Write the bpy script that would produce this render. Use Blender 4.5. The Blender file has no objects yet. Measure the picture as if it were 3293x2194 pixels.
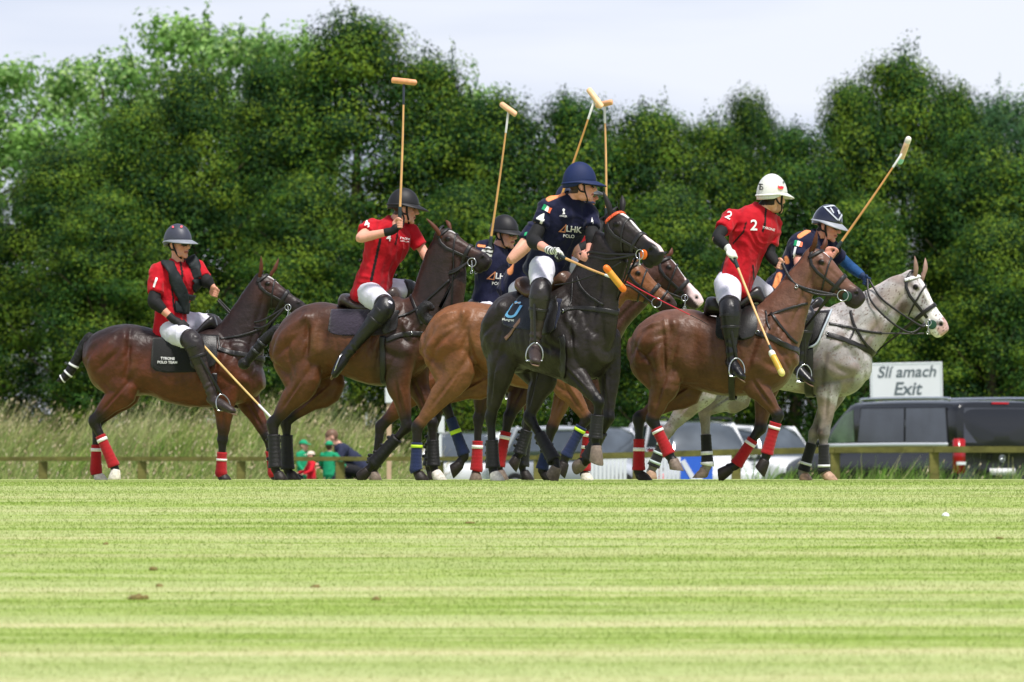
import bpy, bmesh, math, random
import numpy as np
from mathutils import Vector, Matrix, noise
from mathutils.bvhtree import BVHTree
random.seed(7)
RNG = np.random.default_rng(11)
R = math.radians
SC = bpy.context.scene
COL = SC.collection

# ------------------------------------------------------------------ camera, sky, sun, exposure
W, H, F = 3293.0, 2194.0, 23400.0          # photograph frame and focal length in its pixels
CX, HZ, ZC = W / 2, 1502.0, 0.12           # picture centre, horizon row, camera height over the pitch crest
cam_d = bpy.data.cameras.new("camera")
cam = bpy.data.objects.new("camera", cam_d)
COL.objects.link(cam)
cam_d.sensor_width = 36.0
cam_d.lens = 36.0 * F / W
cam_d.shift_y = (HZ - H / 2) / W
cam_d.clip_start, cam_d.clip_end = 0.5, 4000
cam.location = (0, 0, ZC)
cam.rotation_euler = (R(90), 0, 0)
cam_d.dof.use_dof = True
cam_d.dof.focus_distance = 59.5
cam_d.dof.aperture_fstop = 6.6
SC.camera = cam

SUN_EL, SUN_AZ = 64.0, 150.0               # sun elevation; azimuth in degrees clockwise from +Y (high, behind the camera to the right)
world = bpy.data.worlds.new("World")
SC.world = world
world.use_nodes = True
nt = world.node_tree
nt.nodes.clear()
N = nt.nodes.new
out = N("ShaderNodeOutputWorld"); bg = N("ShaderNodeBackground")
sky = N("ShaderNodeTexSky"); sky.sky_type = 'NISHITA'; sky.sun_disc = False
sky.sun_elevation = R(SUN_EL); sky.sun_rotation = R(SUN_AZ)
sky.air_density = 1.0; sky.dust_density = 2.0; sky.ozone_density = 1.0
tc = N("ShaderNodeTexCoord"); mp = N("ShaderNodeMapping"); mp.inputs['Scale'].default_value = (3, 3, 22)
cn = N("ShaderNodeTexNoise"); cn.inputs['Scale'].default_value = 1.6; cn.inputs['Detail'].default_value = 5
cr = N("ShaderNodeValToRGB")
cr.color_ramp.elements[0].position = 0.42; cr.color_ramp.elements[0].color = (9.4, 10.4, 12.8, 1)
cr.color_ramp.elements[1].position = 0.58; cr.color_ramp.elements[1].color = (12.2, 12.8, 14.2, 1)
mx = N("ShaderNodeMixRGB")                                          # cloud deck near the horizon thinning to blue overhead
sz = N("ShaderNodeSeparateXYZ"); el = N("ShaderNodeMapRange"); el.inputs[1].default_value = 0.10; el.inputs[2].default_value = 0.60
el.inputs[3].default_value = 0.96; el.inputs[4].default_value = 0.42
L = nt.links.new
L(tc.outputs['Generated'], mp.inputs[0]); L(mp.outputs[0], cn.inputs[0]); L(cn.outputs[0], cr.inputs[0])
L(tc.outputs['Generated'], sz.inputs[0]); L(sz.outputs['Z'], el.inputs[0]); L(el.outputs[0], mx.inputs[0]); L(sky.outputs[0], mx.inputs[1]); L(cr.outputs[0], mx.inputs[2]); L(mx.outputs[0], bg.inputs[0])
bg.inputs[1].default_value = 0.060
L(bg.outputs[0], out.inputs[0])

sun_d = bpy.data.lights.new("sun", 'SUN'); sun = bpy.data.objects.new("sun", sun_d); COL.objects.link(sun)
sun_d.energy = 3.9; sun_d.angle = R(9); sun_d.color = (1.0, 0.96, 0.9)
az = R(SUN_AZ)
sdir = Vector((math.sin(az) * math.cos(R(SUN_EL)), math.cos(az) * math.cos(R(SUN_EL)), math.sin(R(SUN_EL))))
sun.rotation_euler = sdir.to_track_quat('Z', 'Y').to_euler()
sun.location = (0, 40, 30)
vs = SC.view_settings
vs.view_transform = 'Standard'; vs.look = 'None'; vs.gamma = 1; vs.exposure = 0.32
SC.cycles.use_denoising = True
SC.cycles.max_bounces = 6

# ------------------------------------------------------------------ helpers
def tag(o, label=None, cat=None, group=None, kind=None):
    if label: o['label'] = label
    if cat: o['category'] = cat
    if group: o['group'] = group
    if kind: o['kind'] = kind
    return o

def empty(name, M, label, cat, group=None):
    o = bpy.data.objects.new(name, None); COL.objects.link(o)
    o.matrix_world = M; o.empty_display_size = 0.2
    return tag(o, label, cat, group)

def lin(*c):
    return tuple((x / 12.92 if x <= 0.04045 else ((x + 0.055) / 1.055) ** 2.4) for x in (v / 255 for v in c))

MATS = {}
def mat(name, col, rough=0.6, spec=0.4, metal=0.0, var=0.12, vscale=30.0, bump=0.0, bscale=60.0, attr=False,
        sheen=0.0, coat=0.0, stretch=None, detail=4.0, nrough=.5):
    """procedural Principled material: colour (or 'col' attribute) times noise, plus noise bump"""
    if name in MATS: return MATS[name]
    m = bpy.data.materials.new(name); m.use_nodes = True
    t = m.node_tree; b = t.nodes['Principled BSDF']; n = t.nodes.new; l = t.links.new
    b.inputs['Roughness'].default_value = rough; b.inputs['Metallic'].default_value = metal
    b.inputs['Specular IOR Level'].default_value = spec
    if sheen: b.inputs['Sheen Weight'].default_value = sheen
    if coat: b.inputs['Coat Weight'].default_value = coat
    tcn = n('ShaderNodeTexCoord'); mpn = n('ShaderNodeMapping'); l(tcn.outputs['Object'], mpn.inputs[0])
    if stretch: mpn.inputs['Scale'].default_value = stretch
    nz = n('ShaderNodeTexNoise'); nz.inputs['Scale'].default_value = vscale; nz.inputs['Detail'].default_value = detail; nz.inputs['Roughness'].default_value = nrough
    l(mpn.outputs[0], nz.inputs[0])
    mr = n('ShaderNodeMapRange'); mr.inputs[1].default_value = 0.25; mr.inputs[2].default_value = 0.75
    mr.inputs[3].default_value = 1 - var; mr.inputs[4].default_value = 1 + var
    l(nz.outputs[0], mr.inputs[0])
    vm = n('ShaderNodeVectorMath'); vm.operation = 'SCALE'
    if attr:
        at = n('ShaderNodeAttribute'); at.attribute_name = 'col'; l(at.outputs['Color'], vm.inputs[0])
    else:
        vm.inputs[0].default_value = col[:3]
    l(mr.outputs[0], vm.inputs['Scale']); l(vm.outputs[0], b.inputs['Base Color'])
    if bump:
        bz = n('ShaderNodeTexNoise'); bz.inputs['Scale'].default_value = bscale; bz.inputs['Detail'].default_value = 3
        l(mpn.outputs[0], bz.inputs[0])
        bp = n('ShaderNodeBump'); bp.inputs['Strength'].default_value = bump; bp.inputs['Distance'].default_value = 0.01
        l(bz.outputs[0], bp.inputs['Height']); l(bp.outputs[0], b.inputs['Normal'])
    MATS[name] = m
    return m

class MB:
    """collects closed shapes into one mesh"""
    def __init__(s): s.v = []; s.f = []
    def rings(s, rings, cap=True):
        n = len(rings[0]); o = len(s.v)
        for r in rings: s.v.extend([tuple(p) for p in r])
        for i in range(len(rings) - 1):
            a = o + i * n; b = a + n
            for j in range(n):
                k = (j + 1) % n
                s.f.append((a + j, a + k, b + k, b + j))
        if cap:
            s.f.append(tuple(range(o + n - 1, o - 1, -1)))
            e = o + (len(rings) - 1) * n
            s.f.append(tuple(range(e, e + n)))
        return s
    def ell(s, c, r, M=None, n=16, m=10):
        c = Vector(c); M = M or Matrix.Identity(3)
        rg = []
        for i in range(m + 1):
            th = math.pi * min(max(i / m, 0.02), 0.98)
            rg.append([c + M @ Vector((r[0] * math.sin(th) * math.cos(2 * math.pi * j / n), r[1] * math.sin(th) * math.sin(2 * math.pi * j / n), -r[2] * math.cos(th))) for j in range(n)])
        return s.rings(rg)
    def box(s, c, h, M=None):
        c = Vector(c); M = M or Matrix.Identity(3); o = len(s.v)
        for x, y, z in ((-1,-1,-1),(1,-1,-1),(1,1,-1),(-1,1,-1),(-1,-1,1),(1,-1,1),(1,1,1),(-1,1,1)):
            s.v.append(tuple(c + M @ Vector((x * h[0], y * h[1], z * h[2]))))
        for q in ((3,2,1,0),(4,5,6,7),(0,1,5,4),(1,2,6,5),(2,3,7,6),(3,0,4,7)):
            s.f.append(tuple(o + i for i in q))
        return s
    def tube(s, P, Rr, B=Vector((0, 1, 0)), n=14, sub=4, round_ends=True, flat=False):
        """tube through points P; Rr radius or (in-plane a, lateral b); B lateral axis"""
        P = [Vector(p) for p in P]
        RR = [(r, r) if not isinstance(r, (tuple, list)) else r for r in (Rr if isinstance(Rr, list) else [Rr] * len(P))]
        ctr, rad = crom(P, RR, sub)
        rg = []
        Bp = Vector(B).normalized()
        for i, c in enumerate(ctr):
            T = (ctr[min(i + 1, len(ctr) - 1)] - ctr[max(i - 1, 0)])
            T = T.normalized() if T.length > 1e-9 else Vector((0, 0, 1))
            Bt = Bp - T * Bp.dot(T)
            if Bt.length < 0.05:
                Bt = T.orthogonal()
            Bt.normalize(); Nn = Bt.cross(T)
            if B is None: Bp = Bt
            a, b = rad[i]
            rg.append((c, Nn * a, Bt * b, T))
        out_r = []
        def ring(c, Na, Bb, k=1.0):
            return [c + Na * (k * math.cos(2 * math.pi * j / n)) + Bb * (k * math.sin(2 * math.pi * j / n)) for j in range(n)]
        if round_ends:
            c, Na, Bb, T = rg[0]; r0 = min(Na.length, Bb.length)
            for k in (0.15, 0.5, 0.8): out_r.append(ring(c - T * r0 * math.sqrt(1 - k * k), Na, Bb, k))
        for c, Na, Bb, T in rg: out_r.append(ring(c, Na, Bb))
        if round_ends:
            c, Na, Bb, T = rg[-1]; r0 = min(Na.length, Bb.length)
            for k in (0.8, 0.5, 0.15): out_r.append(ring(c + T * r0 * math.sqrt(1 - k * k), Na, Bb, k))
        return s.rings(out_r)
    def loft(s, st, n=24, sub=4, ex=2.2, egg=0.0, ends=True, cap=.4):
        """stations (centre, up half vector, lateral half vector); superellipse rings; egg>0 narrows the bottom"""
        C = [Vector(a[0]) for a in st]; U = [Vector(a[1]) for a in st]; V = [Vector(a[2]) for a in st]
        m = len(C); rg = []
        def cr(A, i, t):
            p0, p1, p2, p3 = A[max(i - 1, 0)], A[i], A[min(i + 1, m - 1)], A[min(i + 2, m - 1)]
            return 0.5 * ((2 * p1) + (-p0 + p2) * t + (2 * p0 - 5 * p1 + 4 * p2 - p3) * t * t + (-p0 + 3 * p1 - 3 * p2 + p3) * t ** 3)
        seq = [(i, j / sub) for i in range(m - 1) for j in range(sub)] + [(m - 2, 1.0)]
        def ring(c, u, v, k=1.0):
            r = []
            for j in range(n):
                a = 2 * math.pi * j / n; ca, sa = math.cos(a), math.sin(a)
                x = math.copysign(abs(ca) ** (2 / ex), ca); y = math.copysign(abs(sa) ** (2 / ex), sa)
                w = 1 - egg * (1 - x) / 2
                r.append(c + u * x * k + v * y * w * k)
            return r
        cs = [(cr(C, i, t), cr(U, i, t), cr(V, i, t)) for i, t in seq]
        if ends:
            d = (cs[0][0] - cs[1][0]); d = d.normalized() * min(cs[0][1].length, cs[0][2].length) * cap
            for k in (0.2, 0.55, 0.85): rg.append(ring(cs[0][0] + d * math.sqrt(1 - k * k), cs[0][1], cs[0][2], k))
        for c, u, v in cs: rg.append(ring(c, u, v))
        if ends:
            d = (cs[-1][0] - cs[-2][0]); d = d.normalized() * min(cs[-1][1].length, cs[-1][2].length) * cap
            for k in (0.85, 0.55, 0.2): rg.append(ring(cs[-1][0] + d * math.sqrt(1 - k * k), cs[-1][1], cs[-1][2], k))
        return s.rings(rg)
    def mesh(s, name='m'):
        me = bpy.data.meshes.new(name); me.from_pydata(s.v, [], s.f); me.update(); return me
    def obj(s, name, m, parent=None, smooth=True, bevel=0.0, recalc=True):
        me = s.mesh(name)
        if recalc or bevel:
            bm = bmesh.new(); bm.from_mesh(me)
            if bevel:
                bmesh.ops.bevel(bm, geom=[e for e in bm.edges if len(e.link_faces) == 2 and e.calc_face_angle(0) > 0.7], offset=bevel, segments=2, affect='EDGES', clamp_overlap=True)
            bmesh.ops.recalc_face_normals(bm, faces=bm.faces[:]); bm.to_mesh(me); bm.free()
        return link(name, me, m, parent, smooth)

def link(name, me, m, parent=None, smooth=True):
    me.materials.clear()
    if m: me.materials.append(m)
    if smooth: me.polygons.foreach_set('use_smooth', [True] * len(me.polygons))
    o = bpy.data.objects.new(name, me); COL.objects.link(o)
    if parent: o.parent = parent
    return o

def crom(P, RR, sub):
    m = len(P); ctr, rad = [], []
    if m < 2: return P, RR
    for i in range(m - 1):
        for j in range(sub + (1 if i == m - 2 else 0)):
            t = j / sub
            p0, p1, p2, p3 = P[max(i - 1, 0)], P[i], P[min(i + 1, m - 1)], P[min(i + 2, m - 1)]
            ctr.append(0.5 * ((2 * p1) + (-p0 + p2) * t + (2 * p0 - 5 * p1 + 4 * p2 - p3) * t * t + (-p0 + 3 * p1 - 3 * p2 + p3) * t ** 3))
            rad.append((RR[i][0] * (1 - t) + RR[i + 1][0] * t, RR[i][1] * (1 - t) + RR[i + 1][1] * t))
    return ctr, rad

def remesh(mb, voxel, smooth=4, name='body'):
    """union of the collected closed shapes as one continuous skin"""
    me = mb.mesh(name)
    bm = bmesh.new(); bm.from_mesh(me)
    bmesh.ops.recalc_face_normals(bm, faces=bm.faces[:])
    bmesh.ops.triangulate(bm, faces=[f for f in bm.faces if len(f.verts) > 4]); bm.to_mesh(me); bm.free()
    o = bpy.data.objects.new('tmp', me); COL.objects.link(o)
    r = o.modifiers.new('r', 'REMESH'); r.mode = 'VOXEL'; r.voxel_size = voxel; r.use_smooth_shade = True
    if smooth:
        q = o.modifiers.new('s', 'SMOOTH'); q.factor = 0.5; q.iterations = smooth
    dg = bpy.context.evaluated_depsgraph_get(); dg.update()
    res = bpy.data.meshes.new_from_object(o.evaluated_get(dg)); res.name = name
    bpy.data.objects.remove(o); bpy.data.meshes.remove(me)
    return res

def verts(me):
    a = np.empty(len(me.vertices) * 3, np.float32); me.vertices.foreach_get('co', a); return a.reshape(-1, 3).astype(float)
def norms(me):
    a = np.empty(len(me.vertices) * 3, np.float32); me.vertices.foreach_get('normal', a); return a.reshape(-1, 3).astype(float)
def setv(me, v):
    me.vertices.foreach_set('co', v.astype(np.float32).ravel()); me.update()
def setcol(me, c):
    at = me.color_attributes.new('col', 'FLOAT_COLOR', 'POINT')
    c4 = np.ones((len(c), 4), np.float32); c4[:, :3] = c
    at.data.foreach_set('color', c4.ravel())
def bvh(me):
    return BVHTree.FromPolygons([v.co[:] for v in me.vertices], [p.vertices[:] for p in me.polygons])
def vnoise(v, scale, seed=0.0, st=(1, 1, 1)):
    return np.array([noise.noise(Vector((p[0] * st[0] * scale + seed, p[1] * st[1] * scale, p[2] * st[2] * scale))) for p in v])
def grid_mesh(rows, thick=0.0, nrm=None):
    """grid of points -> mesh; with thick a closed slab grown along -nrm"""
    n = len(rows); m = len(rows[0]); v = [tuple(p) for r in rows for p in r]; f = []
    for i in range(n - 1):
        for j in range(m - 1):
            f.append((i * m + j, i * m + j + 1, (i + 1) * m + j + 1, (i + 1) * m + j))
    if thick:
        k = n * m
        v += [tuple(Vector(p) - Vector(q) * thick) for r, s_ in zip(rows, nrm) for p, q in zip(r, s_)]
        f += [tuple(k + i for i in reversed(q)) for q in f[:]]
        edge = [i for i in range(m)] + [i * m + m - 1 for i in range(1, n)] + [(n - 1) * m + j for j in range(m - 2, -1, -1)] + [i * m for i in range(n - 2, 0, -1)]
        for a, b in zip(edge, edge[1:] + edge[:1]): f.append((b, a, k + a, k + b))
    mb = MB(); mb.v = v; mb.f = f
    return mb

def w2(px, py, Y):
    return Vector(((px - CX) / F * Y, Y, ZC - (py - HZ) / F * Y))

class Fr:
    """local frame of a thing: origin on the line of sight of px at depth D, x axis = heading (yaw about z)"""
    def __init__(s, px, D, yaw=0.0, z0=0.0):
        s.D, s.z0, s.yaw = D, z0, R(yaw); s.X = (px - CX) / F * D
        s.c, s.sn = math.cos(s.yaw), math.sin(s.yaw)
        s.M = Matrix.Translation((s.X, D, z0)) @ Matrix.Rotation(s.yaw, 4, 'Z'); s.I = s.M.inverted()
        s.cam = s.I @ Vector((0, 0, ZC))
    def p(s, px, py, t=0.0):
        k = (px - CX) / F
        q = (k * (s.D + t * s.c) - s.X + t * s.sn) / (s.c - k * s.sn)
        Y = s.D + q * s.sn + t * s.c
        return Vector((q, t, ZC - (py - HZ) / F * Y - s.z0))
    def loc(s, w): return s.I @ Vector(w)
    def plane(s, v):
        """pixels of local points moved to the t=0 plane"""
        X = s.X + v[:, 0] * s.c; Y = s.D + v[:, 0] * s.sn
        return CX + X / Y * F, HZ - (v[:, 2] + s.z0 - ZC) / Y * F
    def hit(s, b, px, py):
        d = (s.I.to_3x3() @ (w2(px, py, 1.0) - Vector((0, 0, ZC)))).normalized()
        h = b.ray_cast(s.cam, d)
        return (h[0], h[1]) if h[0] is not None else (None, None)
    def lat(s, b, px, py):
        """lateral hit of the near flank at this pixel"""
        t = -0.15
        for _ in range(3):
            q = s.p(px, py, t); h = b.ray_cast(Vector((q.x, -2, q.z)), Vector((0, 1, 0)))
            if h[0] is None: return None, None
            t = h[0].y
        return h[0], h[1]

def ribbon(pts, nr, w, th, closed=False):
    """leather strap: flat band of width w, thickness th, lying on points with normals nr"""
    mb = MB(); rg = []; n = len(pts)
    for i in range(n):
        a = pts[(i - 1) % n] if (closed or i > 0) else pts[0]; b = pts[(i + 1) % n] if (closed or i < n - 1) else pts[-1]
        T = (b - a)
        if T.length < 1e-9: T = Vector((1, 0, 0))
        T.normalize(); Nn = nr[i] - T * nr[i].dot(T)
        Nn = Nn.normalized() if Nn.length > 1e-6 else T.orthogonal().normalized()
        S = T.cross(Nn)
        c = pts[i] + Nn * th * 0.3
        rg.append([c + S * (w / 2 * x) + Nn * (th / 2 * y) for x, y in ((-1, -.6), (-1, .6), (-.6, 1), (.6, 1), (1, .6), (1, -.6), (.6, -1), (-.6, -1))])
    if closed: rg.append(rg[0]); mb.rings(rg, cap=False)
    else: mb.rings(rg)
    return mb
# ------------------------------------------------------------------ horses
def V3(*a): return Vector(a)

def smooth01(x): 
    x = np.clip(x, 0, 1); return x * x * (3 - 2 * x)

COATS = {}
def coat_mat(kind):
    if kind == 'grey': return mat('coat_grey', None, rough=0.5, spec=0.3, var=0.42, vscale=11, attr=True, bump=0.3, bscale=120, detail=9, nrough=.72)
    return mat('coat_' + kind, None, rough=0.46, spec=0.36 if kind != 'black' else .30, var=0.38, vscale=9, nrough=.72, attr=True, bump=0.55, bscale=32, detail=5)

LEG_R = {
 'h': [(.165, .10), (.140, .09), (.094, .064), (.053, .039), (.059, .043), (.040, .033), (.034, .029), (.042, .037), (.033, .030), (.045, .042)],
 'f': [(.12, .08), (.112, .075), (.080, .058), (.050, .042), (.054, .046), (.038, .034), (.032, .028), (.042, .037), (.032, .030), (.043, .040)]}

def leg_path(J, kind):
    """J: top, second joint, hock/knee, fetlock, coronet (local points) -> 10 control points"""
    a, b, k, f, c = J
    if kind == 'h':
        pts = [a, b, b.lerp(k, .45), b.lerp(k, .86), k, k.lerp(f, .2), k.lerp(f, .6), f, f.lerp(c, .55), c]
    else:
        pts = [a, b, b.lerp(k, .4), b.lerp(k, .85), k, k.lerp(f, .18), k.lerp(f, .6), f, f.lerp(c, .55), c]
    return pts

def make_horse(S):
    ox, oy, sc = S['C']
    def cv(u, v): return ox + u / sc, oy + v / sc
    fr = Fr(S['px'], S['D'], S['yaw'])
    root = empty('horse', fr.M, S['label'], 'horse', 'polo ponies galloping in the match')
    p = lambda u, v, t=0.0: fr.p(*cv(u, v), t)
    mb = MB()
    # trunk: top line, belly line, half width
    st = []
    for a, b, c, d, w in S['torso']:
        T, Bq = p(a, b), p(c, d)
        st.append(((T + Bq) / 2, (T - Bq) / 2, V3(0, w, 0)))
    mb.loft(st, n=32, sub=4, ex=2.25)
    # neck
    st = []
    for a, b, c, d, w in S['neck']:
        T, Bq = p(a, b), p(c, d)
        st.append(((T + Bq) / 2, (T - Bq) / 2, V3(0, w, 0)))
    mb.loft(st, n=24, sub=4, ex=2.0)
    # head: u along the front of the face, v depth towards the throat
    P, Mz = p(*S['P']), p(*S['M'])
    ax = (Mz - P); Lh = ax.length; ax.normalize(); dn = V3(ax.z, 0, -ax.x)
    if dn.x > 0 and ax.z < 0 and False: dn = -dn
    dn = V3(ax.z, 0, -ax.x)                      # perpendicular, pointing back and down
    if dn.z > 0: dn = -dn
    k = Lh / 0.57
    def hp(u, v, t=0.0): return P + ax * (u * Lh) + dn * (v * Lh) + V3(0, t, 0)
    prof = [(-.02, .03, .28, .064), (.07, .0, .39, .084), (.18, -.022, .50, .098), (.30, -.018, .555, .102), (.42, 0, .535, .090), (.54, .010, .445, .074),
            (.66, .010, .37, .063), (.77, .004, .315, .058), (.86, -.006, .300, .061), (.94, -.004, .300, .060), (1.03, .02, .265, .050)]
    st = [((hp(u, f) + hp(u, d)) / 2, (hp(u, f) - hp(u, d)) / 2, V3(0, w * k, 0)) for u, f, d, w in prof]
    mb.loft(st, n=24, sub=4, ex=2.1, egg=0.22)
    mo = S.get('mouth', 0.0)                      # opening of the mouth
    q = lambda u, v, t=0.0: hp(u, v, t * k)
    mb.tube([q(.55, .27), q(.70, .235 + mo * .3), q(.82, .235 + mo * .7), q(.90, .255 + mo), q(.95, .25 + mo)],
            [(.045 * k, .04 * k), (.033 * k, .034 * k), (.028 * k, .034 * k), (.032 * k, .036 * k), (.026 * k, .030 * k)])
    for sgn in (-1, 1):
        mb.ell(q(.34, .30, sgn * .052), (.085 * k, .028 * k, .085 * k))               # cheek
        mb.tube([q(.27, .17, sgn * .085), q(.42, .20, sgn * .072), q(.58, .19, sgn * .055)], [.018 * k, .014 * k, .008 * k])   # facial crest
        mb.ell(q(.235, .10, sgn * .088), (.034 * k, .018 * k, .024 * k))              # eye socket
        mb.ell(q(.90, .075, sgn * .042), (.034 * k, .020 * k, .040 * k))              # nostril wing
        mb.ell(q(.95, .12, sgn * .02), (.024 * k, .024 * k, .028 * k))                # lips
    # buttock, shoulder and chest masses
    lg = S['legs']
    JL = {}
    tt = {'nh': -1, 'fh': 1, 'nf': -1, 'ff': 1}
    lat = {'h': (.135, .165, .125, .125, .125), 'f': (.14, .155, .125, .12, .12)}
    for key in ('nh', 'fh', 'nf', 'ff'):
        kd = key[1]; J = []
        for i, a in enumerate(lg[key][:5]):
            t = tt[key] * lat[kd][i] * S.get('wide', 1.0)
            if len(a) > 2: t = a[2]
            J.append(p(a[0], a[1], t))
        s_ = lg[key][5]
        sole = p(s_[0], s_[1], s_[2] if len(s_) > 2 else J[4].y)
        pts = leg_path(J, kd)
        sc_ = S.get('legscale', 1.0)
        rr = [(a * sc_, b * sc_) for a, b in LEG_R[kd]]
        mb.tube(pts, rr, n=16, sub=4)
        if kd == 'h':
            hk = J[2]; up = (J[1] - hk).normalized(); cann = (J[3] - hk).normalized()
            back = (V3(-1, 0, 0) - up * V3(-1, 0, 0).dot(up)).normalized()
            mb.tube([hk + back * .018 - up * .01, hk + back * .034 + up * .045, hk + back * .028 + up * .10, hk + back * .012 + up * .2],
                    [.024, .021, .013, .010])                                       # point of hock and tendon
            but = p(S['torso'][0][0] + 26, (S['torso'][0][1] + S['torso'][0][3]) / 2, tt[key] * .085)
            mb.tube([but, but.lerp(J[1], .45) + V3(-.05, 0, -.02), J[1].lerp(J[2], .28) + back * .03], [(.085, .07), (.105, .075), (.05, .045)], n=14)
            mb.ell(J[0].lerp(J[1], .5) + V3(.01, 0, .02), (.17, .085, .20))            # thigh
            mb.ell(J[1] + V3(.01, tt[key] * .012, .0), (.085, .05, .085))             # stifle
            # gaskin muscle
            mb.ell(J[1].lerp(J[2], .3) - back * .012, (.055, .05, .11), Matrix.Rotation(math.atan2(up.x, up.z), 3, 'Y'))
        else:
            up = (J[1] - J[2]).normalized()
            sh = p(S['torso'][-1][0] - 46 * sc / 2, (S['torso'][-1][1] + S['torso'][-1][3]) / 2, tt[key] * .10)
            mb.tube([sh, J[0].lerp(sh, .25), J[0] + V3(-.02, tt[key] * .01, .17)], [(.10, .07), (.12, .075), (.09, .05)], n=14)   # shoulder
            mb.ell(J[1] + V3(-.035, tt[key] * .012, .075), (.10, .055, .10))         # triceps
            mb.ell(J[1].lerp(J[2], .28), (.062, .05, .12), Matrix.Rotation(math.atan2(up.x, up.z), 3, 'Y'))
        JL[key] = (J, sole, pts)
    # withers and croup crest
    if 'withers' in S:
        w = p(*S['withers']); mb.ell(w + V3(0, 0, -.05), (.16, .06, .07))
    me = remesh(mb, S.get('voxel', 0.0105), smooth=4, name='body')
    v = verts(me); n_ = norms(me)
    X, Z, Tt = v[:, 0], v[:, 2], np.abs(v[:, 1])
    def bump(c, rx, rz, ang, dep, tmin=0.03):
        """raise (+) or hollow (-) the flank around a point of the side plane"""
        ca, sa = math.cos(R(ang)), math.sin(R(ang))
        dx, dz = X - c.x, Z - c.z
        a = (dx * ca + dz * sa) / rx; b = (-dx * sa + dz * ca) / rz
        g = np.exp(-(a * a + b * b)) * smooth01((Tt - tmin) / .05)
        return n_ * (g * dep)[:, None]
    hipn, stf = JL['nh'][0][0], JL['nh'][0][1]
    d = np.zeros_like(v)
    trunk = [(p(a, b), p(c, e)) for a, b, c, e, w in S['torso']]
    top = lambda i, f: trunk[i][0].lerp(trunk[i][1], f)
    d += bump(top(3, .20), .035, .05, 20, .020)          # point of hip
    d += bump(top(4, .42), .07, .12, -10, -.022)         # flank hollow
    d += bump(top(2, .30), .12, .05, 35, .014)           # gluteal
    d += bump(top(2, .50), .14, .022, 40, -.011)         # hamstring groove
    d += bump(top(1, .42), .12, .020, 62, -.010)
    d += bump(top(3, .42), .03, .14, -28, -.010)         # front of thigh
    d += bump(top(8, .28), .035, .16, -25, .014)         # shoulder blade ridge
    d += bump(top(7, .45), .035, .18, -22, -.012)        # behind the shoulder
    d += bump(top(9, .45), .03, .13, 35, -.010)
    d += bump(top(8, .66), .10, .03, -30, -.010)         # triceps fold
    nk = [(p(a, b), p(c, e)) for a, b, c, e, w in S['neck']]
    for i in range(1, 4):
        d += bump(nk[i][0].lerp(nk[i][1], .74), .09, .018, math.degrees(math.atan2(nk[3][1].z - nk[1][1].z, nk[3][1].x - nk[1][1].x)), -.010)
    for i in range(5):                                    # ribs
        cc = top(5, .55) + V3(.075 * i, 0, 0)
        d += bump(cc, .016, .14, 8, -.0030)
    d += bump(top(3, .62), .020, .10, -18, -.012)         # between thigh and stifle
    d += bump(stf + V3(.055, 0, .06), .03, .09, -30, -.014)  # fold of the flank
    d += bump(top(2, .38), .05, .10, -40, .010); d += bump(top(1, .62), .05, .12, 8, .008)
    d += bump(top(9, .30), .03, .10, 25, .012); d += bump(top(9, .62), .05, .05, 0, .012)
    d += bump(top(10, .55), .025, .10, 0, -.008)
    for (a_, b_, w_, h_) in ((JL['nf'][0][1], JL['nf'][0][2], .012, .0055), (JL['ff'][0][1], JL['ff'][0][2], .012, .0055), (JL['nh'][0][1], JL['nh'][0][2], .013, .006), (JL['fh'][0][1], JL['fh'][0][2], .013, .006)):
        for f in (.25, .45):                               # tendons and muscle seams of the upper legs
            c_ = a_.lerp(b_, f); an_ = math.degrees(math.atan2((b_ - a_).z, (b_ - a_).x)); gs = (v[:, 1] * (1 if a_.y > 0 else -1) > 0)
            d += bump(c_, .11, w_, an_, -h_) * gs[:, None]
            d += bump(c_ + V3(.03, 0, 0), .10, w_, an_, h_) * gs[:, None]
    for i in range(6):                                     # creases where the neck meets the shoulder
        d += bump(nk[0][0].lerp(nk[0][1], .25 + .12 * i) + V3(.03, 0, .01 * i), .012, .05, -20, -.0045)
    mpx = fr.D / F / sc
    for (u_, v_, ru, rv, an_, dp) in S.get('bumps', []):
        d += bump(p(u_, v_), ru * mpx, rv * mpx, an_, dp * .7)
    # head hollows
    d += bump(hp(.20, .17), .020 * k, .030 * k, 0, -.008)
    ang_h = math.degrees(math.atan2(ax.z, ax.x))
    d += bump(hp(.52, .10), .09 * k, .016 * k, ang_h, -.006)
    d += bump(hp(.915, .085), .021 * k, .014 * k, ang_h + 55, -.018 * k)      # nostril
    if mo < .02: d += bump(hp(.90, .205), .045 * k, .004, ang_h + 6, -.006)
    else: d += bump(hp(.88, .205 + mo * .45), .05 * k, .006, ang_h - 8, -.01)
    nz = vnoise(v, 6.0, S['px'] * .01) * .007 + vnoise(v, 15.0, 3.1) * .0030
    v = v + d * 1.45 + n_ * nz[:, None]
    setv(me, v)
    # ---------------- coat colour
    co = S['coat']
    base = np.array(lin(*co['base'])); dark = np.array(lin(*co['dark'])); colr = np.tile(base, (len(v), 1))
    U_, V_ = fr.plane(v); U_ = (U_ - ox) * sc; V_ = (V_ - oy) * sc
    def mixc(m, c): nonlocal colr; m = np.clip(m, 0, 1)[:, None]; colr = colr * (1 - m) + np.array(c) * m
    n1 = vnoise(v, 2.6, 5.0); n2 = vnoise(v, 9.0, 1.0)
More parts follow.
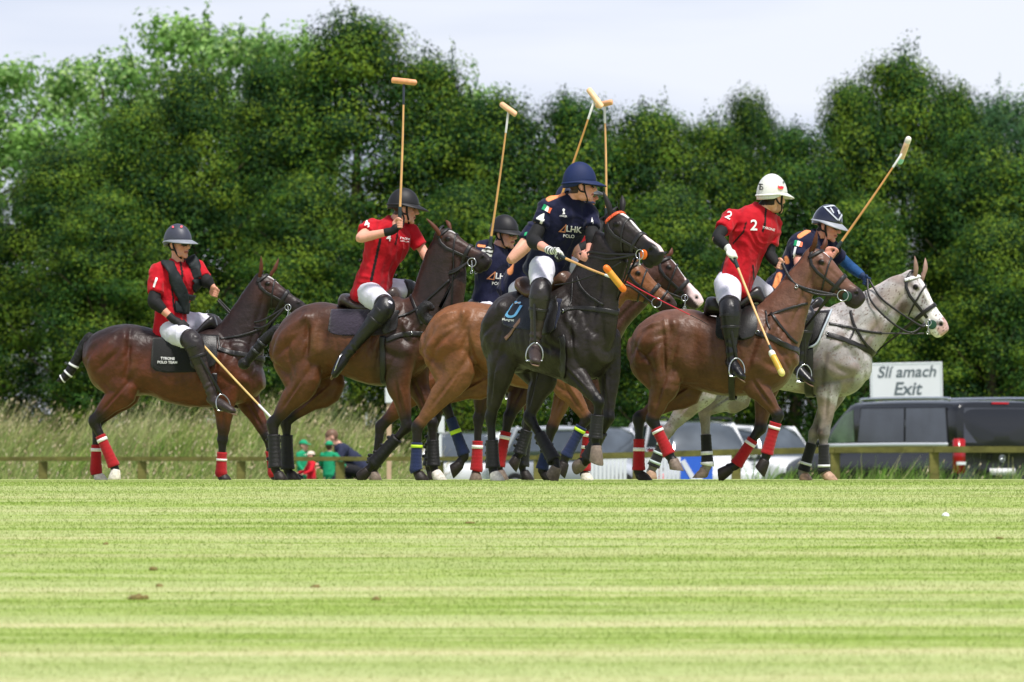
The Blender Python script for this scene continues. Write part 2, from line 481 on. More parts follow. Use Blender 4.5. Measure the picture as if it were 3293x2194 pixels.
    if 'back' in co:      # darker top line
        T = np.array([[q_[0].x, q_[0].z] for q_ in trunk]); o_ = np.argsort(T[:, 0]); zt = np.interp(X, T[o_, 0], T[o_, 1])
        mixc(smooth01(1 - (zt - Z + n1 * .06) / co.get('backw', .22)) * co.get('backk', .8) * (Z > trunk[3][1].z), lin(*co['back']))
    if 'belly' in co:
        Bz = trunk[5][1].z
        mixc(smooth01(1 - (Z - Bz + n1 * .08) / .30) * .7, lin(*co['belly']))
    for key in JL:
        J, sole, pts = JL[key]
        sgn = tt[key]; same = (v[:, 1] * sgn > 0.015) | (np.abs(J[3].y) < .03)
        # distance to lower leg polyline
        low = [pts[2], pts[3], J[2], J[3], J[4]]
        best = np.full(len(v), 9.0); par = np.zeros(len(v))
        for i in range(len(low) - 1):
            a, b = np.array(low[i]), np.array(low[i + 1]); ab = b - a
            tpar = np.clip(((v - a) @ ab) / (ab @ ab), 0, 1); dd = np.linalg.norm(v - (a + tpar[:, None] * ab), axis=1)
            m = dd < best; best[m] = dd[m]; par[m] = (i + tpar)[m]
        near = smooth01((.11 - best) / .03) * (v[:, 1] * sgn > -.01)
        st0 = co.get('legstart', .3)
        mixc(near * smooth01((par - st0 + n2 * .35) / 1.1) * co.get('legk', 1.0), dark)
        hc = lg[key][6] if len(lg[key]) > 6 else None
        if hc == 'sock': mixc(near * smooth01((par - 3.25 + n2 * .15) / .2), lin(225, 215, 205))
    # muzzle
    um = ((v - np.array(P)) @ np.array(ax)) / Lh; vm_ = ((v - np.array(P)) @ np.array(dn)) / Lh
    head = (um > -.1) & (um < 1.2) & (vm_ < .62) & (vm_ > -.15)
    if 'muzzle' in co: mixc(head * smooth01((um - .70 + n2 * .1 + (vm_ - .1) * .4) / .2), lin(*co['muzzle']))
    if 'crest' in co:     # hogged mane
        Cn = [(a + (b - a) * .0) for a, b in nk]
        best = np.full(len(v), 9.0)
        pl = [q_ for q_ in Cn] + [hp(0, .02)]
        for i in range(len(pl) - 1):
            a, b = np.array(pl[i]), np.array(pl[i + 1]); ab = b - a
            tpar = np.clip(((v - a) @ ab) / (ab @ ab), 0, 1); dd = np.linalg.norm(v - (a + tpar[:, None] * ab), axis=1); best = np.minimum(best, dd)
        mixc(smooth01((.05 - best) / .02), lin(*co['crest']))
    for u0, v0, u1, v1, wd, tw, c in co.get('face', []):      # white marks in head coordinates (u along, lateral half width)
        a = np.clip((um - u0) / max(u1 - u0, 1e-4), 0, 1)
        lim = wd + (tw - wd) * a
        m = head & (um > u0 - .01) & (um < u1 + .01)
        mixc(m * smooth01((lim + n2 * .006 - Tt) / .010) * smooth01((v1 - vm_) / .03), lin(*c))
    for u0, v0, ru, rv, ang, c, kk in co.get('paint', []):
        ca, sa = math.cos(R(ang)), math.sin(R(ang)); dx, dy = U_ - u0, V_ - v0
        a = (dx * ca + dy * sa) / ru; b = (-dx * sa + dy * ca) / rv
        mixc(smooth01(1.35 - np.sqrt(a * a + b * b) + n1 * .5 + n2 * .15) * kk, lin(*c))
    for sp, amp, c in co.get('speck', []):
        nn = vnoise(v, sp, 9.0); mixc(smooth01((nn + amp) / .25), lin(*c))
    # eye rim and nostril are dark skin
    for uu, vv_, rad, c in ((.235, .105, .030, (14, 10, 9)), (.915, .085, .022, (8, 6, 6))):
        mm = np.hypot((um - uu), (vm_ - vv_)) * Lh
        mixc(head * smooth01((rad * k - mm) / (.010 * k)) * (Tt > .02), lin(*c))
    colr *= (1 + n2 * .10)[:, None]
    setcol(me, np.clip(colr, .002, 1))
    body = link('body', me, coat_mat(co['kind']), root)
    bv = bvh(me)
    # ---------------- eyes, ears
    m_eye = mat('horse_eye', lin(10, 6, 5), rough=.25, spec=.5, var=.05)
    for sgn in (-1, 1):
        MB().ell(hp(.235, .105, sgn * .092 * k), (.017 * k, .010 * k, .012 * k)).obj('eye', m_eye, root)
    m_ear = mat('ear_' + co['kind'], lin(*co.get('ear', co['base'])), rough=.6, var=.2)
    for i, (bu, bv_, tu, tv, tl) in enumerate(S['ears']):
        a, b = p(bu, bv_, tl), p(tu, tv, tl * 1.5)
        ax_e = (b - a); Le = ax_e.length; ax_e.normalize()
        mbe = MB(); rg = []
        side = V3(0, 1, 0); fwd = ax_e.cross(side).normalized()
        for f, w in ((-.45, .45), (-.15, .7), (0, .85), (.15, 1.05), (.35, 1.15), (.6, .92), (.8, .58), (.93, .26), (1.0, .05)):
            c = a.lerp(b, f); ring = []
            wr = w * .028 * k * 1.0
            for j in range(12):
                an = 2 * math.pi * j / 12
                x = math.cos(an) * wr * 1.05; y = math.sin(an) * wr * .8
                if math.cos(an) > .3: x *= (.25 if f > .1 else .8)          # hollow front of the ear
                ring.append(c + fwd * x + side * y)
            rg.append(ring)
        mbe.rings(rg).obj('ear', m_ear, root)
    # ---------------- hooves
    for key in JL:
        J, sole, pts = JL[key]
        cor = J[4]; dvec = (sole - cor); dl = dvec.length; dvec.normalize()
        grounded = S['legs'][key][5][1] / sc + oy > 1536
        fwd = V3(-dvec.z, 0, dvec.x)
        if fwd.x < 0 and grounded: fwd = -fwd
        if grounded: fb = V3(1, 0, 0)
        else: fb = (fwd * 1.0 + dvec * .45).normalized()
        kinds = {'dark': (38, 32, 30), 'white': (215, 208, 198), 'horn': (120, 105, 95), 'tan': (176, 142, 120), 'sock': (215, 208, 198), 'blk': (26, 24, 25)}
        hk = S['legs'][key][6] if len(S['legs'][key]) > 6 else 'dark'
        mbh = MB(); rg = []
        hs = 1.10
        for f, a, b, sh in ((-.10, .036, .034, 0), (0, .043, .040, 0), (.5, .053, .048, .4), (.93, .062, .055, 1.0), (1.0, .060, .053, 1.0)):
            c = cor.lerp(sole, max(f, 0)) + (cor - sole) * (-min(f, 0)) * -1 if f < 0 else cor.lerp(sole, f)
            if f < 0: c = cor + (cor - sole).normalized() * .012
            dirv = fwd.lerp(fb, sh).normalized()
            ring = []
            for j in range(18):
                an = 2 * math.pi * j / 18; ca_ = math.cos(an)
                x = ca_ * a * hs * (1.0 if ca_ > 0 else .72)
                ring.append(c + dirv * x + V3(0, 1, 0) * (math.sin(an) * b * hs))
            rg.append(ring)
        mbh.rings(rg).obj('hoof', mat('hoof_' + hk, lin(*kinds[hk]), rough=.5, spec=.3, var=.35, vscale=40, bump=.3, bscale=70), root)
    # ---------------- leg wraps and boots
    WR = {'red': ((166, 8, 24), (236, 232, 232)), 'navy': ((18, 34, 78), (190, 225, 50)), 'blackwrap': ((20, 20, 24), (225, 225, 228)), 'boot': ((20, 18, 22), (70, 72, 78)),
          'bootblue': ((16, 16, 22), (30, 80, 200)), 'whitewrap': ((24, 24, 28), (190, 205, 205)), 'boot_plain': ((24, 22, 26), (40, 40, 44))}
    for key, (kind, f0, f1, bands) in S['wraps'].items():
        J, sole, pts = JL[key]; kn, fe, cor = J[2], J[3], J[4]
        c1, c2 = WR[kind]
        ln = (fe - kn).length
        def leg_at(f):
            if f <= 1: return kn.lerp(fe, f)
            return fe.lerp(cor, min((f - 1) * ln / max((cor - fe).length, .01), .9))
        def rad(f):
            base_ = .0495 - .004 * math.exp(-((f - .5) / .25) ** 2) + .006 * math.exp(-((f - 1.0) / .10) ** 2) + .004 * math.exp(-((f - .0) / .15) ** 2)
            return base_
        stp = 26; P_, R_ = [], []
        for i in range(stp + 1):
            f = f0 + (f1 - f0) * i / stp; P_.append(leg_at(f)); rr_ = rad(f) + .0012 * math.sin(i * 1.9)
            if kind.startswith('boot'): rr_ += .007
            R_.append((rr_, rr_ * .93))
        w_ = MB().tube(P_, R_, n=18, sub=1, round_ends=False)
        name = 'leg_boot' if kind.startswith('boot') else 'leg_wrap'
        wo = w_.obj(name, mat('wrap_' + kind, lin(*c1), rough=.85 if 'boot' not in kind else .45, var=.22, vscale=55, bump=.5, bscale=90, stretch=(1, 1, 3.5), sheen=.2 if 'boot' not in kind else 0), root)
        for fb_ in bands:
            Pb = [leg_at(fb_ - .035), leg_at(fb_), leg_at(fb_ + .035)]
            rb = rad(fb_) + .0035
            MB().tube(Pb, [(rb, rb * .95)] * 3, n=18, sub=1, round_ends=False).obj('wrap_band' if 'boot' not in kind else 'boot_strap', mat('band_' + kind, lin(*c2), rough=.6, var=.08), wo)
        if kind.startswith('boot'):
            T = (fe - kn).normalized(); fw = V3(-T.z, 0, T.x)
            if fw.x > 0: fw = -fw
            for fb_ in (f0 + .15 * (f1 - f0), f0 + .45 * (f1 - f0), f0 + .72 * (f1 - f0)):
                c = leg_at(fb_) + fw * (rad(fb_) + .009)
                MB().ell(c, (.020, .020, .016)).obj('boot_strap', mat('wrap_' + kind, None), wo)
    # ---------------- tail
    if 'tail' in S:
        tp = [p(a, b) for a, b in S['tail']['pts']]; tr = S['tail']['r']
        mbt = MB(); n = len(tp); mbt.tube(tp, tr, n=16, sub=6)
        if S['tail'].get('knot'): mbt.ell(tp[-1], (.055, .05, .05))
        met = remesh(mbt, .008, 2, 'tail'); vt = verts(met); nn = norms(met)
        vt += nn * (vnoise(vt, 60, 2.0, (1, 1, .4)) * .006)[:, None]; setv(met, vt)
        to = link('tail', met, mat('tail_hair', lin(14, 12, 13), rough=.5, var=.4, vscale=120, bump=.8, bscale=160, stretch=(1, 1, .3)), root)
        ctr, rad_ = crom(tp, [(r_, r_) for r_ in tr], 6)
        for f in S['tail']['bands']:
            i = int(f * (len(ctr) - 2)); r_ = rad_[i][0] + .006
            MB().tube([ctr[i], ctr[i].lerp(ctr[i + 1], .5), ctr[i + 1]], [(r_, r_)] * 3, n=16, sub=2, round_ends=False).obj('tail_tape', mat('tape_' + str(S['tail'].get('tape', (225, 225, 228))), lin(*S['tail'].get('tape', (225, 225, 228))), rough=.35, var=.1), to)
    ctx = dict(root=root, fr=fr, bvh=bv, hp=hp, k=k, p=p, cv=cv, Lh=Lh, JL=JL, me=me, ax=ax, dn=dn, S=S)
    tack(ctx)
    return ctx

M_LEA = lambda: mat('black_leather', lin(26, 24, 25), rough=.42, spec=.5, var=.25, vscale=70, bump=.25, bscale=120)
M_BRN = lambda: mat('brown_leather', lin(66, 40, 28), rough=.4, spec=.5, var=.25, vscale=60, bump=.25, bscale=120)
M_STEEL = lambda: mat('steel', lin(190, 192, 196), rough=.22, metal=.9, var=.08)

def project(ctx, pts, sub=6, off=.004):
    """near-flank surface points under a pixel polyline"""
    P, Nn = [], []
    cp = [V3(a[0], a[1], 0) for a in pts]
    c, _ = crom(cp, [(1, 1)] * len(cp), sub) if len(cp) > 1 else (cp, 0)
    for q in c:
        u, v = ctx['cv'](q.x, q.y)
        h, n = ctx['fr'].lat(ctx['bvh'], u, v)
        if h is None: continue
        if n.y > 0: n = -n
        P.append(h + n * off); Nn.append(n)
    return P, Nn

def strap(ctx, name, pts, w=.022, th=.006, m=None, mirror=True, parent=None, sub=6, off=.003):
    P, Nn = project(ctx, pts, sub, off)
    if len(P) < 2: return None
    P2 = [V3(a.x, -a.y, a.z) for a in P]; N2 = [V3(a.x, -a.y, a.z) for a in Nn]
    if name == 'breastplate':            # one band right round the chest
        z = P[-1].z; mid_, midn = [], []
        for f in (.75, .5, .25, 0, -.25, -.5, -.75):
            y = P[-1].y * f; h = ctx['bvh'].ray_cast(V3(3, y, z - .02 * (1 - abs(f))), V3(-1, 0, 0))
            if h[0] is not None and h[0].x > P[-1].x - .02: mid_.append(h[0] + h[1] * off); midn.append(Vector(h[1]))
        return ribbon(P + mid_ + P2[::-1], Nn + midn + N2[::-1], w, th).obj(name, m or M_LEA(), parent or ctx['root'])
    if mirror: ribbon(P2, N2, w, th).obj(name, m or M_LEA(), parent or ctx['root'])
    return ribbon(P, Nn, w, th).obj(name, m or M_LEA(), parent or ctx['root'])

def head_side(ctx, uv, off=.003):
    """near surface of the head at head coordinates"""
    hp, b = ctx['hp'], ctx['bvh']; P, Nn = [], []
    for u, v in uv:
        q = hp(u, v); h = b.ray_cast(V3(q.x, -1, q.z), V3(0, 1, 0))
        if h[0] is None: continue
        n = h[1] if h[1].y < 0 else -h[1]
        P.append(h[0] + n * off); Nn.append(n)
    return P, Nn

def head_band(ctx, name, u, v0, v1, w, th=.009, m=None, parent=None, slant=0.0, rowed=False):
    """closed band round the head at station u"""
    hp, b = ctx['hp'], ctx['bvh']
    P, Nn = [], []; K = 28; q0 = hp(u + slant * .5, (v0 + v1) / 2)
    for i in range(K):
        an = 2 * math.pi * i / K
        dv = math.cos(an); dt = math.sin(an)
        d = ctx['dn'] * dv + V3(0, 1, 0) * dt + ctx['ax'] * (slant * dv)
        o = q0 + d * .6; h = b.ray_cast(o, -d)
        if h[0] is None: continue
        P.append(h[0] + h[1] * .004); Nn.append(Vector(h[1]))
    if len(P) < 6: return None
    o = ribbon(P, Nn, w, th, closed=True).obj(name, m or M_LEA(), parent or ctx['root'])
    return o

def ring(ctx, c, r, th, name='bit_ring', m=None, parent=None, yawd=0, tilt=0):
    P = []; 
    A = Matrix.Rotation(R(yawd), 3, 'Z') @ Matrix.Rotation(R(tilt), 3, 'X')
    pts = [Vector(c) + A @ V3(math.cos(2 * math.pi * i / 20) * r, 0, math.sin(2 * math.pi * i / 20) * r) for i in range(21)]
    Nn = [Vector((0, -1, 0))] * 21
    rg = []
    for i in range(20):
        T = (pts[i + 1] - pts[i - 1 if i else 19]).normalized(); out_ = (pts[i] - Vector(c)).normalized(); S_ = T.cross(out_)
        rg.append([pts[i] + out_ * th * math.cos(2 * math.pi * j / 8) + S_ * th * math.sin(2 * math.pi * j / 8) for j in range(8)])
    rg.append(rg[0]); mb = MB().rings(rg, cap=False)
    return mb.obj(name, m or M_STEEL(), parent or ctx['root'])

def cord(ctx, name, P, r, m=None, parent=None, sub=8, flat=None):
    return MB().tube(P, [(r if flat is None else flat, r)] * len(P), n=8, sub=sub).obj(name, m or M_LEA(), parent or ctx['root'])

def patch(ctx, name, TL, TR, BR, BL, m, off=.012, th=.012, nu=22, nv=18, rnd=.22, mirror=True, parent=None, curve=0):
    """cloth or leather panel laid over the flank between four pixel corners (rounded lower corners)"""
    rows = {1: [], -1: []}; nr = {1: [], -1: []}
    fr, b = ctx['fr'], ctx['bvh']
    for j in range(nv + 1):
        g = j / nv; row, rn = [], []
        for i in range(nu + 1):
            f = i / nu
            inset = rnd * (1 - math.sqrt(max(0, 1 - max(0, (g - (1 - rnd)) / rnd) ** 2))) if rnd else 0
            ff = inset + f * (1 - 2 * inset)
            u = (TL[0] * (1 - ff) + TR[0] * ff) * (1 - g) + (BL[0] * (1 - ff) + BR[0] * ff) * g
            v = (TL[1] * (1 - ff) + TR[1] * ff) * (1 - g) + (BL[1] * (1 - ff) + BR[1] * ff) * g + curve * math.sin(math.pi * ff) * (1 - g)
            px, py = ctx['cv'](u, v)
            h, n = fr.lat(b, px, py)
            if h is None:
                h = row[-1] if row else (rows[1][-1][i] if rows[1] else ctx['p'](u, v, -.05)); n = rn[-1] if rn else (nr[1][-1][i] if nr[1] else V3(0, -1, 0))
                row.append(h); rn.append(n); continue
            if n.y > 0: n = -n
            row.append(h + n * off); rn.append(n)
        rows[1].append(row); nr[1].append(rn)
    # relax
    for _ in range(3):
        r_ = rows[1]
        for j in range(1, nv):
            for i in range(1, nu):
                r_[j][i] = (r_[j][i] * 2 + r_[j - 1][i] + r_[j + 1][i] + r_[j][i - 1] + r_[j][i + 1]) / 6
    mb = grid_mesh(rows[1], th, nr[1])
    if mirror:
        rows[-1] = [[V3(q.x, -q.y, q.z) for q in r_] for r_ in rows[1]]; nr[-1] = [[V3(q.x, -q.y, q.z) for q in r_] for r_ in nr[1]]
        grid_mesh(rows[-1], th, nr[-1]).obj(name, m, parent or ctx['root'])
    o = mb.obj(name, m, parent or ctx['root'])
    return o, rows[1], nr[1]

def tack(ctx):
    S = ctx['S']; T = S['tack']; root = ctx['root']; k = ctx['k']; hp = ctx['hp']; p = ctx['p']; fr = ctx['fr']
    lea = M_BRN() if T.get('brown') else M_LEA(); st = M_STEEL()
    # bridle
    P, Nn = head_side(ctx, [(.0, .06), (.06, .16), (.16, .23), (.30, .25), (.45, .235), (.60, .22), (.72, .205)])
    P2 = [V3(a.x, -a.y, a.z) for a in reversed(P)]; N2 = [V3(a.x, -a.y, a.z) for a in reversed(Nn)]
    topc = hp(.005, -.02)
    Pa = P2 + [topc] + P; Na = N2 + [V3(0, 0, 1)] + Nn
    br = ribbon(Pa, Na, .026, .009).obj('bridle', lea, root)
    head_band(ctx, 'noseband', .57, 0, .33, .034, m=lea, parent=br, slant=.10)
    if T.get('drop'): head_band(ctx, 'noseband', .70, 0, .27, .018, m=lea, parent=br, slant=.22)
    bmat = mat('browband_' + T.get('brow', 'plain'), lin(*{'plain': (26, 24, 25), 'orange': (222, 92, 52), 'white': (222, 222, 226)}[T.get('brow', 'plain')]), rough=.5, var=.7 if T.get('brow') else .2, vscale=70)
    Pb, Nb = [], []; q0 = hp(.07, .16)
    for i in range(25):
        an = R(-105 + 210 * i / 24); dv, dt = math.cos(an), math.sin(an)
        d_ = (-ctx['dn'] * dv + V3(0, 1, 0) * dt + ctx['ax'] * (.28 * dv)).normalized(); h = ctx['bvh'].ray_cast(q0 + d_ * .5, -d_)
        if h[0] is not None: Pb.append(h[0] + h[1] * .004); Nb.append(Vector(h[1]))
    if len(Pb) > 4: ribbon(Pb, Nb, .028, .012).obj('browband', bmat, br)
    head_band(ctx, 'throat_lash', .16, 0, .5, .014, m=lea, parent=br, slant=.55)
    # bit, cheek pieces and rings
    mouth = hp(.79, .20); rr = T.get('ring', .034) * k
    sides = []
    for sgn in (-1, 1):
        c = V3(mouth.x, sgn * .062 * k, mouth.z) + ctx['dn'] * .02
        ring(ctx, c, rr, .0045, m=st)
        if T.get('curb', True):
            a = c + V3(0, sgn * .004, 0)
            cord(ctx, 'bit_shank', [a + V3(0, 0, .01), a + V3(.004, 0, -.035), a + V3(-.002, 0, -.075)], .005, st)
            ring(ctx, a + V3(-.002, 0, -.083), .011, .003, m=st)
        if T.get('guard'):
            MB().ell(V3(mouth.x, sgn * .058 * k, mouth.z) + ctx['ax'] * .03, (.040, .006, .040)).obj('bit_guard', mat('guard_' + str(T['guard']), lin(*T['guard']), rough=.5), br)
        sides.append(c)
    # reins: polyline pixels of the near side, from the ring to the hand
    for (path, w) in T.get('reins', []):
        for sgn in (-1, 1):
            pts = [sides[0 if sgn < 0 else 1] + V3(-rr, 0, 0)]
            n_ = len(path)
            for i, a in enumerate(path):
                wgt = 1 - (i + 1) / n_
                tw = a[2] if len(a) > 2 else -(.06 + .10 * math.sin(math.pi * (i + 1) / (n_ + .3)))
                end = T.get('hand_t', -.02)
                if i == n_ - 1: t = end + sgn * .012
                else: t = (-tw) * sgn if False else (abs(tw) * sgn)
                pts.append(p(a[0], a[1], t))
            MB().tube(pts, [(w * .55, .004)] * len(pts), n=8, sub=8).obj('rein', lea, root)
    # breastplate, martingale, girth
    for nm, pts, w in T.get('straps', []):
        strap(ctx, nm, pts, w * 1.1, .010, lea)
    for nm, pts, w in T.get('tan_straps', []): strap(ctx, nm, pts, w, .008, mat('tan_leather', lin(132, 98, 84), rough=.5, var=.2), mirror=False)
    for nm, pts, r_ in T.get('cords', []):
        cord(ctx, nm, [p(*a) for a in pts], r_, lea)
    for (u, v, r_) in T.get('rings', []):
        h, n = fr.lat(ctx['bvh'], *ctx['cv'](u, v))
        if h is not None: ring(ctx, h + n * .008, r_, .004, 'buckle', st)
    # pad, flap, seat
    if 'pad' in T:
        po, rows, nr = patch(ctx, 'saddle_pad', *T['pad'], m=mat('pad_' + T['padname'], lin(*T['padcol']), rough=.9, var=.18, vscale=90, bump=1.0 if T.get('quilt') else .4, bscale=38 if T.get('quilt') else 90, sheen=.2), off=.012, th=.012, rnd=.25)
        ctx['pad'] = po; ctx['padbvh'] = bvh(po.data)
        edge = T.get('edge')
        if edge:
            nv = len(rows) - 1
            for idx in edge[1]:
                line = [r_[idx] for r_ in rows] if idx != 'b' else rows[-1]
                nn = [r_[idx] for r_ in nr] if idx != 'b' else nr[-1]
                ribbon([q + n * .006 for q, n in zip(line, nn)], nn, .016, .006).obj('pad_trim', mat('trim_' + str(edge[0]), lin(*edge[0]), rough=.6), po)
    if 'flap' in T:
        patch(ctx, 'saddle_flap', *T['flap'], m=lea, off=.03, th=.012, rnd=.35)
    if 'seat' in T:
        mb = MB(); stn = []
        for (u, v, w, h) in T['seat']:
            c = p(u, v); stn.append((c, V3(0, 0, h), V3(0, w, 0)))
        mb.loft(stn, n=20, sub=5, ex=2.4)
        mes = remesh(mb, .009, 3, 'saddle')
        link('saddle', mes, mat('seat_' + T.get('seatname', 'black'), lin(*T.get('seatcol', (30, 27, 28))), rough=.35, spec=.5, var=.2, vscale=50, bump=.2, bscale=80), root)
    if 'girth' in T:
        u, v0, v1, w = T['girth']
        P, Nn = project(ctx, [(u, v0), (u + 2, (v0 + v1) / 2), (u + 4, v1)], 6, .008)
        if len(P) > 2:
            Pm = [V3(a.x, -a.y, a.z) for a in reversed(P)]; Nm = [V3(a.x, -a.y, a.z) for a in reversed(Nn)]
            lo = P[-1]; bot = V3(lo.x, 0, lo.z - .03)
            P_ = P + [V3(lo.x, lo.y * .5, lo.z - .025), bot, V3(lo.x, -lo.y * .5, lo.z - .025)] + Pm
            N_ = Nn + [V3(0, -.5, -1).normalized(), V3(0, 0, -1), V3(0, .5, -1).normalized()] + Nm
            ribbon(P_, N_, w, .012).obj('girth', lea, root)
# ------------------------------------------------------------------ the eight ponies
WHT = (236, 232, 232)
BAY = dict(kind='bay', base=(112, 68, 42), dark=(22, 16, 16), legstart=.15, crest=(20, 15, 16), muzzle=(34, 26, 28))

def up(src, **k):
    d = dict(src); d.update(k); return d

H1 = dict(label='dark bay polo pony with taped tail walking at the left end', D=64.0, px=560, yaw=-8, C=(180, 800, 2), voxel=.011,
  bumps=[(500,640,16,130,0,-.026),(465,660,28,120,0,.020),(380,640,60,16,50,-.014),(240,700,60,50,0,.014),(300,600,60,16,30,.014),(430,540,50,20,20,.018),(1150,760,60,70,0,.016),(1060,780,16,110,-10,-.018),(1280,840,14,70,0,-.014)],
  torso=[(205,590,195,760,.11),(262,535,248,880,.21),(370,496,365,950,.26),(480,486,500,950,.27),(620,515,615,945,.27),(760,545,740,1000,.29),(890,540,890,1018,.29),(1000,515,1020,1025,.28),(1110,560,1150,1005,.25),(1220,640,1260,970,.20),(1300,740,1325,910,.13)],
  neck=[(990,540,1320,860,.17),(1085,440,1340,650,.125),(1165,330,1350,510,.10),(1230,245,1368,410,.088),(1280,180,1390,320,.08)],
  P=(1325,150), M=(1606,352), ears=[(1310,165,1318,45,-.055),(1390,150,1432,60,.055)],
  legs=dict(nh=[(340,680),(440,900),(245,1110),(372,1395),(380,1425),(368,1486),'white'], fh=[(370,680),(460,910),(262,1120),(257,1420),(262,1455),(287,1490),'white'],
            nf=[(1180,760),(1085,960),(1072,1235),(1062,1440),(1066,1462),(1085,1492),'dark'], ff=[(1230,780),(1230,960),(1365,1220),(1400,1440),(1410,1465),(1425,1492),'dark']),
  wraps=dict(nh=('red',.32,1.02,[.42]), fh=('red',.47,1.16,[.58]), nf=('red',.36,1.9,[.60]), ff=('red',.36,1.9,[.60])),
  coat=up(BAY, base=(86,43,23), back=(30,25,27), backw=.34, backk=.9, face=[(.13,-.1,.36,.09,.040,.020,WHT),(.5,0,.9,.06,.004,.004,(170,140,130))],
     paint=[(230,780,90,130,70,(88,44,25),.6),(520,760,50,110,-10,(92,57,40),.5),(1380,250,80,120,50,(78,44,33),.5)]),
  tail=dict(pts=[(215,575),(170,640),(130,720),(90,790),(45,835),(10,850)], r=[.05,.045,.045,.042,.035,.012], bands=[.50,.66,.84]),
  tack=dict(ring=.032, hand_t=-.02,
     reins=[([(1300,470,.09),(1170,440,.05),(1045,325)],.016),([(1330,505,.10),(1180,470,.06),(1040,335)],.016)],
     straps=[('breastplate',[(1040,640),(1120,668),(1200,680),(1290,700)],.042),('martingale',[(1055,580),(1180,560),(1280,530),(1350,500)],.018),('martingale',[(1040,560),(1050,620),(1060,660)],.016)],
     rings=[], pad=[(625,580),(1010,560),(990,790),(612,800)], padname='black', padcol=(20,20,22), flap=[(880,560),(1030,570),(1040,760),(860,790)],
     seat=[(660,560,.10,.05),(700,560,.17,.045),(800,585,.16,.045),(900,560,.13,.045),(960,500,.10,.05),(1010,470,.07,.06),(1030,490,.05,.05)], girth=(1020,800,1015,.05)))

H2 = dict(label='dark bay polo pony ridden by the red shirted player with raised mallet', D=61.6, px=1180, yaw=-18, C=(800, 800, 2),
  bumps=[(250,590,90,70,0,.018),(400,470,60,20,35,.022),(440,560,16,120,0,-.030),(490,600,26,110,0,.022),(330,700,18,110,12,-.016),(240,760,60,14,-40,-.014),(1000,640,70,70,0,.016),(900,680,16,120,-12,-.018),(960,760,60,40,20,.014)],
  torso=[(180,570,172,740,.11),(228,470,212,830,.21),(318,385,310,870,.26),(430,347,435,850,.27),(540,352,540,800,.27),(640,375,640,830,.29),(750,365,750,870,.29),(860,330,860,885,.28),(955,300,970,870,.26),(1050,370,1060,830,.2),(1125,480,1140,760,.14)],
  neck=[(930,335,1180,650,.17),(1042,300,1340,480,.135),(1088,165,1385,320,.11),(1142,20,1398,185,.095),(1200,-85,1390,80,.085)],
  P=(1245,-140), M=(1558,50), mouth=.05, ears=[(1222,-95,1140,-195,-.07),(1290,-135,1265,-185,.06)],
  legs=dict(nh=[(330,560),(365,840),(158,1125),(170,1410),(188,1450),(205,1490),'dark'], fh=[(400,560),(520,880),(240,1105),(250,1420),(268,1450),(288,1488),'dark'],
            nf=[(1010,620),(960,850),(1018,1145),(800,1385),(762,1425),(708,1472),'dark'], ff=[(1080,620),(1080,850),(1180,1120),(1188,1400),(1200,1440),(1225,1488),'white']),
  wraps=dict(nh=('boot_plain',.25,1.0,[.50]), fh=('boot_plain',.3,1.0,[.38]), nf=('boot',.3,1.0,[]), ff=('boot',.4,1.0,[])),
  coat=up(BAY, base=(88,51,29), back=(49,36,35), backw=.25, backk=.7, face=[(.13,-.1,.25,.09,.034,.026,WHT)],
     paint=[(200,640,70,160,80,(94,51,33),.7),(1000,650,120,260,10,(46,32,28),.85),(1240,150,150,300,0,(36,27,25),.85),(500,620,60,110,0,(102,68,40),.7),(1350,0,90,60,0,(56,33,27),.6),(380,430,50,40,0,(88,57,48),.5)]),
  tail=dict(pts=[(190,520),(110,580),(60,640),(10,700),(-30,740)], r=[.05,.045,.045,.04,.03], bands=[.35,.6], knot=True, tape=(60,60,66)),
  tack=dict(ring=.042, hand_t=.1,
     reins=[([(1280,150,.08),(1150,115,.1)],.018),([(1290,160,.09),(1160,105,.1)],.018)],
     straps=[('breastplate',[(880,590),(960,560),(1040,548),(1130,550)],.040),('martingale',[(940,445),(1060,400),(1180,300),(1290,200)],.018),('martingale',[(1040,300),(1080,400),(1115,490)],.022)],
     rings=[(1042,545,.012)], pad=[(530,395),(930,400),(900,560),(512,560)], padname='plum', padcol=(46,38,54), quilt=True, flap=[(860,420),(960,400),(960,520),(860,560)],
     seat=[(600,345,.10,.06),(640,330,.18,.055),(740,380,.17,.05),(840,370,.14,.05),(900,310,.10,.05),(940,290,.08,.06),(970,310,.05,.05)], seatcol=(66,56,52), seatname='umber', girth=(862,560,850,.05)))

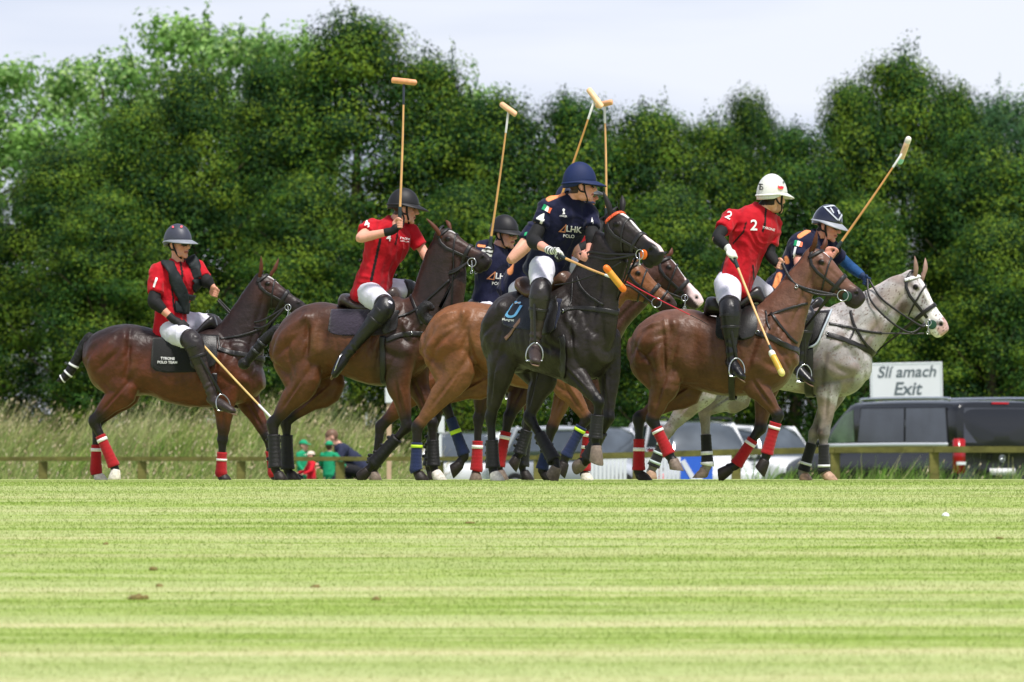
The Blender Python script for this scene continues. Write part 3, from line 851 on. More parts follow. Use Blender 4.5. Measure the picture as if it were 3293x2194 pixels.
H3 = dict(label='orange chestnut polo pony with navy and lime leg wraps behind the black pony', D=60.5, px=1750, yaw=-6, C=(1350, 800, 2),
  bumps=[(185,438,70,14,25,.026),(215,500,80,22,28,-.022),(300,450,18,50,0,.018),(180,620,70,60,0,.020),(130,640,16,120,-25,-.016),(260,600,30,90,10,.016),(345,640,16,110,10,-.024),(90,700,60,16,-60,-.014),(930,900,60,16,-40,-.014)],
  torso=[(35,530,22,690,.11),(85,440,72,770,.21),(185,370,185,790,.26),(305,343,320,740,.27),(430,352,440,810,.27),(560,380,560,870,.29),(700,380,700,905,.29),(840,345,840,905,.28),(940,390,940,890,.24),(1030,470,1035,830,.18),(1095,570,1100,740,.12)],
  neck=[(860,350,1100,650,.17),(1000,260,1190,490,.125),(1130,180,1280,390,.10),(1250,110,1350,310,.09),(1330,70,1410,230,.08)],
  P=(1372,66), M=(1650,340), ears=[(1350,70,1300,20,-.05),(1390,70,1370,10,.05)],
  legs=dict(nh=[(200,540),(250,790),(-15,1145),(-25,1420),(-12,1450),(12,1490),'dark'], fh=[(300,540),(410,840),(155,975),(285,1325),(255,1385),(203,1428),'dark'],
            nf=[(970,600),(930,860),(1070,1090),(940,1335),(925,1380),(898,1440),'dark'], ff=[(1010,600),(960,850),(850,1150),(785,1420),(800,1450),(835,1490),'dark']),
  wraps=dict(nh=('navy',.37,1.05,[.46]), fh=('navy',.33,1.0,[.58]), nf=('navy',.22,1.0,[.32]), ff=('navy',.35,1.0,[.45])),
  coat=up(BAY, kind='chestnut', base=(114,74,45), dark=(24,18,18), legstart=1.0, back=(132,83,51), backw=.2, backk=.5, muzzle=(50,34,30),
     paint=[(1370,200,110,160,0,(120,72,40),.6),(150,640,100,160,60,(120,65,33),.5)]),
  tail=dict(pts=[(70,470),(30,440),(20,410),(40,370),(75,380)], r=[.05,.045,.05,.05,.03], bands=[], knot=False),
  tack=dict(ring=.045, drop=True, curb=False, hand_t=0,
     reins=[([(1330,235,.1),(1180,260,.12),(1000,150,.1)],.016)],
     straps=[('breastplate',[(880,560),(960,540),(1040,560),(1100,600)],.038)], pad=[(560,390),(850,380),(830,600),(560,600)], padname='navy', padcol=(24,28,52),
     flap=[(720,400),(840,390),(850,600),(720,600)], seat=[(520,345,.10,.05),(570,330,.17,.05),(660,370,.16,.05),(760,360,.13,.05),(820,310,.09,.05),(850,320,.06,.05)], girth=(840,600,880,.07)))

H4 = dict(label='black polo pony with white blaze and orange browband in front of the group', D=58.2, px=1770, yaw=-42, C=(1350, 800, 2), voxel=.010,
  bumps=[(1000,530,80,80,0,.020),(900,560,18,110,-12,-.024),(1100,600,14,140,8,-.022),(1180,600,30,100,0,.018),(1010,700,60,40,0,.020),(430,600,14,140,6,.016),(500,660,18,120,8,-.024),(560,560,60,20,30,.014),(950,640,50,14,-30,-.014),(1220,560,12,140,0,-.016)],
  torso=[(458,480,452,660,.11),(508,370,492,740,.21),(572,292,565,790,.26),(640,268,645,800,.27),(705,285,712,780,.27),(772,310,785,800,.29),(842,300,865,825,.29),(915,260,950,850,.28),(985,235,1030,850,.27),(1070,320,1115,830,.24),(1150,450,1180,750,.17)],
  neck=[(940,235,1215,650,.18),(985,155,1260,490,.13),(1050,50,1266,350,.11),(1108,-22,1293,200,.098),(1138,-118,1330,90,.09)],
  P=(1262,-258), M=(1558,0), mouth=.05, ears=[(1225,-225,1178,-372,-.065),(1300,-255,1300,-345,.06)],
  legs=dict(nh=[(570,480),(530,740),(458,1085),(470,1410),(478,1450),(497,1492),'white'], fh=[(690,480),(795,800),(705,1085),(868,1365),(875,1405),(850,1465),'horn'],
            nf=[(1010,560),(975,770),(1150,985),(1130,1225),(1132,1275),(1132,1375),'horn'], ff=[(1200,560),(1215,790),(1215,1085),(1080,1350),(1055,1372),(1008,1400),'horn']),
  wraps=dict(nh=('boot_plain',.45,1.0,[]), fh=('boot_plain',.4,1.0,[]), nf=('boot_plain',.35,.98,[]), ff=('boot_plain',.35,1.0,[])),
  coat=dict(kind='black', base=(38,32,31), dark=(14,12,13), legstart=.6, crest=(14,13,14), muzzle=(24,22,24), ear=(24,20,21), face=[(.13,-.1,.32,.07,.032,.016,WHT),(.32,-.1,.62,.05,.016,.024,WHT),(.62,-.1,1.02,.05,.026,.03,(226,205,205))],
     paint=[(1000,640,120,200,0,(33,28,26),.5),(660,700,120,90,0,(41,35,32),.5)]),
  tack=dict(ring=.038, brow='orange', guard=(228,110,30), hand_t=-.06,
     reins=[([(1200,35,.09),(1100,20,.09),(1062,42)],.018),([(1210,70,.09),(1110,50,.09),(1062,52)],.018)],
     straps=[('breastplate',[(918,402),(990,383),(1080,385),(1180,398),(1250,408)],.036),('martingale',[(1010,175),(1040,250),(1110,320),(1200,375)],.016),('martingale',[(985,190),(980,290),(972,380)],.014)],
     cords=[('draw_rein',[(870,235,-.28),(980,215,-.24),(1090,180,-.18),(1200,140,-.13),(1290,90,-.08)],.006)],
     rings=[(925,402,.014)], tan_straps=[('off_strap',[(690,400),(650,460),(600,530),(552,582)],.032)], pad=[(648,300),(930,330),(880,545),(505,500)], padname='navy', padcol=(26,28,56), flap=[(790,330),(890,310),(880,540),(770,560)],
     seat=[(665,240,.09,.07),(695,235,.16,.065),(760,290,.16,.05),(850,270,.13,.05),(900,220,.10,.05),(935,190,.08,.06),(960,210,.05,.05)], seatcol=(84,58,44), seatname='tan', girth=(925,560,850,.055)))

H5 = dict(label='bay polo pony in black boots with blue straps hidden behind the group', D=64.3, px=1640, yaw=-4, C=(1350, 800, 2), voxel=.013,
  torso=[(-165,545,-180,705,.11),(-118,470,-130,785,.21),(-20,425,-20,790,.26),(100,400,110,780,.27),(225,400,235,830,.27),(355,410,355,880,.29),(495,410,495,905,.29),(635,380,635,905,.28),(735,420,735,890,.24),(825,490,830,830,.18),(890,590,895,740,.12)],
  neck=[(655,390,895,660,.17),(770,300,960,520,.125),(870,230,1040,420,.10),(970,170,1090,340,.09),(1040,140,1130,280,.08)],
  P=(1090,130), M=(1350,370), ears=[(1060,140,1020,90,-.05),(1100,130,1080,80,.05)],
  legs=dict(nh=[(10,560),(40,840),(-250,1145),(-292,1400),(-300,1445),(-290,1490),'horn'], fh=[(60,560),(160,860),(100,1090),(60,1400),(70,1440),(85,1490),'dark'],
            nf=[(760,620),(730,860),(700,1130),(640,1320),(620,1345),(590,1400),'dark'], ff=[(790,620),(760,860),(690,1130),(660,1400),(668,1440),(690,1490),'dark']),
  wraps=dict(nf=('bootblue',.2,1.0,[.8]), ff=('bootblue',.2,1.0,[.28,.93]), nh=('boot_plain',.7,1.0,[]), fh=('bootblue',.3,1.0,[.9])),
  coat=up(BAY, base=(102,57,33)),
  tack=dict(curb=False, hand_t=0, reins=[([(1000,260,.1),(700,230,.1)],.016)], straps=[('breastplate',[(680,570),(800,550),(890,610)],.038)], pad=[(360,420),(640,410),(620,620),(360,620)], padname='navy', padcol=(24,28,52),
     seat=[(320,365,.10,.05),(370,350,.17,.05),(460,390,.16,.05),(560,380,.13,.05),(620,330,.09,.05),(650,340,.06,.05)]))

H6 = dict(label='bay polo pony with broad white blaze looking out right of the black pony', D=62.5, px=1850, yaw=-4, C=(1350, 800, 2), voxel=.012,
  torso=[(235,545,222,705,.11),(285,465,272,785,.21),(385,395,385,790,.26),(505,370,520,760,.27),(630,375,640,820,.27),(760,395,760,870,.29),(900,395,900,895,.29),(1030,360,1030,895,.28),(1120,400,1120,880,.24),(1190,480,1195,820,.18),(1240,580,1245,730,.12)],
  neck=[(1050,360,1250,660,.17),(1190,270,1340,500,.125),(1320,170,1440,390,.10),(1430,90,1520,300,.09),(1520,45,1590,220,.08)],
  P=(1575,28), M=(1828,318), ears=[(1560,50,1520,20,-.05),(1600,40,1622,-8,.05)],
  legs=dict(nh=[(400,560),(440,840),(378,1090),(365,1415),(358,1445),(352,1492),'horn'], fh=[(500,560),(680,860),(575,1080),(508,1400),(512,1435),(525,1490),'horn'],
            nf=[(1150,620),(1120,870),(1090,1130),(1060,1415),(1058,1450),(1072,1492),'white'], ff=[(1180,620),(1170,870),(1150,1120),(1065,1350),(1040,1372),(1000,1400),'horn']),
  wraps=dict(nh=('red',.45,1.05,[.57]), fh=('red',.30,1.0,[.42]), nf=('red',.15,1.05,[.25,.52]), ff=('red',.2,1.0,[.3])),
  coat=up(BAY, base=(67,41,32), face=[(.10,-.1,.55,.06,.026,.024,WHT),(.55,-.1,1.05,.17,.034,.07,(232,205,205))], muzzle=(60,46,50)),
  tack=dict(ring=.03, hand_t=0, reins=[([(1500,250,.1),(1300,200,.1),(1130,100,.1)],.016)], straps=[('breastplate',[(1090,560),(1180,550),(1250,620)],.038)],
     pad=[(760,400),(1040,390),(1020,610),(760,610)], padname='black', padcol=(20,20,22), flap=[(920,410),(1040,400),(1050,610),(920,610)],
     seat=[(720,355,.10,.05),(770,340,.17,.05),(860,380,.16,.05),(960,370,.13,.05),(1020,320,.09,.05),(1050,330,.06,.05)], girth=(1040,600,870,.07)))

H7 = dict(label='reddish bay polo pony in red leg wraps ridden by the white helmeted player', D=59.0, px=2310, yaw=-9, C=(1980, 800, 2), voxel=.0095,
  bumps=[(270,498,75,14,22,.030),(310,560,70,24,25,-.024),(345,500,16,60,8,.018),(200,600,60,60,0,.018),(215,700,90,14,-50,-.018),(290,700,34,100,4,.020),(338,720,14,130,2,-.026),(1000,640,60,70,0,.016),(905,680,16,120,-20,-.018),(950,735,60,45,20,.016),(1100,720,14,80,25,-.016),(1060,800,40,30,0,.014),(600,880,200,14,0,-.008),(1050,640,14,90,35,-.012)],
  torso=[(112,565,100,740,.11),(160,480,150,840,.21),(270,412,268,880,.26),(400,388,400,880,.27),(530,398,520,910,.27),(650,440,650,940,.29),(780,430,790,950,.29),(890,370,905,945,.28),(990,390,1015,925,.25),(1080,480,1100,860,.19),(1140,600,1155,760,.13)],
  neck=[(900,370,1170,700,.17),(1030,250,1215,500,.13),(1105,155,1245,375,.105),(1175,75,1285,265,.09),(1235,10,1335,170,.083)],
  P=(1288,-18), M=(1606,292), ears=[(1262,-5,1292,-118,-.06),(1330,-10,1352,-80,.06)],
  legs=dict(nh=[(300,620),(318,850),(236,1100),(345,1325),(366,1362),(386,1425),'horn'], fh=[(340,620),(470,890),(152,1090),(148,1425),(158,1458),(186,1490),'dark'],
            nf=[(1010,600),(890,850),(1042,1072),(970,1325),(956,1362),(922,1430),'dark'], ff=[(1050,600),(970,880),(930,1155),(775,1390),(732,1412),(662,1455),'dark']),
  wraps=dict(nh=('red',.24,1.0,[.33]), fh=('red',.40,1.0,[.60]), nf=('red',.18,.98,[.31]), ff=('red',.30,1.0,[.42])),
  coat=up(BAY, base=(88,55,36), dark=(20,18,20), legstart=.75, back=(107,73,60), backw=.2, backk=.8, crest=(40,26,22), muzzle=(40,32,34), face=[(.15,-.1,.25,.08,.028,.020,WHT)],
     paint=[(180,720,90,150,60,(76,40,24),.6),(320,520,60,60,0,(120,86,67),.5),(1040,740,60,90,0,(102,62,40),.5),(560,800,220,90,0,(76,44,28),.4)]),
  tack=dict(ring=.045, guard=(24,60,44), curb=False, hand_t=-.03,
     reins=[([(1200,250,.10),(1120,190,.08),(1070,95)],.022),([(1280,290,.09),(1150,225,.09),(1080,110)],.018)],
     straps=[('breastplate',[(905,542),(980,565),(1060,605),(1130,640),(1180,655)],.044),('martingale',[(985,430),(1080,395),(1180,365),(1270,345)],.020),('martingale',[(1000,415),(1060,500),(1130,580),(1190,625)],.020),('martingale',[(965,400),(975,470),(990,520)],.014)],
     rings=[(912,540,.015),(1162,245,.012)], pad=[(650,400),(900,390),(880,590),(640,590)], padname='black', padcol=(22,22,24), flap=[(800,400),(910,380),(905,560),(790,600)],
     seat=[(578,395,.08,.06),(600,370,.17,.075),(660,375,.18,.075),(740,400,.15,.05),(830,350,.12,.05),(890,300,.09,.06),(930,300,.07,.07),(960,340,.05,.05)], girth=(742,600,940,.05)))

H8 = dict(label='flecked grey polo pony with pink muzzle at the right end', D=61.4, px=2600, yaw=-10, C=(2400, 800, 2), voxel=.0095,
  bumps=[(600,760,80,70,0,.018),(520,780,18,120,-10,-.022),(720,760,40,90,0,.014),(660,840,70,14,10,-.014),(780,700,14,60,0,-.012),(880,420,90,14,-40,-.012),(620,620,60,16,30,.014)],
  torso=[(-380,490,-390,660,.11),(-325,425,-330,760,.21),(-220,405,-220,840,.26),(-90,405,-90,850,.27),(60,425,50,880,.28),(220,430,210,910,.29),(370,410,370,930,.29),(500,370,500,950,.29),(620,430,620,950,.26),(710,510,700,920,.2),(770,620,765,850,.14)],
  neck=[(520,385,800,700,.17),(680,310,880,610,.135),(820,240,950,500,.11),(930,185,1000,410,.095),(1020,155,1060,330,.085)],
  P=(1082,140), M=(1306,500), ears=[(1082,165,1082,45,-.055),(1138,160,1150,58,.055)],
  legs=dict(nh=[(-340,600),(-270,880),(-505,1175),(-598,1400),(-612,1435),(-625,1482),'tan'], fh=[(-240,600),(-60,930),(-268,1050),(-250,1390),(-268,1425),(-312,1475),'horn'],
            nf=[(620,640),(535,880),(497,1195),(500,1430),(510,1452),(540,1490),'tan'], ff=[(660,640),(580,890),(440,1190),(368,1430),(366,1455),(378,1492),'tan']),
  wraps=dict(nh=('whitewrap',.3,1.0,[.40,.62,.88]), fh=('blackwrap',.43,1.0,[.78,.98]), nf=('blackwrap',.28,1.03,[.86]), ff=('blackwrap',.26,1.0,[.80])),
  coat=dict(kind='grey', base=(172,168,168), dark=(84,74,70), legstart=.0, legk=.6, muzzle=(110,100,102), crest=(196,186,180), ear=(150,120,108),
     face=[(.1,-.1,1.1,.30,.055,.06,(232,226,226)),(.84,-.1,1.1,.2,.05,.08,(196,160,156))],
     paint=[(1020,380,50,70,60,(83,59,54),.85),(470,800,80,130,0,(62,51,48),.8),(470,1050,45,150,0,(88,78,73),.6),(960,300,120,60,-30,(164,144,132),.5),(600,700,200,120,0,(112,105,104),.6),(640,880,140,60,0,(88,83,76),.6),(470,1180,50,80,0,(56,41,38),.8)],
     speck=[(56.0,-.36,(116,98,92)),(80.0,-.38,(90,72,68)),(7,-.12,(140,128,124)),(3.5,-.16,(146,130,124))]),
  tack=dict(ring=.028, brow='white', guard=(30,70,52), hand_t=-.03,
     reins=[([(1060,540,.11),(930,470,.14),(800,330,.13),(778,195)],.016),([(1130,500,.08),(1000,420,.10),(870,320,.11),(790,200)],.016)],
     straps=[('breastplate',[(520,552),(620,582),(740,632),(815,668)],.040),('martingale',[(530,482),(650,505),(760,530),(870,545)],.020),('martingale',[(672,400),(690,480),(750,590),(810,655)],.020),('martingale',[(702,505),(680,550),(664,585)],.014)],
     cords=[('draw_rein',[(870,545,-.13),(960,545,-.11),(1060,548,-.09),(1140,545,-.06)],.007)],
     rings=[(522,545,.012)], pad=[(250,420),(545,400),(440,640),(240,640)], padname='violet', padcol=(30,28,40), edge=((170,180,190),[-1]), flap=[(330,420),(520,420),(450,600),(330,640)],
     seat=[(170,395,.10,.05),(210,380,.17,.05),(300,410,.16,.05),(400,400,.13,.05),(460,350,.09,.05),(490,360,.06,.05)], girth=(400,640,920,.075)))
# ------------------------------------------------------------------ riders
mat('webbing', lin(18, 17, 20), rough=.7, var=.2)
mat('skin', (1, 1, 1), rough=.5, spec=.35, var=.06, attr=True, vscale=60, bump=.08, bscale=150)
def Rz(a): return Matrix.Rotation(R(a), 3, 'Z')
def Ry(a): return Matrix.Rotation(R(a), 3, 'Y')
def Rx(a): return Matrix.Rotation(R(a), 3, 'X')

def head_shapes(mb, c, M, ears=True):
    """human head in its own axes: x forward, y left, z up; c is the point between the ears"""
    T = lambda x, y, z: c + M @ V3(x, y, z)
    mb.ell(T(-.012, 0, .045), (.098, .077, .095), M)
    mb.ell(T(.030, 0, -.010), (.068, .064, .100), M)
    mb.ell(T(.030, 0, -.075), (.060, .052, .040), M)
    mb.ell(T(.076, 0, -.100), (.022, .024, .020), M)
    mb.tube([T(.090, 0, .028), T(.103, 0, .005), T(.118, 0, -.022)], [.010, .012, .015])
    mb.ell(T(.105, 0, -.028), (.016, .019, .011), M)
    mb.ell(T(.080, 0, .034), (.020, .052, .010), M)
    mb.ell(T(.094, 0, -.055), (.012, .024, .006), M)
    mb.ell(T(.092, 0, -.068), (.012, .021, .007), M)
    for s in (-1, 1):
        mb.ell(T(.062, s * .042, -.018), (.026, .020, .018), M)
        mb.tube([T(.02, s * .056, -.05), T(.05, s * .045, -.09)], [.018, .016])
        if ears:
            mb.ell(T(-.010, s * .078, .0), (.021, .010, .032), M @ Ry(-12)); mb.ell(T(-.006, s * .080, -.026), (.011, .009, .011), M)

def hand_shapes(mb, wrist, G, A, rg=.013, thumb_up=True, spread=.0195, fr=.0088):
    """palm, four fingers and thumb closed round an axis A through G, coming from the wrist"""
    G = Vector(G); A = Vector(A).normalized(); D = (G - wrist); D = (D - A * D.dot(A))
    if D.length < .01: D = A.orthogonal()
    D.normalize(); S = A.cross(D).normalized()
    # palm sits on the side S of the handle
    pc = G - D * .030 + S * (rg + .012)
    Mp = Matrix((D, A, S)).transposed()
    mb.ell(pc, (.046, .042, .019), Mp)
    mb.tube([wrist, wrist.lerp(pc, .6), pc], [(.027, .024), (.028, .024), (.030, .020)])
    for i in range(4):
        o = G + A * ((i - 1.5) * spread); L_ = (.92, 1.0, .95, .80)[i]; r = rg + fr * .85
        pts = []
        for k_, an in enumerate((70, 30, -15, -65, -110, -150)):
            rr_ = r * (1.55 if k_ == 0 else 1.12 if k_ == 1 else 1.0)
            an_ = an * (L_ if an < 0 else 1)
            pts.append(o + S * (math.sin(R(an_)) * rr_) + D * (math.cos(R(an_)) * rr_))
        pts[0] = o + S * (rg + .014) - D * .006
        mb.tube(pts, [fr * 1.1, fr * 1.08, fr, fr, fr * .92, fr * .85], n=8, sub=2)
    ta = A * (1 if thumb_up else -1)
    mb.tube([pc - D * .02 + ta * .020, G - D * (rg + .012) + ta * .042 + S * .004, G - D * (rg * .3) + ta * .046 - S * (rg + .006), G + D * .016 + ta * .038 - S * (rg + .008)],
            [.014, .012, .0105, .009], n=8, sub=3)

def helmet(c, M, root, col, st, brimcol=None):
    """polo helmet: shell with a ridge, sloping brim and chin straps; c = point between the ears"""
    T = lambda x, y, z: c + M @ V3(x, y, z)
    m = mat('helmet_' + st['name'], lin(*col), rough=st.get('rough', .55), spec=.4, var=.10, vscale=90, bump=.1, bscale=200, coat=st.get('coat', 0))
    rx, ry, rz, zb = st.get('rx', .135), st.get('ry', .112), st.get('rz', .145), .035
    mb = MB(); n = 40; prof = []
    def pt(an, th, k=1.0):
        x = math.cos(an) * rx * k * math.cos(th); y = math.sin(an) * ry * k * math.cos(th); z = zb + rz * k * math.sin(th)
        if x < 0: z -= .012 * (-x / rx) * (1 - math.sin(th))
        return x - .012, y, z
    rings = []
    for th in (88, 78, 66, 54, 42, 30, 18, 8, 0):
        rings.append([T(*pt(2 * math.pi * j / n, R(th))) for j in range(n)])
    # skirt down the back
    sk = []
    for dz in (.02, .035):
        r_ = []
        for j in range(n):
            an = 2 * math.pi * j / n; x, y, z = pt(an, 0)
            back = max(0, -math.cos(an) + .35)
            r_.append(T(x * .985, y * .985, z - dz * min(1, back * 1.2)))
        sk.append(r_)
    rings += sk
    inner = []
    for j in range(n):
        an = 2 * math.pi * j / n; x, y, z = pt(an, 0); back = max(0, -math.cos(an) + .35)
        inner.append(T(x * .90, y * .90, z - .035 * min(1, back * 1.2)))
    rings.append(inner)
    rings.append([T(*pt(2 * math.pi * j / n, R(50), .9)) for j in range(n)])
    mb.rings(rings)
    sh = mb.obj('helmet', m, root)
    # brim
    mb = MB(); rg = []
    be, drop = st.get('brim', .062), st.get('drop', .030)
    def edge(an, f, dz):
        x, y, z = pt(an, 0); ca = math.cos(an)
        e = (.010 + be * max(0, (ca + .35) / 1.35) ** 1.4) * f
        return T(x + math.cos(an) * e, y + math.sin(an) * e * .7, z + .006 - drop * f * max(0, (ca + .2) / 1.2) ** .8 - .004 * f + dz)
    for f, dz in ((0, .004), (.5, .003), (1, .0), (1.03, -.004), (1, -.008), (.5, -.006), (0, -.006)):
        rg.append([edge(2 * math.pi * j / n, f, dz) for j in range(n)])
    rg.append(rg[0]); mb.rings(rg, cap=False)
    mbm = m if brimcol is None else mat('brim_' + st['name'], lin(*brimcol), rough=.45, var=.1)
    mb.obj('brim', mbm, sh)
    # chin strap
    ms = mat('webbing', lin(18, 17, 20), rough=.7, var=.2)
    for s in (-1, 1):
        MB().tube([T(.012, s * .096, .03), T(.018, s * .082, -.03), T(.038, s * .060, -.085), T(.050, s * .02, -.118)], [(.009, .004)] * 4, n=8).obj('chin_strap', ms, sh)
        MB().tube([T(-.055, s * .080, .02), T(-.02, s * .086, -.035), T(.018, s * .078, -.045)], [(.007, .004)] * 3, n=8).obj('chin_strap', ms, sh)
    return sh, T

def cloth_finish(me, amp=.006, seed=0.0, fold=(1, 1, 1)):
    v = verts(me); n_ = norms(me)
    a = vnoise(v, 9.0, seed, (1.0, 1.0, .55)); b = vnoise(v, 22.0, seed + 4, (1.0, 1.0, .45)); r_ = 1 - np.abs(vnoise(v, 6.5, seed + 8, (1.3, 1.3, .5))) * 3
    w_ = vnoise(v, 4.2, seed + 12, (1.0, 1.0, 1.0)) * 2.2; dg_ = np.sin(v[:, 2] * 34 + v[:, 0] * 22 + w_ * 7)
    v = v + n_ * (a * amp + b * amp * .45 + np.clip(r_, 0, 1) * amp * .8 + np.clip(dg_, -.2, 1) * amp * .55 * smooth01((np.abs(vnoise(v, 3.0, seed + 2)) - .05) / .15))[:, None]
    setv(me, v); return v

def make_rider(S, hz=None):
    """S: rider spec in crop coordinates of its own C; hz = the horse context it sits on"""
    ox, oy, sc = S['C']
    hfr = hz['fr']; S_D = hfr.D
    seat = hfr.p(ox + S['pelvis'][0] / sc, oy + S['pelvis'][1] / sc, 0)
    fr = hfr
    # root at the seat; geometry in the horse frame shifted to the seat
    O = V3(seat.x, 0, seat.z - .12)
    Mroot = hfr.M @ Matrix.Translation(O)
    root = empty('person', Mroot, S['label'], 'person', 'mounted polo players')
    fr2 = Fr(hfr.X / hfr.D * F + CX, hfr.D, math.degrees(hfr.yaw)); 
    # local frame whose pt() returns coordinates relative to O
    class L_:
        pass
    def p(u, v, t=0.0): return hfr.p(ox + u / sc, oy + v / sc, t) - O
    J = {k_: p(*S[k_]) for k_ in ('pelvis', 'neck', 'head', 'shn', 'shf', 'eln', 'elf', 'wrn', 'wrf', 'hpn', 'hpf', 'knn', 'knf', 'ann', 'anf', 'ton', 'tof') if k_ in S}
    tb = J['neck'] - J['pelvis']; tb.normalize()
    lat_t = (J['shf'] - J['shn']); lat_t = (lat_t - tb * lat_t.dot(tb)).normalized()
    fwd_t = lat_t.cross(tb).normalized()
    if fwd_t.x < -.3: pass
    lat_h = Rz(S.get('hipyaw', 0)) @ V3(0, 1, 0)
    Mh = Rz(S['hyaw']) @ Ry(S.get('hpitch', 0)) @ Rx(S.get('hroll', 0))
    skin = np.array(lin(*S.get('skin', (214, 160, 136))))
    # ---- body: one continuous skin (head, neck, trunk, arms, hands, legs)
    mb = MB(); hc = J['head']
    head_shapes(mb, hc, Mh)
    mb.tube([J['neck'] - tb * .03, J['neck'].lerp(hc, .5), hc + Mh @ V3(-.02, 0, -.03)], [(.060, .065), (.055, .056), (.056, .056)])
    chest = J['pelvis'].lerp(J['neck'], .68); wst = J['pelvis'].lerp(J['neck'], .34)
    def torso(mbx, inf, lo=0.0, hi=1.0):
        e = inf; st = []
        for f, d_, w_, off in ((-.15, .134, .170, 0), (.10, .120, .160, .0), (.32, .105, .142, .0), (.52, .118, .160, .004), (.70, .128, .182, .006), (.84, .115, .185, .0), (.93, .085, .150, -.006), (1.0, .060, .085, -.01)):
            if f < lo or f > hi: continue
            lt = lat_h.lerp(lat_t, min(1, max(0, f / .75))).normalized()
            c = J['pelvis'].lerp(J['neck'], f); fw = tb.cross(lt).normalized()
            bulk = S.get('bulk', 1.0)
            st.append((c, fw * (d_ * bulk + e), lt * (w_ * bulk * S.get('bw', 1.0) + e)))
        mbx.loft(st, n=24, sub=3, ex=2.3)
    torso(mb, -.012, -.01)
    arm = {}
    for s, sh, el, wr in (('n', 'shn', 'eln', 'wrn'), ('f', 'shf', 'elf', 'wrf')):
        a, b, c = J[sh], J[el], J[wr]
        mb.tube([J['neck'].lerp(a, .6) - tb * .05, a, a.lerp(b, .5), b, b.lerp(c, .3), b.lerp(c, .75), c], [.060, .056, .047, .040, .042, .032, .026], n=12)
        G = p(*S['grip' + s]); A = Vector((.35, 0, 1))
        if S.get('grip_abs' + s): A = (p(*S['grip_abs' + s]) - G)
        arm[s] = (a, b, c, G, A.normalized())
        if not S.get('glove' + s):
            hand_shapes(mb, c, G, A, thumb_up=S.get('thumb' + s, True))
    for s, hp_, kn, an, to in (('n', 'hpn', 'knn', 'ann', 'ton'), ('f', 'hpf', 'knf', 'anf', 'tof')):
        mb.tube([J[hp_], J[hp_].lerp(J[kn], .5), J[kn], J[kn].lerp(J[an], .35), J[an]], [(.082, .08), (.072, .068), (.052, .050), (.044, .042), (.030, .030)], n=12)
        sdb = (J[an] - J[kn]).normalized() * .045
        mb.tube([J[an], J[an] + sdb, J[an].lerp(J[to], .55) + sdb, J[to] + sdb - (J[to] - J[an]) * .12], [.030, .026, .020, .012], n=10)
    me = remesh(mb, S.get('voxel', .0062), 2, 'body')
    v = verts(me); n_ = norms(me)
    hl = (v - np.array(hc)) @ np.array(Mh)         # head coordinates
    # eye sockets
    for s in (-1, 1):
        d2 = ((hl[:, 0] - .085) / .03) ** 2 + ((hl[:, 1] - s * .030) / .016) ** 2 + ((hl[:, 2] - .012) / .011) ** 2
        v = v - n_ * (np.exp(-d2) * .006)[:, None]
    setv(me, v)
    c_ = np.tile(skin, (len(v), 1)); nn = vnoise(v, 14.0, 2.0)
    c_ *= (1 + nn * .10)[:, None]
    isH = np.linalg.norm(hl * np.array([1, 1, .8]), axis=1) < .14
    def mixs(m, col): nonlocal c_; m = np.clip(m, 0, 1)[:, None]; c_ = c_ * (1 - m) + np.array(lin(*col)) * m
    ch = np.exp(-(((hl[:, 0] - .07) / .03) ** 2 + ((np.abs(hl[:, 1]) - .04) / .022) ** 2 + ((hl[:, 2] + .025) / .025) ** 2)); mixs(isH * ch * .55, (205, 110, 98))
    mixs(isH * (np.abs(hl[:, 2] + .061) < .009) * (np.abs(hl[:, 1]) < .024) * (hl[:, 0] > .08) * .75, (158, 72, 70))
    mixs(isH * (np.abs(hl[:, 2] + .0615) < .003) * (np.abs(hl[:, 1]) < .02) * (hl[:, 0] > .08) * .8, (80, 30, 32))
    mixs(isH * (np.abs(hl[:, 2] - .033) < .007) * (np.abs(np.abs(hl[:, 1]) - .033) < .020) * (hl[:, 0] > .06), S.get('hair', (70, 48, 36)))
    mixs(isH * (((hl[:, 0] - .095) / .02) ** 2 + ((np.abs(hl[:, 1]) - .030) / .013) ** 2 + ((hl[:, 2] - .012) / .0055) ** 2 < 1), (40, 28, 26))
    mixs(isH * (hl[:, 2] > .03) * (hl[:, 0] < .05), S.get('hair', (70, 48, 36)))
    mixs(isH * (hl[:, 2] > -.055) * (hl[:, 0] < -.03) * (np.abs(hl[:, 1]) < .075), S.get('hair', (70, 48, 36)))
    if S.get('stubble'): mixs(isH * smooth01((-.035 - hl[:, 2]) / .02) * (hl[:, 0] > .0) * .35, S['stubble'])
    setcol(me, np.clip(c_, 0, 1))
    body = link('body', me, mat('skin', None, rough=.5, spec=.35, var=.06, attr=True, vscale=60, bump=.08, bscale=150), root)
    # ---- shirt
    mb = MB(); torso(mb, .014, -.2)
    for s in ('n', 'f'):
        a, b, c, G, A = arm[s]; sl = S.get('sleeve' + s, .62)
        full = S.get('longsleeve')
        pts = [J['neck'].lerp(a, .55) - tb * .045, a, a.lerp(b, .35), a.lerp(b, sl)]
        rr_ = [.072, .073, .067, .066]
        if full: pts = pts[:3] + [b, b.lerp(c, .6), b.lerp(c, .95)]; rr_ = [.072, .073, .062, .054, .044, .036]
        mb.tube(pts, rr_, n=16, round_ends=False)
    ms = remesh(mb, .0085, 2, 'shirt')
    v = cloth_finish(ms, S.get('fold', .011), S['px_seed'])
    base = np.array(lin(*S['shirt'])); c_ = np.tile(base, (len(v), 1))
    c_ *= (1 + vnoise(v, 5.0, 3.0) * .14)[:, None]
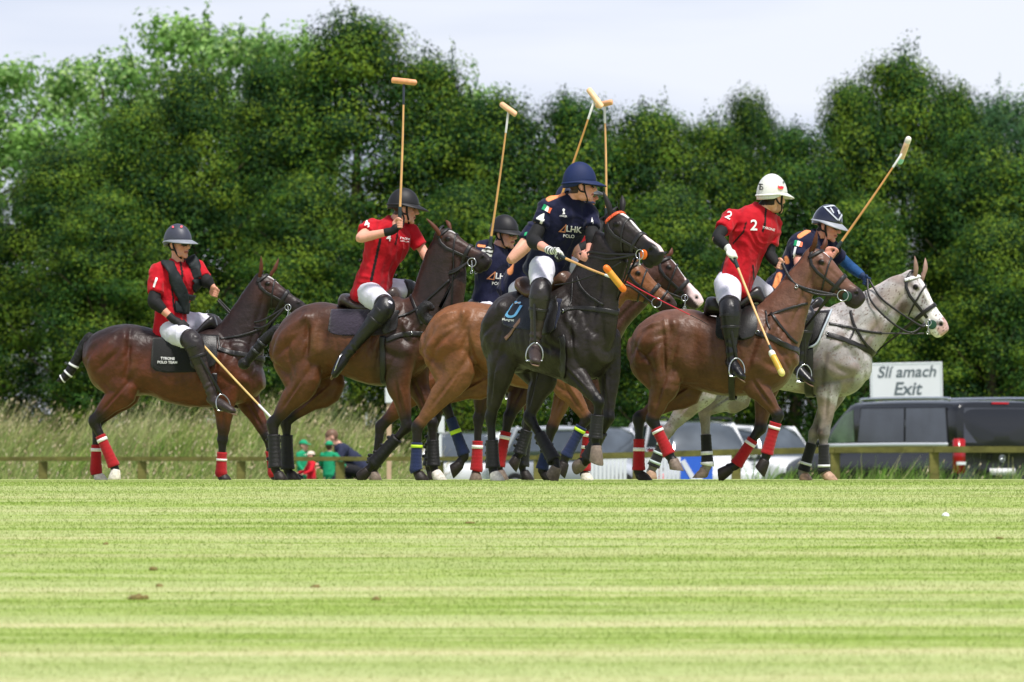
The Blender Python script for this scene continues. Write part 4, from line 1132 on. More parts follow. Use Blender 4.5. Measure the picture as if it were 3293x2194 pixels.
    rel = v - np.array(J['pelvis']); hgt = rel @ np.array(tb); latc = rel @ np.array(lat_t); fw = rel @ np.array(lat_t.cross(tb))
    def mixc(m, col): nonlocal c_; m = np.clip(m.astype(float), 0, 1)[:, None]; c_ = c_ * (1 - m) + np.array(lin(*col)) * m
    U_, V_ = hfr.plane(v + np.array(O)); 
    # per-vertex true pixel (for stripes laid where the shirt shows them)
    W3 = (np.array(hfr.M) @ np.c_[v + np.array(O), np.ones(len(v))].T).T
    PX = (CX + W3[:, 0] / W3[:, 1] * F - ox) * sc; PY = (HZ - (W3[:, 2] - ZC) / W3[:, 1] * F - oy) * sc
    near = (norms(ms) @ np.array((hfr.I.to_3x3() @ V3(0, -1, 0)))) > -.1
    for (x0, y0, x1, y1, wd, col) in S.get('stripes', []):
        a = np.array([x0, y0]); b = np.array([x1, y1]); ab = b - a; q = np.c_[PX, PY] - a; t = np.clip(q @ ab / (ab @ ab), 0, 1)
        dd = np.hypot(*(q - t[:, None] * ab).T); mixc(smooth01((wd - dd) / (wd * .3)) * near, col)
    if S.get('placket'): mixc((np.abs(latc) < .010) & (fw > .03) & (hgt > (J['neck'] - J['pelvis']).length * .72), S['placket'])
    setcol(ms, np.clip(c_, 0, 1))
    shirt = link('shirt', ms, mat('jersey', None, rough=.78, spec=.2, var=.08, attr=True, vscale=40, bump=1.0, bscale=15, sheen=.1), root)
    sb = bvh(ms)
    # collar
    mb = MB(); cN = J['neck'] + tb * .012
    lt = lat_t; fwv = lat_t.cross(tb).normalized(); rg = []
    K = 26
    for f, r1, z in ((0, .070, -.012), (.0, .064, .030), (.0, .068, .034), (.0, .082, .012), (.0, .086, -.008), (.0, .074, -.014)):
        ring_ = []
        for j in range(K + 1):
            an = R(28) + (2 * math.pi - R(56)) * j / K
            dip = .035 * max(0, math.cos(an)) ** 2
            ring_.append(cN + fwv * (math.cos(an) * r1 * 1.02) + lt * (math.sin(an) * r1) + tb * (z - dip))
        rg.append(ring_)
    vv = [q for r_ in rg for q in r_]; m_ = K + 1; ff = []
    for i in range(5):
        for j in range(K): ff.append((i * m_ + j, i * m_ + j + 1, (i + 1) * m_ + j + 1, (i + 1) * m_ + j))
    for j in range(K): ff.append((5 * m_ + j, 5 * m_ + j + 1, j + 1, j))
    ff += [tuple(i * m_ for i in range(6)), tuple(i * m_ + K for i in range(5, -1, -1))]
    mb.v = vv; mb.f = ff; mb.obj('collar', mat('collar_%d_%d_%d' % S.get('collar', S['shirt']), lin(*S.get('collar', S['shirt'])), rough=.8, var=.15, bump=.2), shirt)
    # ---- breeches
    mb = MB(); c = J['pelvis']; fw0 = tb.cross(lat_h).normalized()
    mb.loft([(c + tb * .09, fw0 * .098, lat_h * .138), (c + tb * .01, fw0 * .118, lat_h * .158), (c - tb * .06, fw0 * .12, lat_h * .16)], n=24, sub=4)
    for s in ('n', 'f'):
        h_, k_ = J['hp' + s], J['kn' + s]
        mb.tube([h_.lerp(c, .35), h_, h_.lerp(k_, .35), h_.lerp(k_, .72), k_], [(.105, .10), (.110, .10), (.106, .092), (.090, .080), (.074, .070)], n=18)
    mp_ = remesh(mb, .009, 3, 'breeches'); cloth_finish(mp_, .0060, S['px_seed'] + 3)
    breeches = link('breeches', mp_, mat('breeches_cloth', lin(214, 212, 226), rough=.8, spec=.2, var=.06, vscale=20, bump=.3, bscale=45), root)
    # ---- boots, knee guards, spurs
    bm_ = mat('boot_' + S.get('boot', 'black'), lin(*{'black': (20, 19, 23), 'brown': (52, 40, 38), 'dark': (30, 25, 27)}[S.get('boot', 'black')]), rough=.32 if S.get('boot', 'black') == 'black' else .5, spec=.5, var=.25, vscale=30, bump=.3, bscale=40)
    for s in ('n', 'f'):
        k_, a_, t_ = J['kn' + s], J['an' + s], J['to' + s]
        sd = (a_ - k_).normalized(); fd = (t_ - a_)
        heel = a_ + sd * .055 - fd.normalized() * .045
        mb = MB()
        latb = V3(0, 1, 0)
        mb.tube([k_.lerp(a_, .05), k_.lerp(a_, .25), k_.lerp(a_, .45), k_.lerp(a_, .75), a_, a_ + sd * .035], [(.068, .062), (.064, .060), (.066, .060), (.050, .048), (.044, .042), (.042, .040)], n=18, round_ends=True)
        fl = fd.length
        fn = fd.normalized()
        mb.tube([heel, a_ + sd * .045 + fn * .02, a_ + sd * .045 + fn * (fl * .55), a_ + sd * .04 + fn * fl], [(.040, .040), (.050, .048), (.044, .052), (.030, .044)], B=latb, n=14)
        mo_ = remesh(mb, .0075, 2, 'boot'); 
        vv = verts(mo_); nn_ = norms(mo_); ax_ = (vv - np.array(k_)) @ np.array(sd)
        vv += nn_ * (np.sin(ax_ * 95 + vnoise(vv, 12, 1.0) * 3) * .0016 * np.exp(-((ax_ - (a_ - k_).length * .85) / .06) ** 2) * 2)[:, None]; setv(mo_, vv)
        bo = link('boot', mo_, bm_, root)
        # sole
        mb = MB(); sd2 = sd
        mb.tube([heel + sd * .034, a_ + sd * .083 + fn * (fl * .3), a_ + sd * .078 + fn * (fl * .8), a_ + sd * .068 + fn * (fl + .02)], [(.007, .030), (.007, .034), (.007, .042), (.007, .030)], B=latb, n=10)
        mb.obj('sole', mat('boot_sole', lin(120, 96, 80), rough=.7), bo)
        # knee guard: shaped plate over the knee and upper shin with straps
        kg = S.get('guard', True)
        if kg:
            pr = V3(0, -1 if s == 'n' else 1, 0)
            shin_f = (fn - sd * fn.dot(sd)).normalized()
            th_ = (J['hp' + s] - k_).normalized()
            mb = MB()
            dirg = (shin_f * .8 + pr * .35).normalized()
            mb.tube([k_ + th_ * .085, k_ + th_ * .03 + dirg * .006, k_ + sd * .04 + dirg * .010, k_ + sd * .12 + dirg * .006, k_ + sd * .21], [(.080, .078), (.088, .085), (.088, .085), (.080, .076), (.068, .064)], n=20)
            mb.ell(k_ + dirg * .050, (.042, .042, .042))
            mb.ell(k_ + sd * .075 + dirg * .046, (.036, .034, .030))
            mg = remesh(mb, .0085, 2, 'knee_guard')
            ko = link('knee_guard', mg, mat('guard_' + S.get('boot', 'black'), lin(*{'black': (24, 23, 28), 'brown': (40, 34, 36), 'dark': (26, 23, 26)}[S.get('boot', 'black')]), rough=.42, spec=.5, var=.22, vscale=26, bump=.35, bscale=34), root)
            for f in (-.055, .055, .15):
                q = k_ + (th_ * -f if f < 0 else sd * f); rr_ = .087 if f < .1 else .079
                dv = (sd if f > 0 else -th_)
                MB().tube([q - dv * .012 + dirg * .005, q + dirg * .005, q + dv * .012 + dirg * .005], [(rr_ + .003, rr_ + .001)] * 3, n=20, sub=2, round_ends=False).obj('guard_strap', M_LEA(), ko)
        # spur
        if S.get('spur'):
            sp = heel - fn * .02
            MB().tube([sp + V3(0, .035, 0) + fn * .05, sp + V3(0, .03, 0), sp, sp + V3(0, -.03, 0), sp + V3(0, -.035, 0) + fn * .05], .004, n=8).obj('spur', M_STEEL(), bo)
    # ---- gloves, wrist bands, elbow pads
    for s in ('n', 'f'):
        a, b, c, G, A = arm[s]
        gl = S.get('glove' + s)
        if gl:
            mb = MB(); hand_shapes(mb, c.lerp(b, .02), G, A, rg=.014, fr=.0100, thumb_up=S.get('thumb' + s, True)); mb.tube([c.lerp(b, .18), c], [(.034, .034), (.031, .030)])
            mg = remesh(mb, .0058, 1, 'glove'); vg = verts(mg)
            cg = np.tile(np.array(lin(*gl[0])), (len(vg), 1)); wv = np.sin((vg @ np.array(A)) * 2 * math.pi / .034 + vnoise(vg, 20, 3) * 1.5); k2 = smooth01((wv - .1) / .3) if len(gl) > 1 else 0 * wv
            cg = cg * (1 - k2[:, None]) + np.array(lin(*(gl[1] if len(gl) > 1 else gl[0]))) * k2[:, None]; setcol(mg, cg)
            link('glove', mg, mat('glove_cloth', None, rough=.7, attr=True, var=.1, bump=.2), root)
        wb = S.get('wrist' + s)
        if wb:
            MB().tube([c.lerp(b, .22), c.lerp(b, .02), c.lerp(G, .45)], [(.036, .034), (.034, .032), (.036, .030)], n=14).obj('wristband', mat('webbing', None), root)
        pad = S.get('pad' + s)
        if pad:
            u0, u1 = pad
            def at(u): return a.lerp(b, u) if u <= 1 else b.lerp(c, u - 1)
            pts = [at(u0 + (u1 - u0) * i / 5) for i in range(6)]
            MB().tube(pts, [.054, .058, .060, .059, .052, .044] if not S.get('slimpad') else [.050, .049, .047, .046, .042, .036], n=16).obj('elbow_pad', mat('padcloth_%d%d%d' % S.get('padcol', (20, 20, 23)), lin(*S.get('padcol', (20, 20, 23))), rough=.8, var=.2, bump=.3), root)
    # ---- helmet and glasses
    hst = S['helmet']; sh, T = helmet(hc, Mh, root, hst['col'], hst, hst.get('brimcol'))
    if S.get('glasses'):
        mb = MB(); mg = mat('dark_glass', lin(8, 8, 10), rough=.12, spec=.7)
        for s in (-1, 1):
            mb2 = MB(); mb2.ell(T(.098, s * .034, .010), (.012, .036, .024), Mh @ Rz(s * 18)); mb2.obj('lens', mg, None).parent = sh
        MB().tube([T(.0, .083, .014), T(.06, .072, .014), T(.098, .05, .014), T(.11, 0, .016), T(.098, -.05, .014), T(.06, -.072, .014), T(.0, -.083, .014)], .0045, n=8).obj('sunglasses', mg, root)
    ctx = dict(root=root, fr=hfr, O=O, J=J, arm=arm, shirt=shirt, sb=sb, p=p, T=T, Mh=Mh, S=S, helmet=sh, breeches=breeches, cv=lambda u, v: (ox + u / sc, oy + v / sc), hc=hc)
    # stirrup irons and leathers of the horse, hung from the saddle to the foot
    for s in ('n', 'f'):
        k_, a_, t_ = J['kn' + s], J['an' + s], J['to' + s]; sd = (a_ - k_).normalized(); fn = (t_ - a_).normalized(); fl = (t_ - a_).length
        base = a_ + sd * .088 + fn * (fl * .45)
        side = Rz(S.get('iron', -60)) @ V3(0, 1, 0)
        topv = (-sd * .5 + V3(0, 0, .5)).normalized()
        pts = [base - side * .058, base - side * .066 + topv * .03, base - side * .058 + topv * .085, base - side * .03 + topv * .125, base + topv * .138, base + side * .03 + topv * .125, base + side * .058 + topv * .085, base + side * .066 + topv * .03, base + side * .058]
        hr = hz['root']; pl = lambda q: q + O
        MB().tube([pl(q) for q in pts], [.0065] * 9, n=8, sub=4, B=side).obj('stirrup', M_STEEL(), hr)
        mbx = MB(); mbx.tube([pl(base - side * .062), pl(base + side * .062)], [(.006, .02)] * 2, B=fn, n=10, sub=1); mbx.obj('stirrup_tread', M_STEEL(), hr)
        sgn = -1 if s == 'n' else 1
        topst = V3(J['hp' + s].x * .5 + k_.x * .5, sgn * .24, J['hp' + s].z - .06)
        outw = V3(0, sgn * .055, 0)
        mid = (k_ + outw * 1.3 - fn * .02)
        MB().tube([pl(topst), pl(mid), pl(base + topv * .14)], [(.013, .004)] * 3, n=8, sub=6).obj('stirrup_leather', M_LEA(), hr)
    return ctx

def proj_mesh(me2d, fr, target, O, m, name, parent, off=.0085, sub=.012):
    """lay a flat pixel-space drawing (x=px, y=py) onto a surface of the thing as a thin transfer"""
    v = verts(me2d); keep = {}; ok = []
    last = None
    out_ = []
    for a in v:
        q, n = fr.hit(target, a[0], a[1])
        if q is None: ok.append(False); out_.append((0, 0, 0)); continue
        d = (fr.cam - q).normalized()
        if n.dot(d) < 0: n = -n
        out_.append(tuple(q + n * off - O)); ok.append(True)
    faces = [tuple(p_.vertices) for p_ in me2d.polygons if all(ok[i] for i in p_.vertices)]
    ff = []
    for f in faces:
        L__ = max((Vector(out_[f[i]]) - Vector(out_[f[i - 1]])).length for i in range(len(f)))
        if L__ < .08: ff.append(f)
    if not ff: return None
    mb = MB(); mb.v = out_; mb.f = ff
    me = mb.mesh(name); bm = bmesh.new(); bm.from_mesh(me)
    bmesh.ops.delete(bm, geom=[v_ for v_ in bm.verts if not v_.link_faces], context='VERTS')
    bm.to_mesh(me); bm.free()
    return link(name, me, m, parent, smooth=False)

FONT_CACHE = {}
def text_mesh(txt, bold=False):
    cu = bpy.data.curves.new('t', 'FONT'); cu.body = txt; cu.size = 1.0; cu.align_x = 'CENTER'; cu.align_y = 'CENTER'; cu.resolution_u = 4
    if bold: cu.offset = .018
    o = bpy.data.objects.new('t', cu); COL.objects.link(o)
    dg = bpy.context.evaluated_depsgraph_get(); dg.update()
    me = bpy.data.meshes.new_from_object(o.evaluated_get(dg)); bpy.data.objects.remove(o); bpy.data.curves.remove(cu)
    return me

def dense(me, step):
    bm = bmesh.new(); bm.from_mesh(me)
    xs = [v.co.x for v in bm.verts]; ys = [v.co.y for v in bm.verts]
    for ax_, lo, hi in ((0, min(xs), max(xs)), (1, min(ys), max(ys))):
        q = lo + step
        while q < hi:
            no = [0, 0, 0]; no[ax_] = 1; co = [0, 0, 0]; co[ax_] = q
            bmesh.ops.bisect_plane(bm, geom=bm.verts[:] + bm.edges[:] + bm.faces[:], plane_co=co, plane_no=no)
            q += step
    bmesh.ops.triangulate(bm, faces=bm.faces[:]); bm.to_mesh(me); bm.free()

def decal_text(ctx, txt, cx, cy, hgt, ang, m, bold=True, name='lettering', target=None, parent=None, shear=0, wscale=1.0, O=None):
    """txt centred at crop pixel (cx,cy), cap height hgt crop px, rotated ang degrees clockwise"""
    me = text_mesh(txt, bold); v = verts(me)
    cap = .73; s = hgt / cap
    x = v[:, 0] * s * wscale + v[:, 1] * s * shear; y = -v[:, 1] * s
    ca, sa = math.cos(R(ang)), math.sin(R(ang))
    X = cx + x * ca - y * sa; Y = cy + x * sa + y * ca
    P_ = np.array([ctx['cv'](a, b) for a, b in zip(X, Y)])
    setv(me, np.c_[P_, np.zeros(len(P_))]); dense(me, 3.0)
    return proj_mesh(me, ctx['fr'], target or ctx['wb'], V3(0, 0, 0) if O is None else O, m, name, parent)

def decal_poly(ctx, pts, m, name='emblem', target=None, parent=None, O=None):
    bm = bmesh.new(); vs_ = [bm.verts.new((*ctx['cv'](*q), 0)) for q in pts]; bm.faces.new(vs_)
    me = bpy.data.meshes.new('d'); bm.to_mesh(me); bm.free(); dense(me, 3.0)
    return proj_mesh(me, ctx['fr'], target or ctx['wb'], V3(0, 0, 0) if O is None else O, m, name, parent)

def shifted_bvh(me, O):
    return BVHTree.FromPolygons([(v.co + O)[:] for v in me.vertices], [p.vertices[:] for p in me.polygons])

# ------------------------------------------------------------------ mallets
def make_mallet(label, A, B, hl, headdir, wrap=(225, 225, 225), cane=(214, 164, 104), headcol=(232, 170, 128), tipcol=None, bend=.0, headr=.025):
    """A grip end, B head centre (world); head axis headdir (world)"""
    A, B = Vector(A), Vector(B); d = (B - A); L = d.length; d.normalize()
    M = Matrix.Translation(A); root = empty('polo_mallet', M, label, 'mallet', 'polo mallets held by the players')
    l = lambda f, o=V3(0, 0, 0): d * (L * f) + o
    side = d.orthogonal().normalized()
    MB().tube([l(-.03), l(.05), l(.11)], [.0150, .0165, .0155], n=12).obj('grip', mat('mallet_grip', lin(40, 52, 56), rough=.8, var=.3, vscale=80, bump=.4), root)
    bo = side * bend
    MB().tube([l(.10), l(.35, bo * .7), l(.6, bo), l(.86, bo * .4)], [.0105, .0100, .0090, .0080], n=10, sub=6).obj('shaft', mat('cane_%d' % cane[0], lin(*cane), rough=.4, var=.25, vscale=6, stretch=(1, 1, 1)), root)
    MB().tube([l(.84, bo * .45), l(.99)], [.0100, .0105], n=10, sub=2).obj('shaft_wrap', mat('mwrap_%d' % wrap[0], lin(*wrap), rough=.6, var=.1), root)
    hd = Vector(headdir).normalized(); c = l(1.0)
    mb = MB(); rg = []
    s1 = hd.cross(d); s1 = s1.normalized() if s1.length > .1 else hd.orthogonal().normalized(); s2 = hd.cross(s1).normalized()
    for f, k in ((-.5, .55), (-.485, .85), (-.46, 1.0), (-.2, 1.03), (.2, 1.03), (.46, 1.0), (.485, .85), (.5, .55)):
        rg.append([c + hd * (hl * f + (.012 * math.cos(2 * math.pi * j / 16) if f > .4 else 0)) + s1 * (headr * k * math.cos(2 * math.pi * j / 16)) + s2 * (headr * k * math.sin(2 * math.pi * j / 16)) for j in range(16)])
    ho = mb.rings(rg).obj('mallet_head', mat('mhead_%d_%d' % (headcol[0], headcol[2]), lin(*headcol), rough=.4, var=.2, vscale=20), root)
    if tipcol:
        for s, tcx in zip((-1, 1), tipcol if isinstance(tipcol[0], tuple) else (tipcol, tipcol)):
            if tcx is None: continue
            MB().tube([c + hd * (s * hl * .36), c + hd * (s * hl * .495)], [headr * 1.06] * 2, n=16, sub=1, B=s1).obj('head_tip', mat('tip_%d_%d' % (tcx[0], tcx[2]), lin(*tcx), rough=.45), ho)
    # wrist sling
    MB().tube([l(.0), l(-.02, side * .03), l(.04, side * .05), l(.08, side * .02)], [(.008, .003)] * 4, n=6).obj('wrist_sling', mat('webbing', lin(18, 17, 20), rough=.7, var=.2), root)
    return root
RED = (182, 14, 32); NAVY = (17, 20, 50); ORG = (245, 152, 96)
R1 = dict(label='red jersey rider with black vest and grey helmet at the left end', C=(420, 690, 4), px_seed=1.0,
  pelvis=(500,1440,0), neck=(600,640,0), head=(618,395,0), shn=(355,720,-.10), shf=(840,670,.10), eln=(300,1120,-.22), wrn=(560,1360,-.24), gripn=(690,1420,-.22), grip_absn=(1840,2640,-.3),
  elf=(980,860,.02), wrf=(1060,930,0), gripf=(1095,1010,-.01), hpn=(520,1500,-.12), hpf=(600,1400,.12), knn=(790,1620,-.38), knf=(1060,1400,.36), ann=(1050,2330,-.37), ton=(1290,2470,-.44), anf=(1150,2280,.37), tof=(1390,2390,.42),
  hyaw=-30, shirt=RED, placket=(30,16,20), helmet=dict(name='grey', col=(62,64,78), brimcol=(132,136,146), rz=.155, drop=.025, brim=.058, rough=.45), glasses=True, skin=(212,150,126), hair=(120,100,90),
  padn=(.75,1.42), padf=(.8,1.5), glovef=None, gloven=((26,26,28),), wristn=True, boot='brown', sleeven=.72, sleevef=.8, stripes=[(525,860,560,1230,14,(18,18,22))], iron=-55)
R2 = dict(label='red jersey rider in black helmet holding his mallet straight up', C=(1080, 580, 4), px_seed=2.0,
  pelvis=(450,1400,0), neck=(745,545,0), head=(880,372,0), shn=(470,600,-.13), shf=(940,650,.13), eln=(310,745,-.38), wrn=(735,650,-.36), gripn=(820,560,-.36), grip_absn=(876,-1272,-.36),
  elf=(1120,900,.15), wrf=(1180,1050,.1), gripf=(1240,1070,.1), hpn=(420,1450,-.12), hpf=(520,1420,.12), knn=(650,1620,-.37), knf=(950,1400,.36), ann=(150,2230,-.38), ton=(20,2450,-.42), anf=(850,2100,.38), tof=(1100,2200,.4),
  hyaw=24, hpitch=6, shirt=RED, collar=(178,16,32), helmet=dict(name='black', col=(24,23,28), brim=.075), skin=(222,160,138), hair=(60,40,32), stripes=[(572,760,455,1290,22,(14,24,26))], placket=(60,10,16),
  wristn=True, boot='black', sleeven=.55, sleevef=.82, iron=10, spur=True, guard=True)
R3 = dict(label='navy jersey rider mostly hidden behind the blue helmeted player', C=(1480, 640, 4), px_seed=3.0,
  pelvis=(740,1120,0), neck=(1240,240,0), head=(1440,60,0), shn=(968,390,-.15), shf=(1320,220,.15), eln=(650,790,-.35), wrn=(1050,480,-.38), gripn=(1160,360,-.38), grip_absn=(1728,-1400,-.2),
  elf=(1500,700,.2), wrf=(1600,800,.1), gripf=(1660,830,.05), hpn=(740,1180,-.12), hpf=(800,1160,.12), knn=(1160,1440,-.36), knf=(1200,1400,.36), ann=(1120,2120,-.38), ton=(1290,2200,-.4), anf=(1150,2120,.38), tof=(1300,2200,.4),
  hyaw=10, shirt=NAVY, helmet=dict(name='navyblue', col=(24,30,60)), glasses=False, sleeven=.38, boot='dark', stripes=[(660,800,640,940,42,ORG),(940,640,945,700,26,ORG)])
R4 = dict(label='navy jersey number 4 rider in bright blue helmet on the black pony', C=(1700, 480, 2.667), px_seed=4.0,
  pelvis=(165,985,0), neck=(370,430,0), head=(448,322,0), shn=(170,485,-.13), shf=(520,545,.13), eln=(35,790,-.30), wrn=(195,875,-.42), gripn=(262,915,-.44), grip_absn=(690,1090,-1.2),
  elf=(550,760,.02), wrf=(515,890,-.05), gripf=(475,915,-.06), hpn=(115,1010,-.12), hpf=(240,1000,.12), knn=(105,1215,-.42), knf=(480,1070,.34), ann=(52,1670,-.42), ton=(66,1775,-.60), anf=(600,1500,.40), tof=(700,1580,.42),
  hyaw=50, shirt=NAVY, collar=(16,18,44), helmet=dict(name='blue', col=(9,30,76), rz=.165, brim=.07, rough=.7, rx=.138), glasses=True, skin=(226,160,142), hair=(60,40,32),
  gloven=((225,225,222),(24,24,28)), padn=(.62,1.40), padf=(.72,1.35), sleeven=.52, sleevef=.62, stripes=[(170,428,305,372,24,ORG)], boot='brown', iron=-46, bulk=1.05)
R5 = dict(label='navy jersey rider in black helmet and sunglasses behind the chestnut rump', C=(1480, 640, 4), px_seed=5.0,
  pelvis=(330,1400,0), neck=(475,650,0), head=(575,462,0), shn=(320,620,-.13), shf=(700,690,.13), eln=(190,850,-.32), wrn=(325,770,-.32), gripn=(368,700,-.32), grip_absn=(720,-1180,-.3),
  elf=(820,920,.2), wrf=(950,1000,.1), gripf=(1010,1030,.1), hpn=(300,1450,-.12), hpf=(380,1430,.12), knn=(650,1700,-.36), knf=(690,1690,.36), ann=(600,2400,-.38), ton=(760,2480,-.4), anf=(620,2400,.38), tof=(780,2480,.4),
  hyaw=-30, hpitch=4, shirt=NAVY, helmet=dict(name='black', col=(24,23,28), brim=.062), glasses=True, gloven=((225,225,222),(24,24,28)), wristn=False, stripes=[(235,600,310,608,18,ORG),(118,1040,122,1230,20,ORG)], boot='dark', skin=(214,158,138))
R6 = dict(label='red jersey rider whose face shows past the blue helmeted player', C=(1700, 480, 2.667), px_seed=6.0,
  pelvis=(260,1190,0), neck=(440,590,0), head=(470,400,0), shn=(345,650,-.15), shf=(560,640,.15), eln=(420,870,-.3), wrn=(585,780,-.25), gripn=(668,628,-.2), grip_absn=(650,-390,-.1),
  elf=(495,760,.1), wrf=(465,835,.02), gripf=(440,870,0), hpn=(230,1240,-.12), hpf=(300,1230,.12), knn=(500,1400,-.36), knf=(520,1390,.36), ann=(540,1760,-.38), ton=(610,1870,-.42), anf=(560,1760,.38), tof=(650,1840,.4),
  hyaw=-6, shirt=RED, helmet=dict(name='charcoal', col=(26,28,32), brim=.07, brimcol=(70,72,74)), glasses=True, glovef=((232,232,232),), gloven=((22,22,26),), padn=(.45,1.96), slimpad=True, boot='dark', skin=(226,150,130))
R7 = dict(label='red jersey number 2 rider in white helmet with mallet lowered', C=(2260, 520, 2.667), px_seed=7.0,
  pelvis=(285,1010,0), neck=(500,410,0), head=(602,318,0), shn=(245,485,-.11), shf=(590,510,.11), eln=(120,650,-.32), wrn=(215,740,-.42), gripn=(258,805,-.44), grip_absn=(632,1720,-.9),
  elf=(570,790,.06), wrf=(630,870,0), gripf=(665,885,-.01), hpn=(215,1050,-.12), hpf=(330,1035,.12), knn=(230,1262,-.40), knf=(590,1180,.34), ann=(250,1690,-.41), ton=(335,1800,-.50), anf=(600,1650,.38), tof=(720,1720,.4),
  hyaw=50, shirt=RED, collar=RED, helmet=dict(name='white', col=(216,216,210), rz=.168, brim=.062, rough=.35, coat=.3, rx=.138), skin=(222,168,146), hair=(30,22,20), stubble=(60,40,34), placket=(20,18,20),
  gloven=((214,214,208),(214,214,208)), wristn=False, padn=(.58,1.86), padf=(.66,1.95), slimpad=True, sleeven=.58, sleevef=.72, boot='black', iron=-62,
  stripes=[(180,830,150,965,15,(18,18,22)),(372,520,350,600,8,(18,18,22)),(350,600,262,700,9,(18,18,22)),(430,890,440,1010,9,(18,18,22))])
R8 = dict(label='navy jersey number 1 rider leaning forward on the grey pony', C=(2260, 520, 2.667), px_seed=8.0,
  pelvis=(650,1140,0), neck=(985,650,0), head=(1070,555,0), shn=(815,720,-.12), shf=(1090,735,.12), eln=(830,900,-.25), wrn=(1010,850,-.15), gripn=(1118,790,-.1), grip_absn=(1720,-80,0),
  elf=(1250,890,.2), wrf=(1370,980,.05), gripf=(1405,1025,0), hpn=(620,1190,-.12), hpf=(700,1170,.12), knn=(880,1307,-.37), knf=(950,1280,.36), ann=(830,1750,-.38), ton=(935,1845,-.42), anf=(900,1750,.38), tof=(1000,1830,.4),
  hyaw=-12, hpitch=14, shirt=NAVY, helmet=dict(name='gloss', col=(22,26,52), rx=.130, ry=.108, rz=.150, brim=.055, coat=.8, rough=.15, brimcol=(150,154,164)), glasses=True, skin=(206,142,124), hair=(40,28,24),
  padf=(.55,1.9), padcol=(22,70,120), slimpad=True, glovef=((20,44,80),), boot='black', sleeven=.6, stripes=[(830,640,935,572,22,ORG),(610,1110,655,975,30,ORG),(715,830,725,860,22,ORG)])

WHITE_T = mat('white_print', lin(232, 230, 232), rough=.7, var=.05)
def dress(rd):
    """transfers on jerseys and helmets"""
    O = rd['O']; rd['wb'] = shifted_bvh(rd['shirt'].data, O); rd['hb'] = shifted_bvh(rd['helmet'].data, O)
    def txt(t, x, y, h, a=0, m=None, name='lettering', hel=False, **k):
        return decal_text(rd, t, x, y, h, a, m or WHITE_T, name=name, target=rd['hb'] if hel else rd['wb'], parent=rd['helmet'] if hel else rd['shirt'], O=O, **k)
    def poly(pts, c, name='logo', hel=False):
        return decal_poly(rd, pts, mat('print_%d_%d_%d' % c, lin(*c), rough=.6, var=.05), name=name, target=rd['hb'] if hel else rd['wb'], parent=rd['helmet'] if hel else rd['shirt'], O=O)
    def irish(x, y, w, h, a):
        ca, sa = math.cos(R(a)), math.sin(R(a))
        for i, c in enumerate(((20, 150, 96), (232, 232, 232), (240, 110, 70))):
            q = [(-.5 + i / 3, -.5), (-.5 + (i + 1) / 3, -.5), (-.5 + (i + 1) / 3, .5), (-.5 + i / 3, .5)]
            poly([(x + X_ * w * ca - Y_ * h * sa, y + X_ * w * sa + Y_ * h * ca) for X_, Y_ in q], c, 'flag_patch')
    def team(x, y, s):
        cu = (196, 128, 92)
        for q in (((-150, 25), (-40, -75), (-28, -68), (-125, 22)), ((-150, 25), (-125, 12), (-48, 26), (-50, 38)), ((-40, -75), (-28, -68), (-50, 38), (-62, 30))):
            poly([(x + a * s, y + b * s) for a, b in q], cu)
        txt('LHK', x + 65 * s, y - 5 * s, 80 * s, 6)
        txt('POLO', x - 5 * s, y + 88 * s, 42 * s, 3)
    return txt, poly, irish, team

def vest(rd):
    """black safety vest: two broad panels over the shoulders joined at the waist"""
    sb = rd['wb']; O = rd['O']; bk = mat('vest_black', lin(20, 28, 32), rough=.7, var=.2, vscale=30, bump=.4, bscale=30)
    vr = None
    for pts, w in (([(520, 555), (470, 560), (455, 600), (490, 680), (540, 780), (590, 880), (640, 990), (670, 1100), (680, 1250)], .115), ([(700, 560), (760, 570), (810, 640), (840, 760), (845, 880), (830, 1000), (800, 1110), (770, 1240)], .11), ([(560, 1190), (640, 1200), (720, 1205), (800, 1190)], .10), ([(640, 1030), (700, 1050), (780, 1060), (830, 1050)], .05)):
        c, _ = crom([V3(a, b, 0) for a, b in pts], [(1, 1)] * len(pts), 5); P, Nn = [], []
        for q in c:
            h, n = rd['fr'].hit(sb, *rd['cv'](q.x, q.y))
            if h is None: continue
            if n.dot(rd['fr'].cam - h) < 0: n = -n
            P.append(h + n * .012 - O); Nn.append(n)
        for _ in range(2): P = [P[0]] + [(P[i - 1] + P[i] * 2 + P[i + 1]) / 4 for i in range(1, len(P) - 1)] + [P[-1]]
        o = ribbon(P, Nn, w, .026).obj('vest', bk, vr or rd['root']); vr = vr or o; 
        if o is not vr: o.name = 'vest_panel'

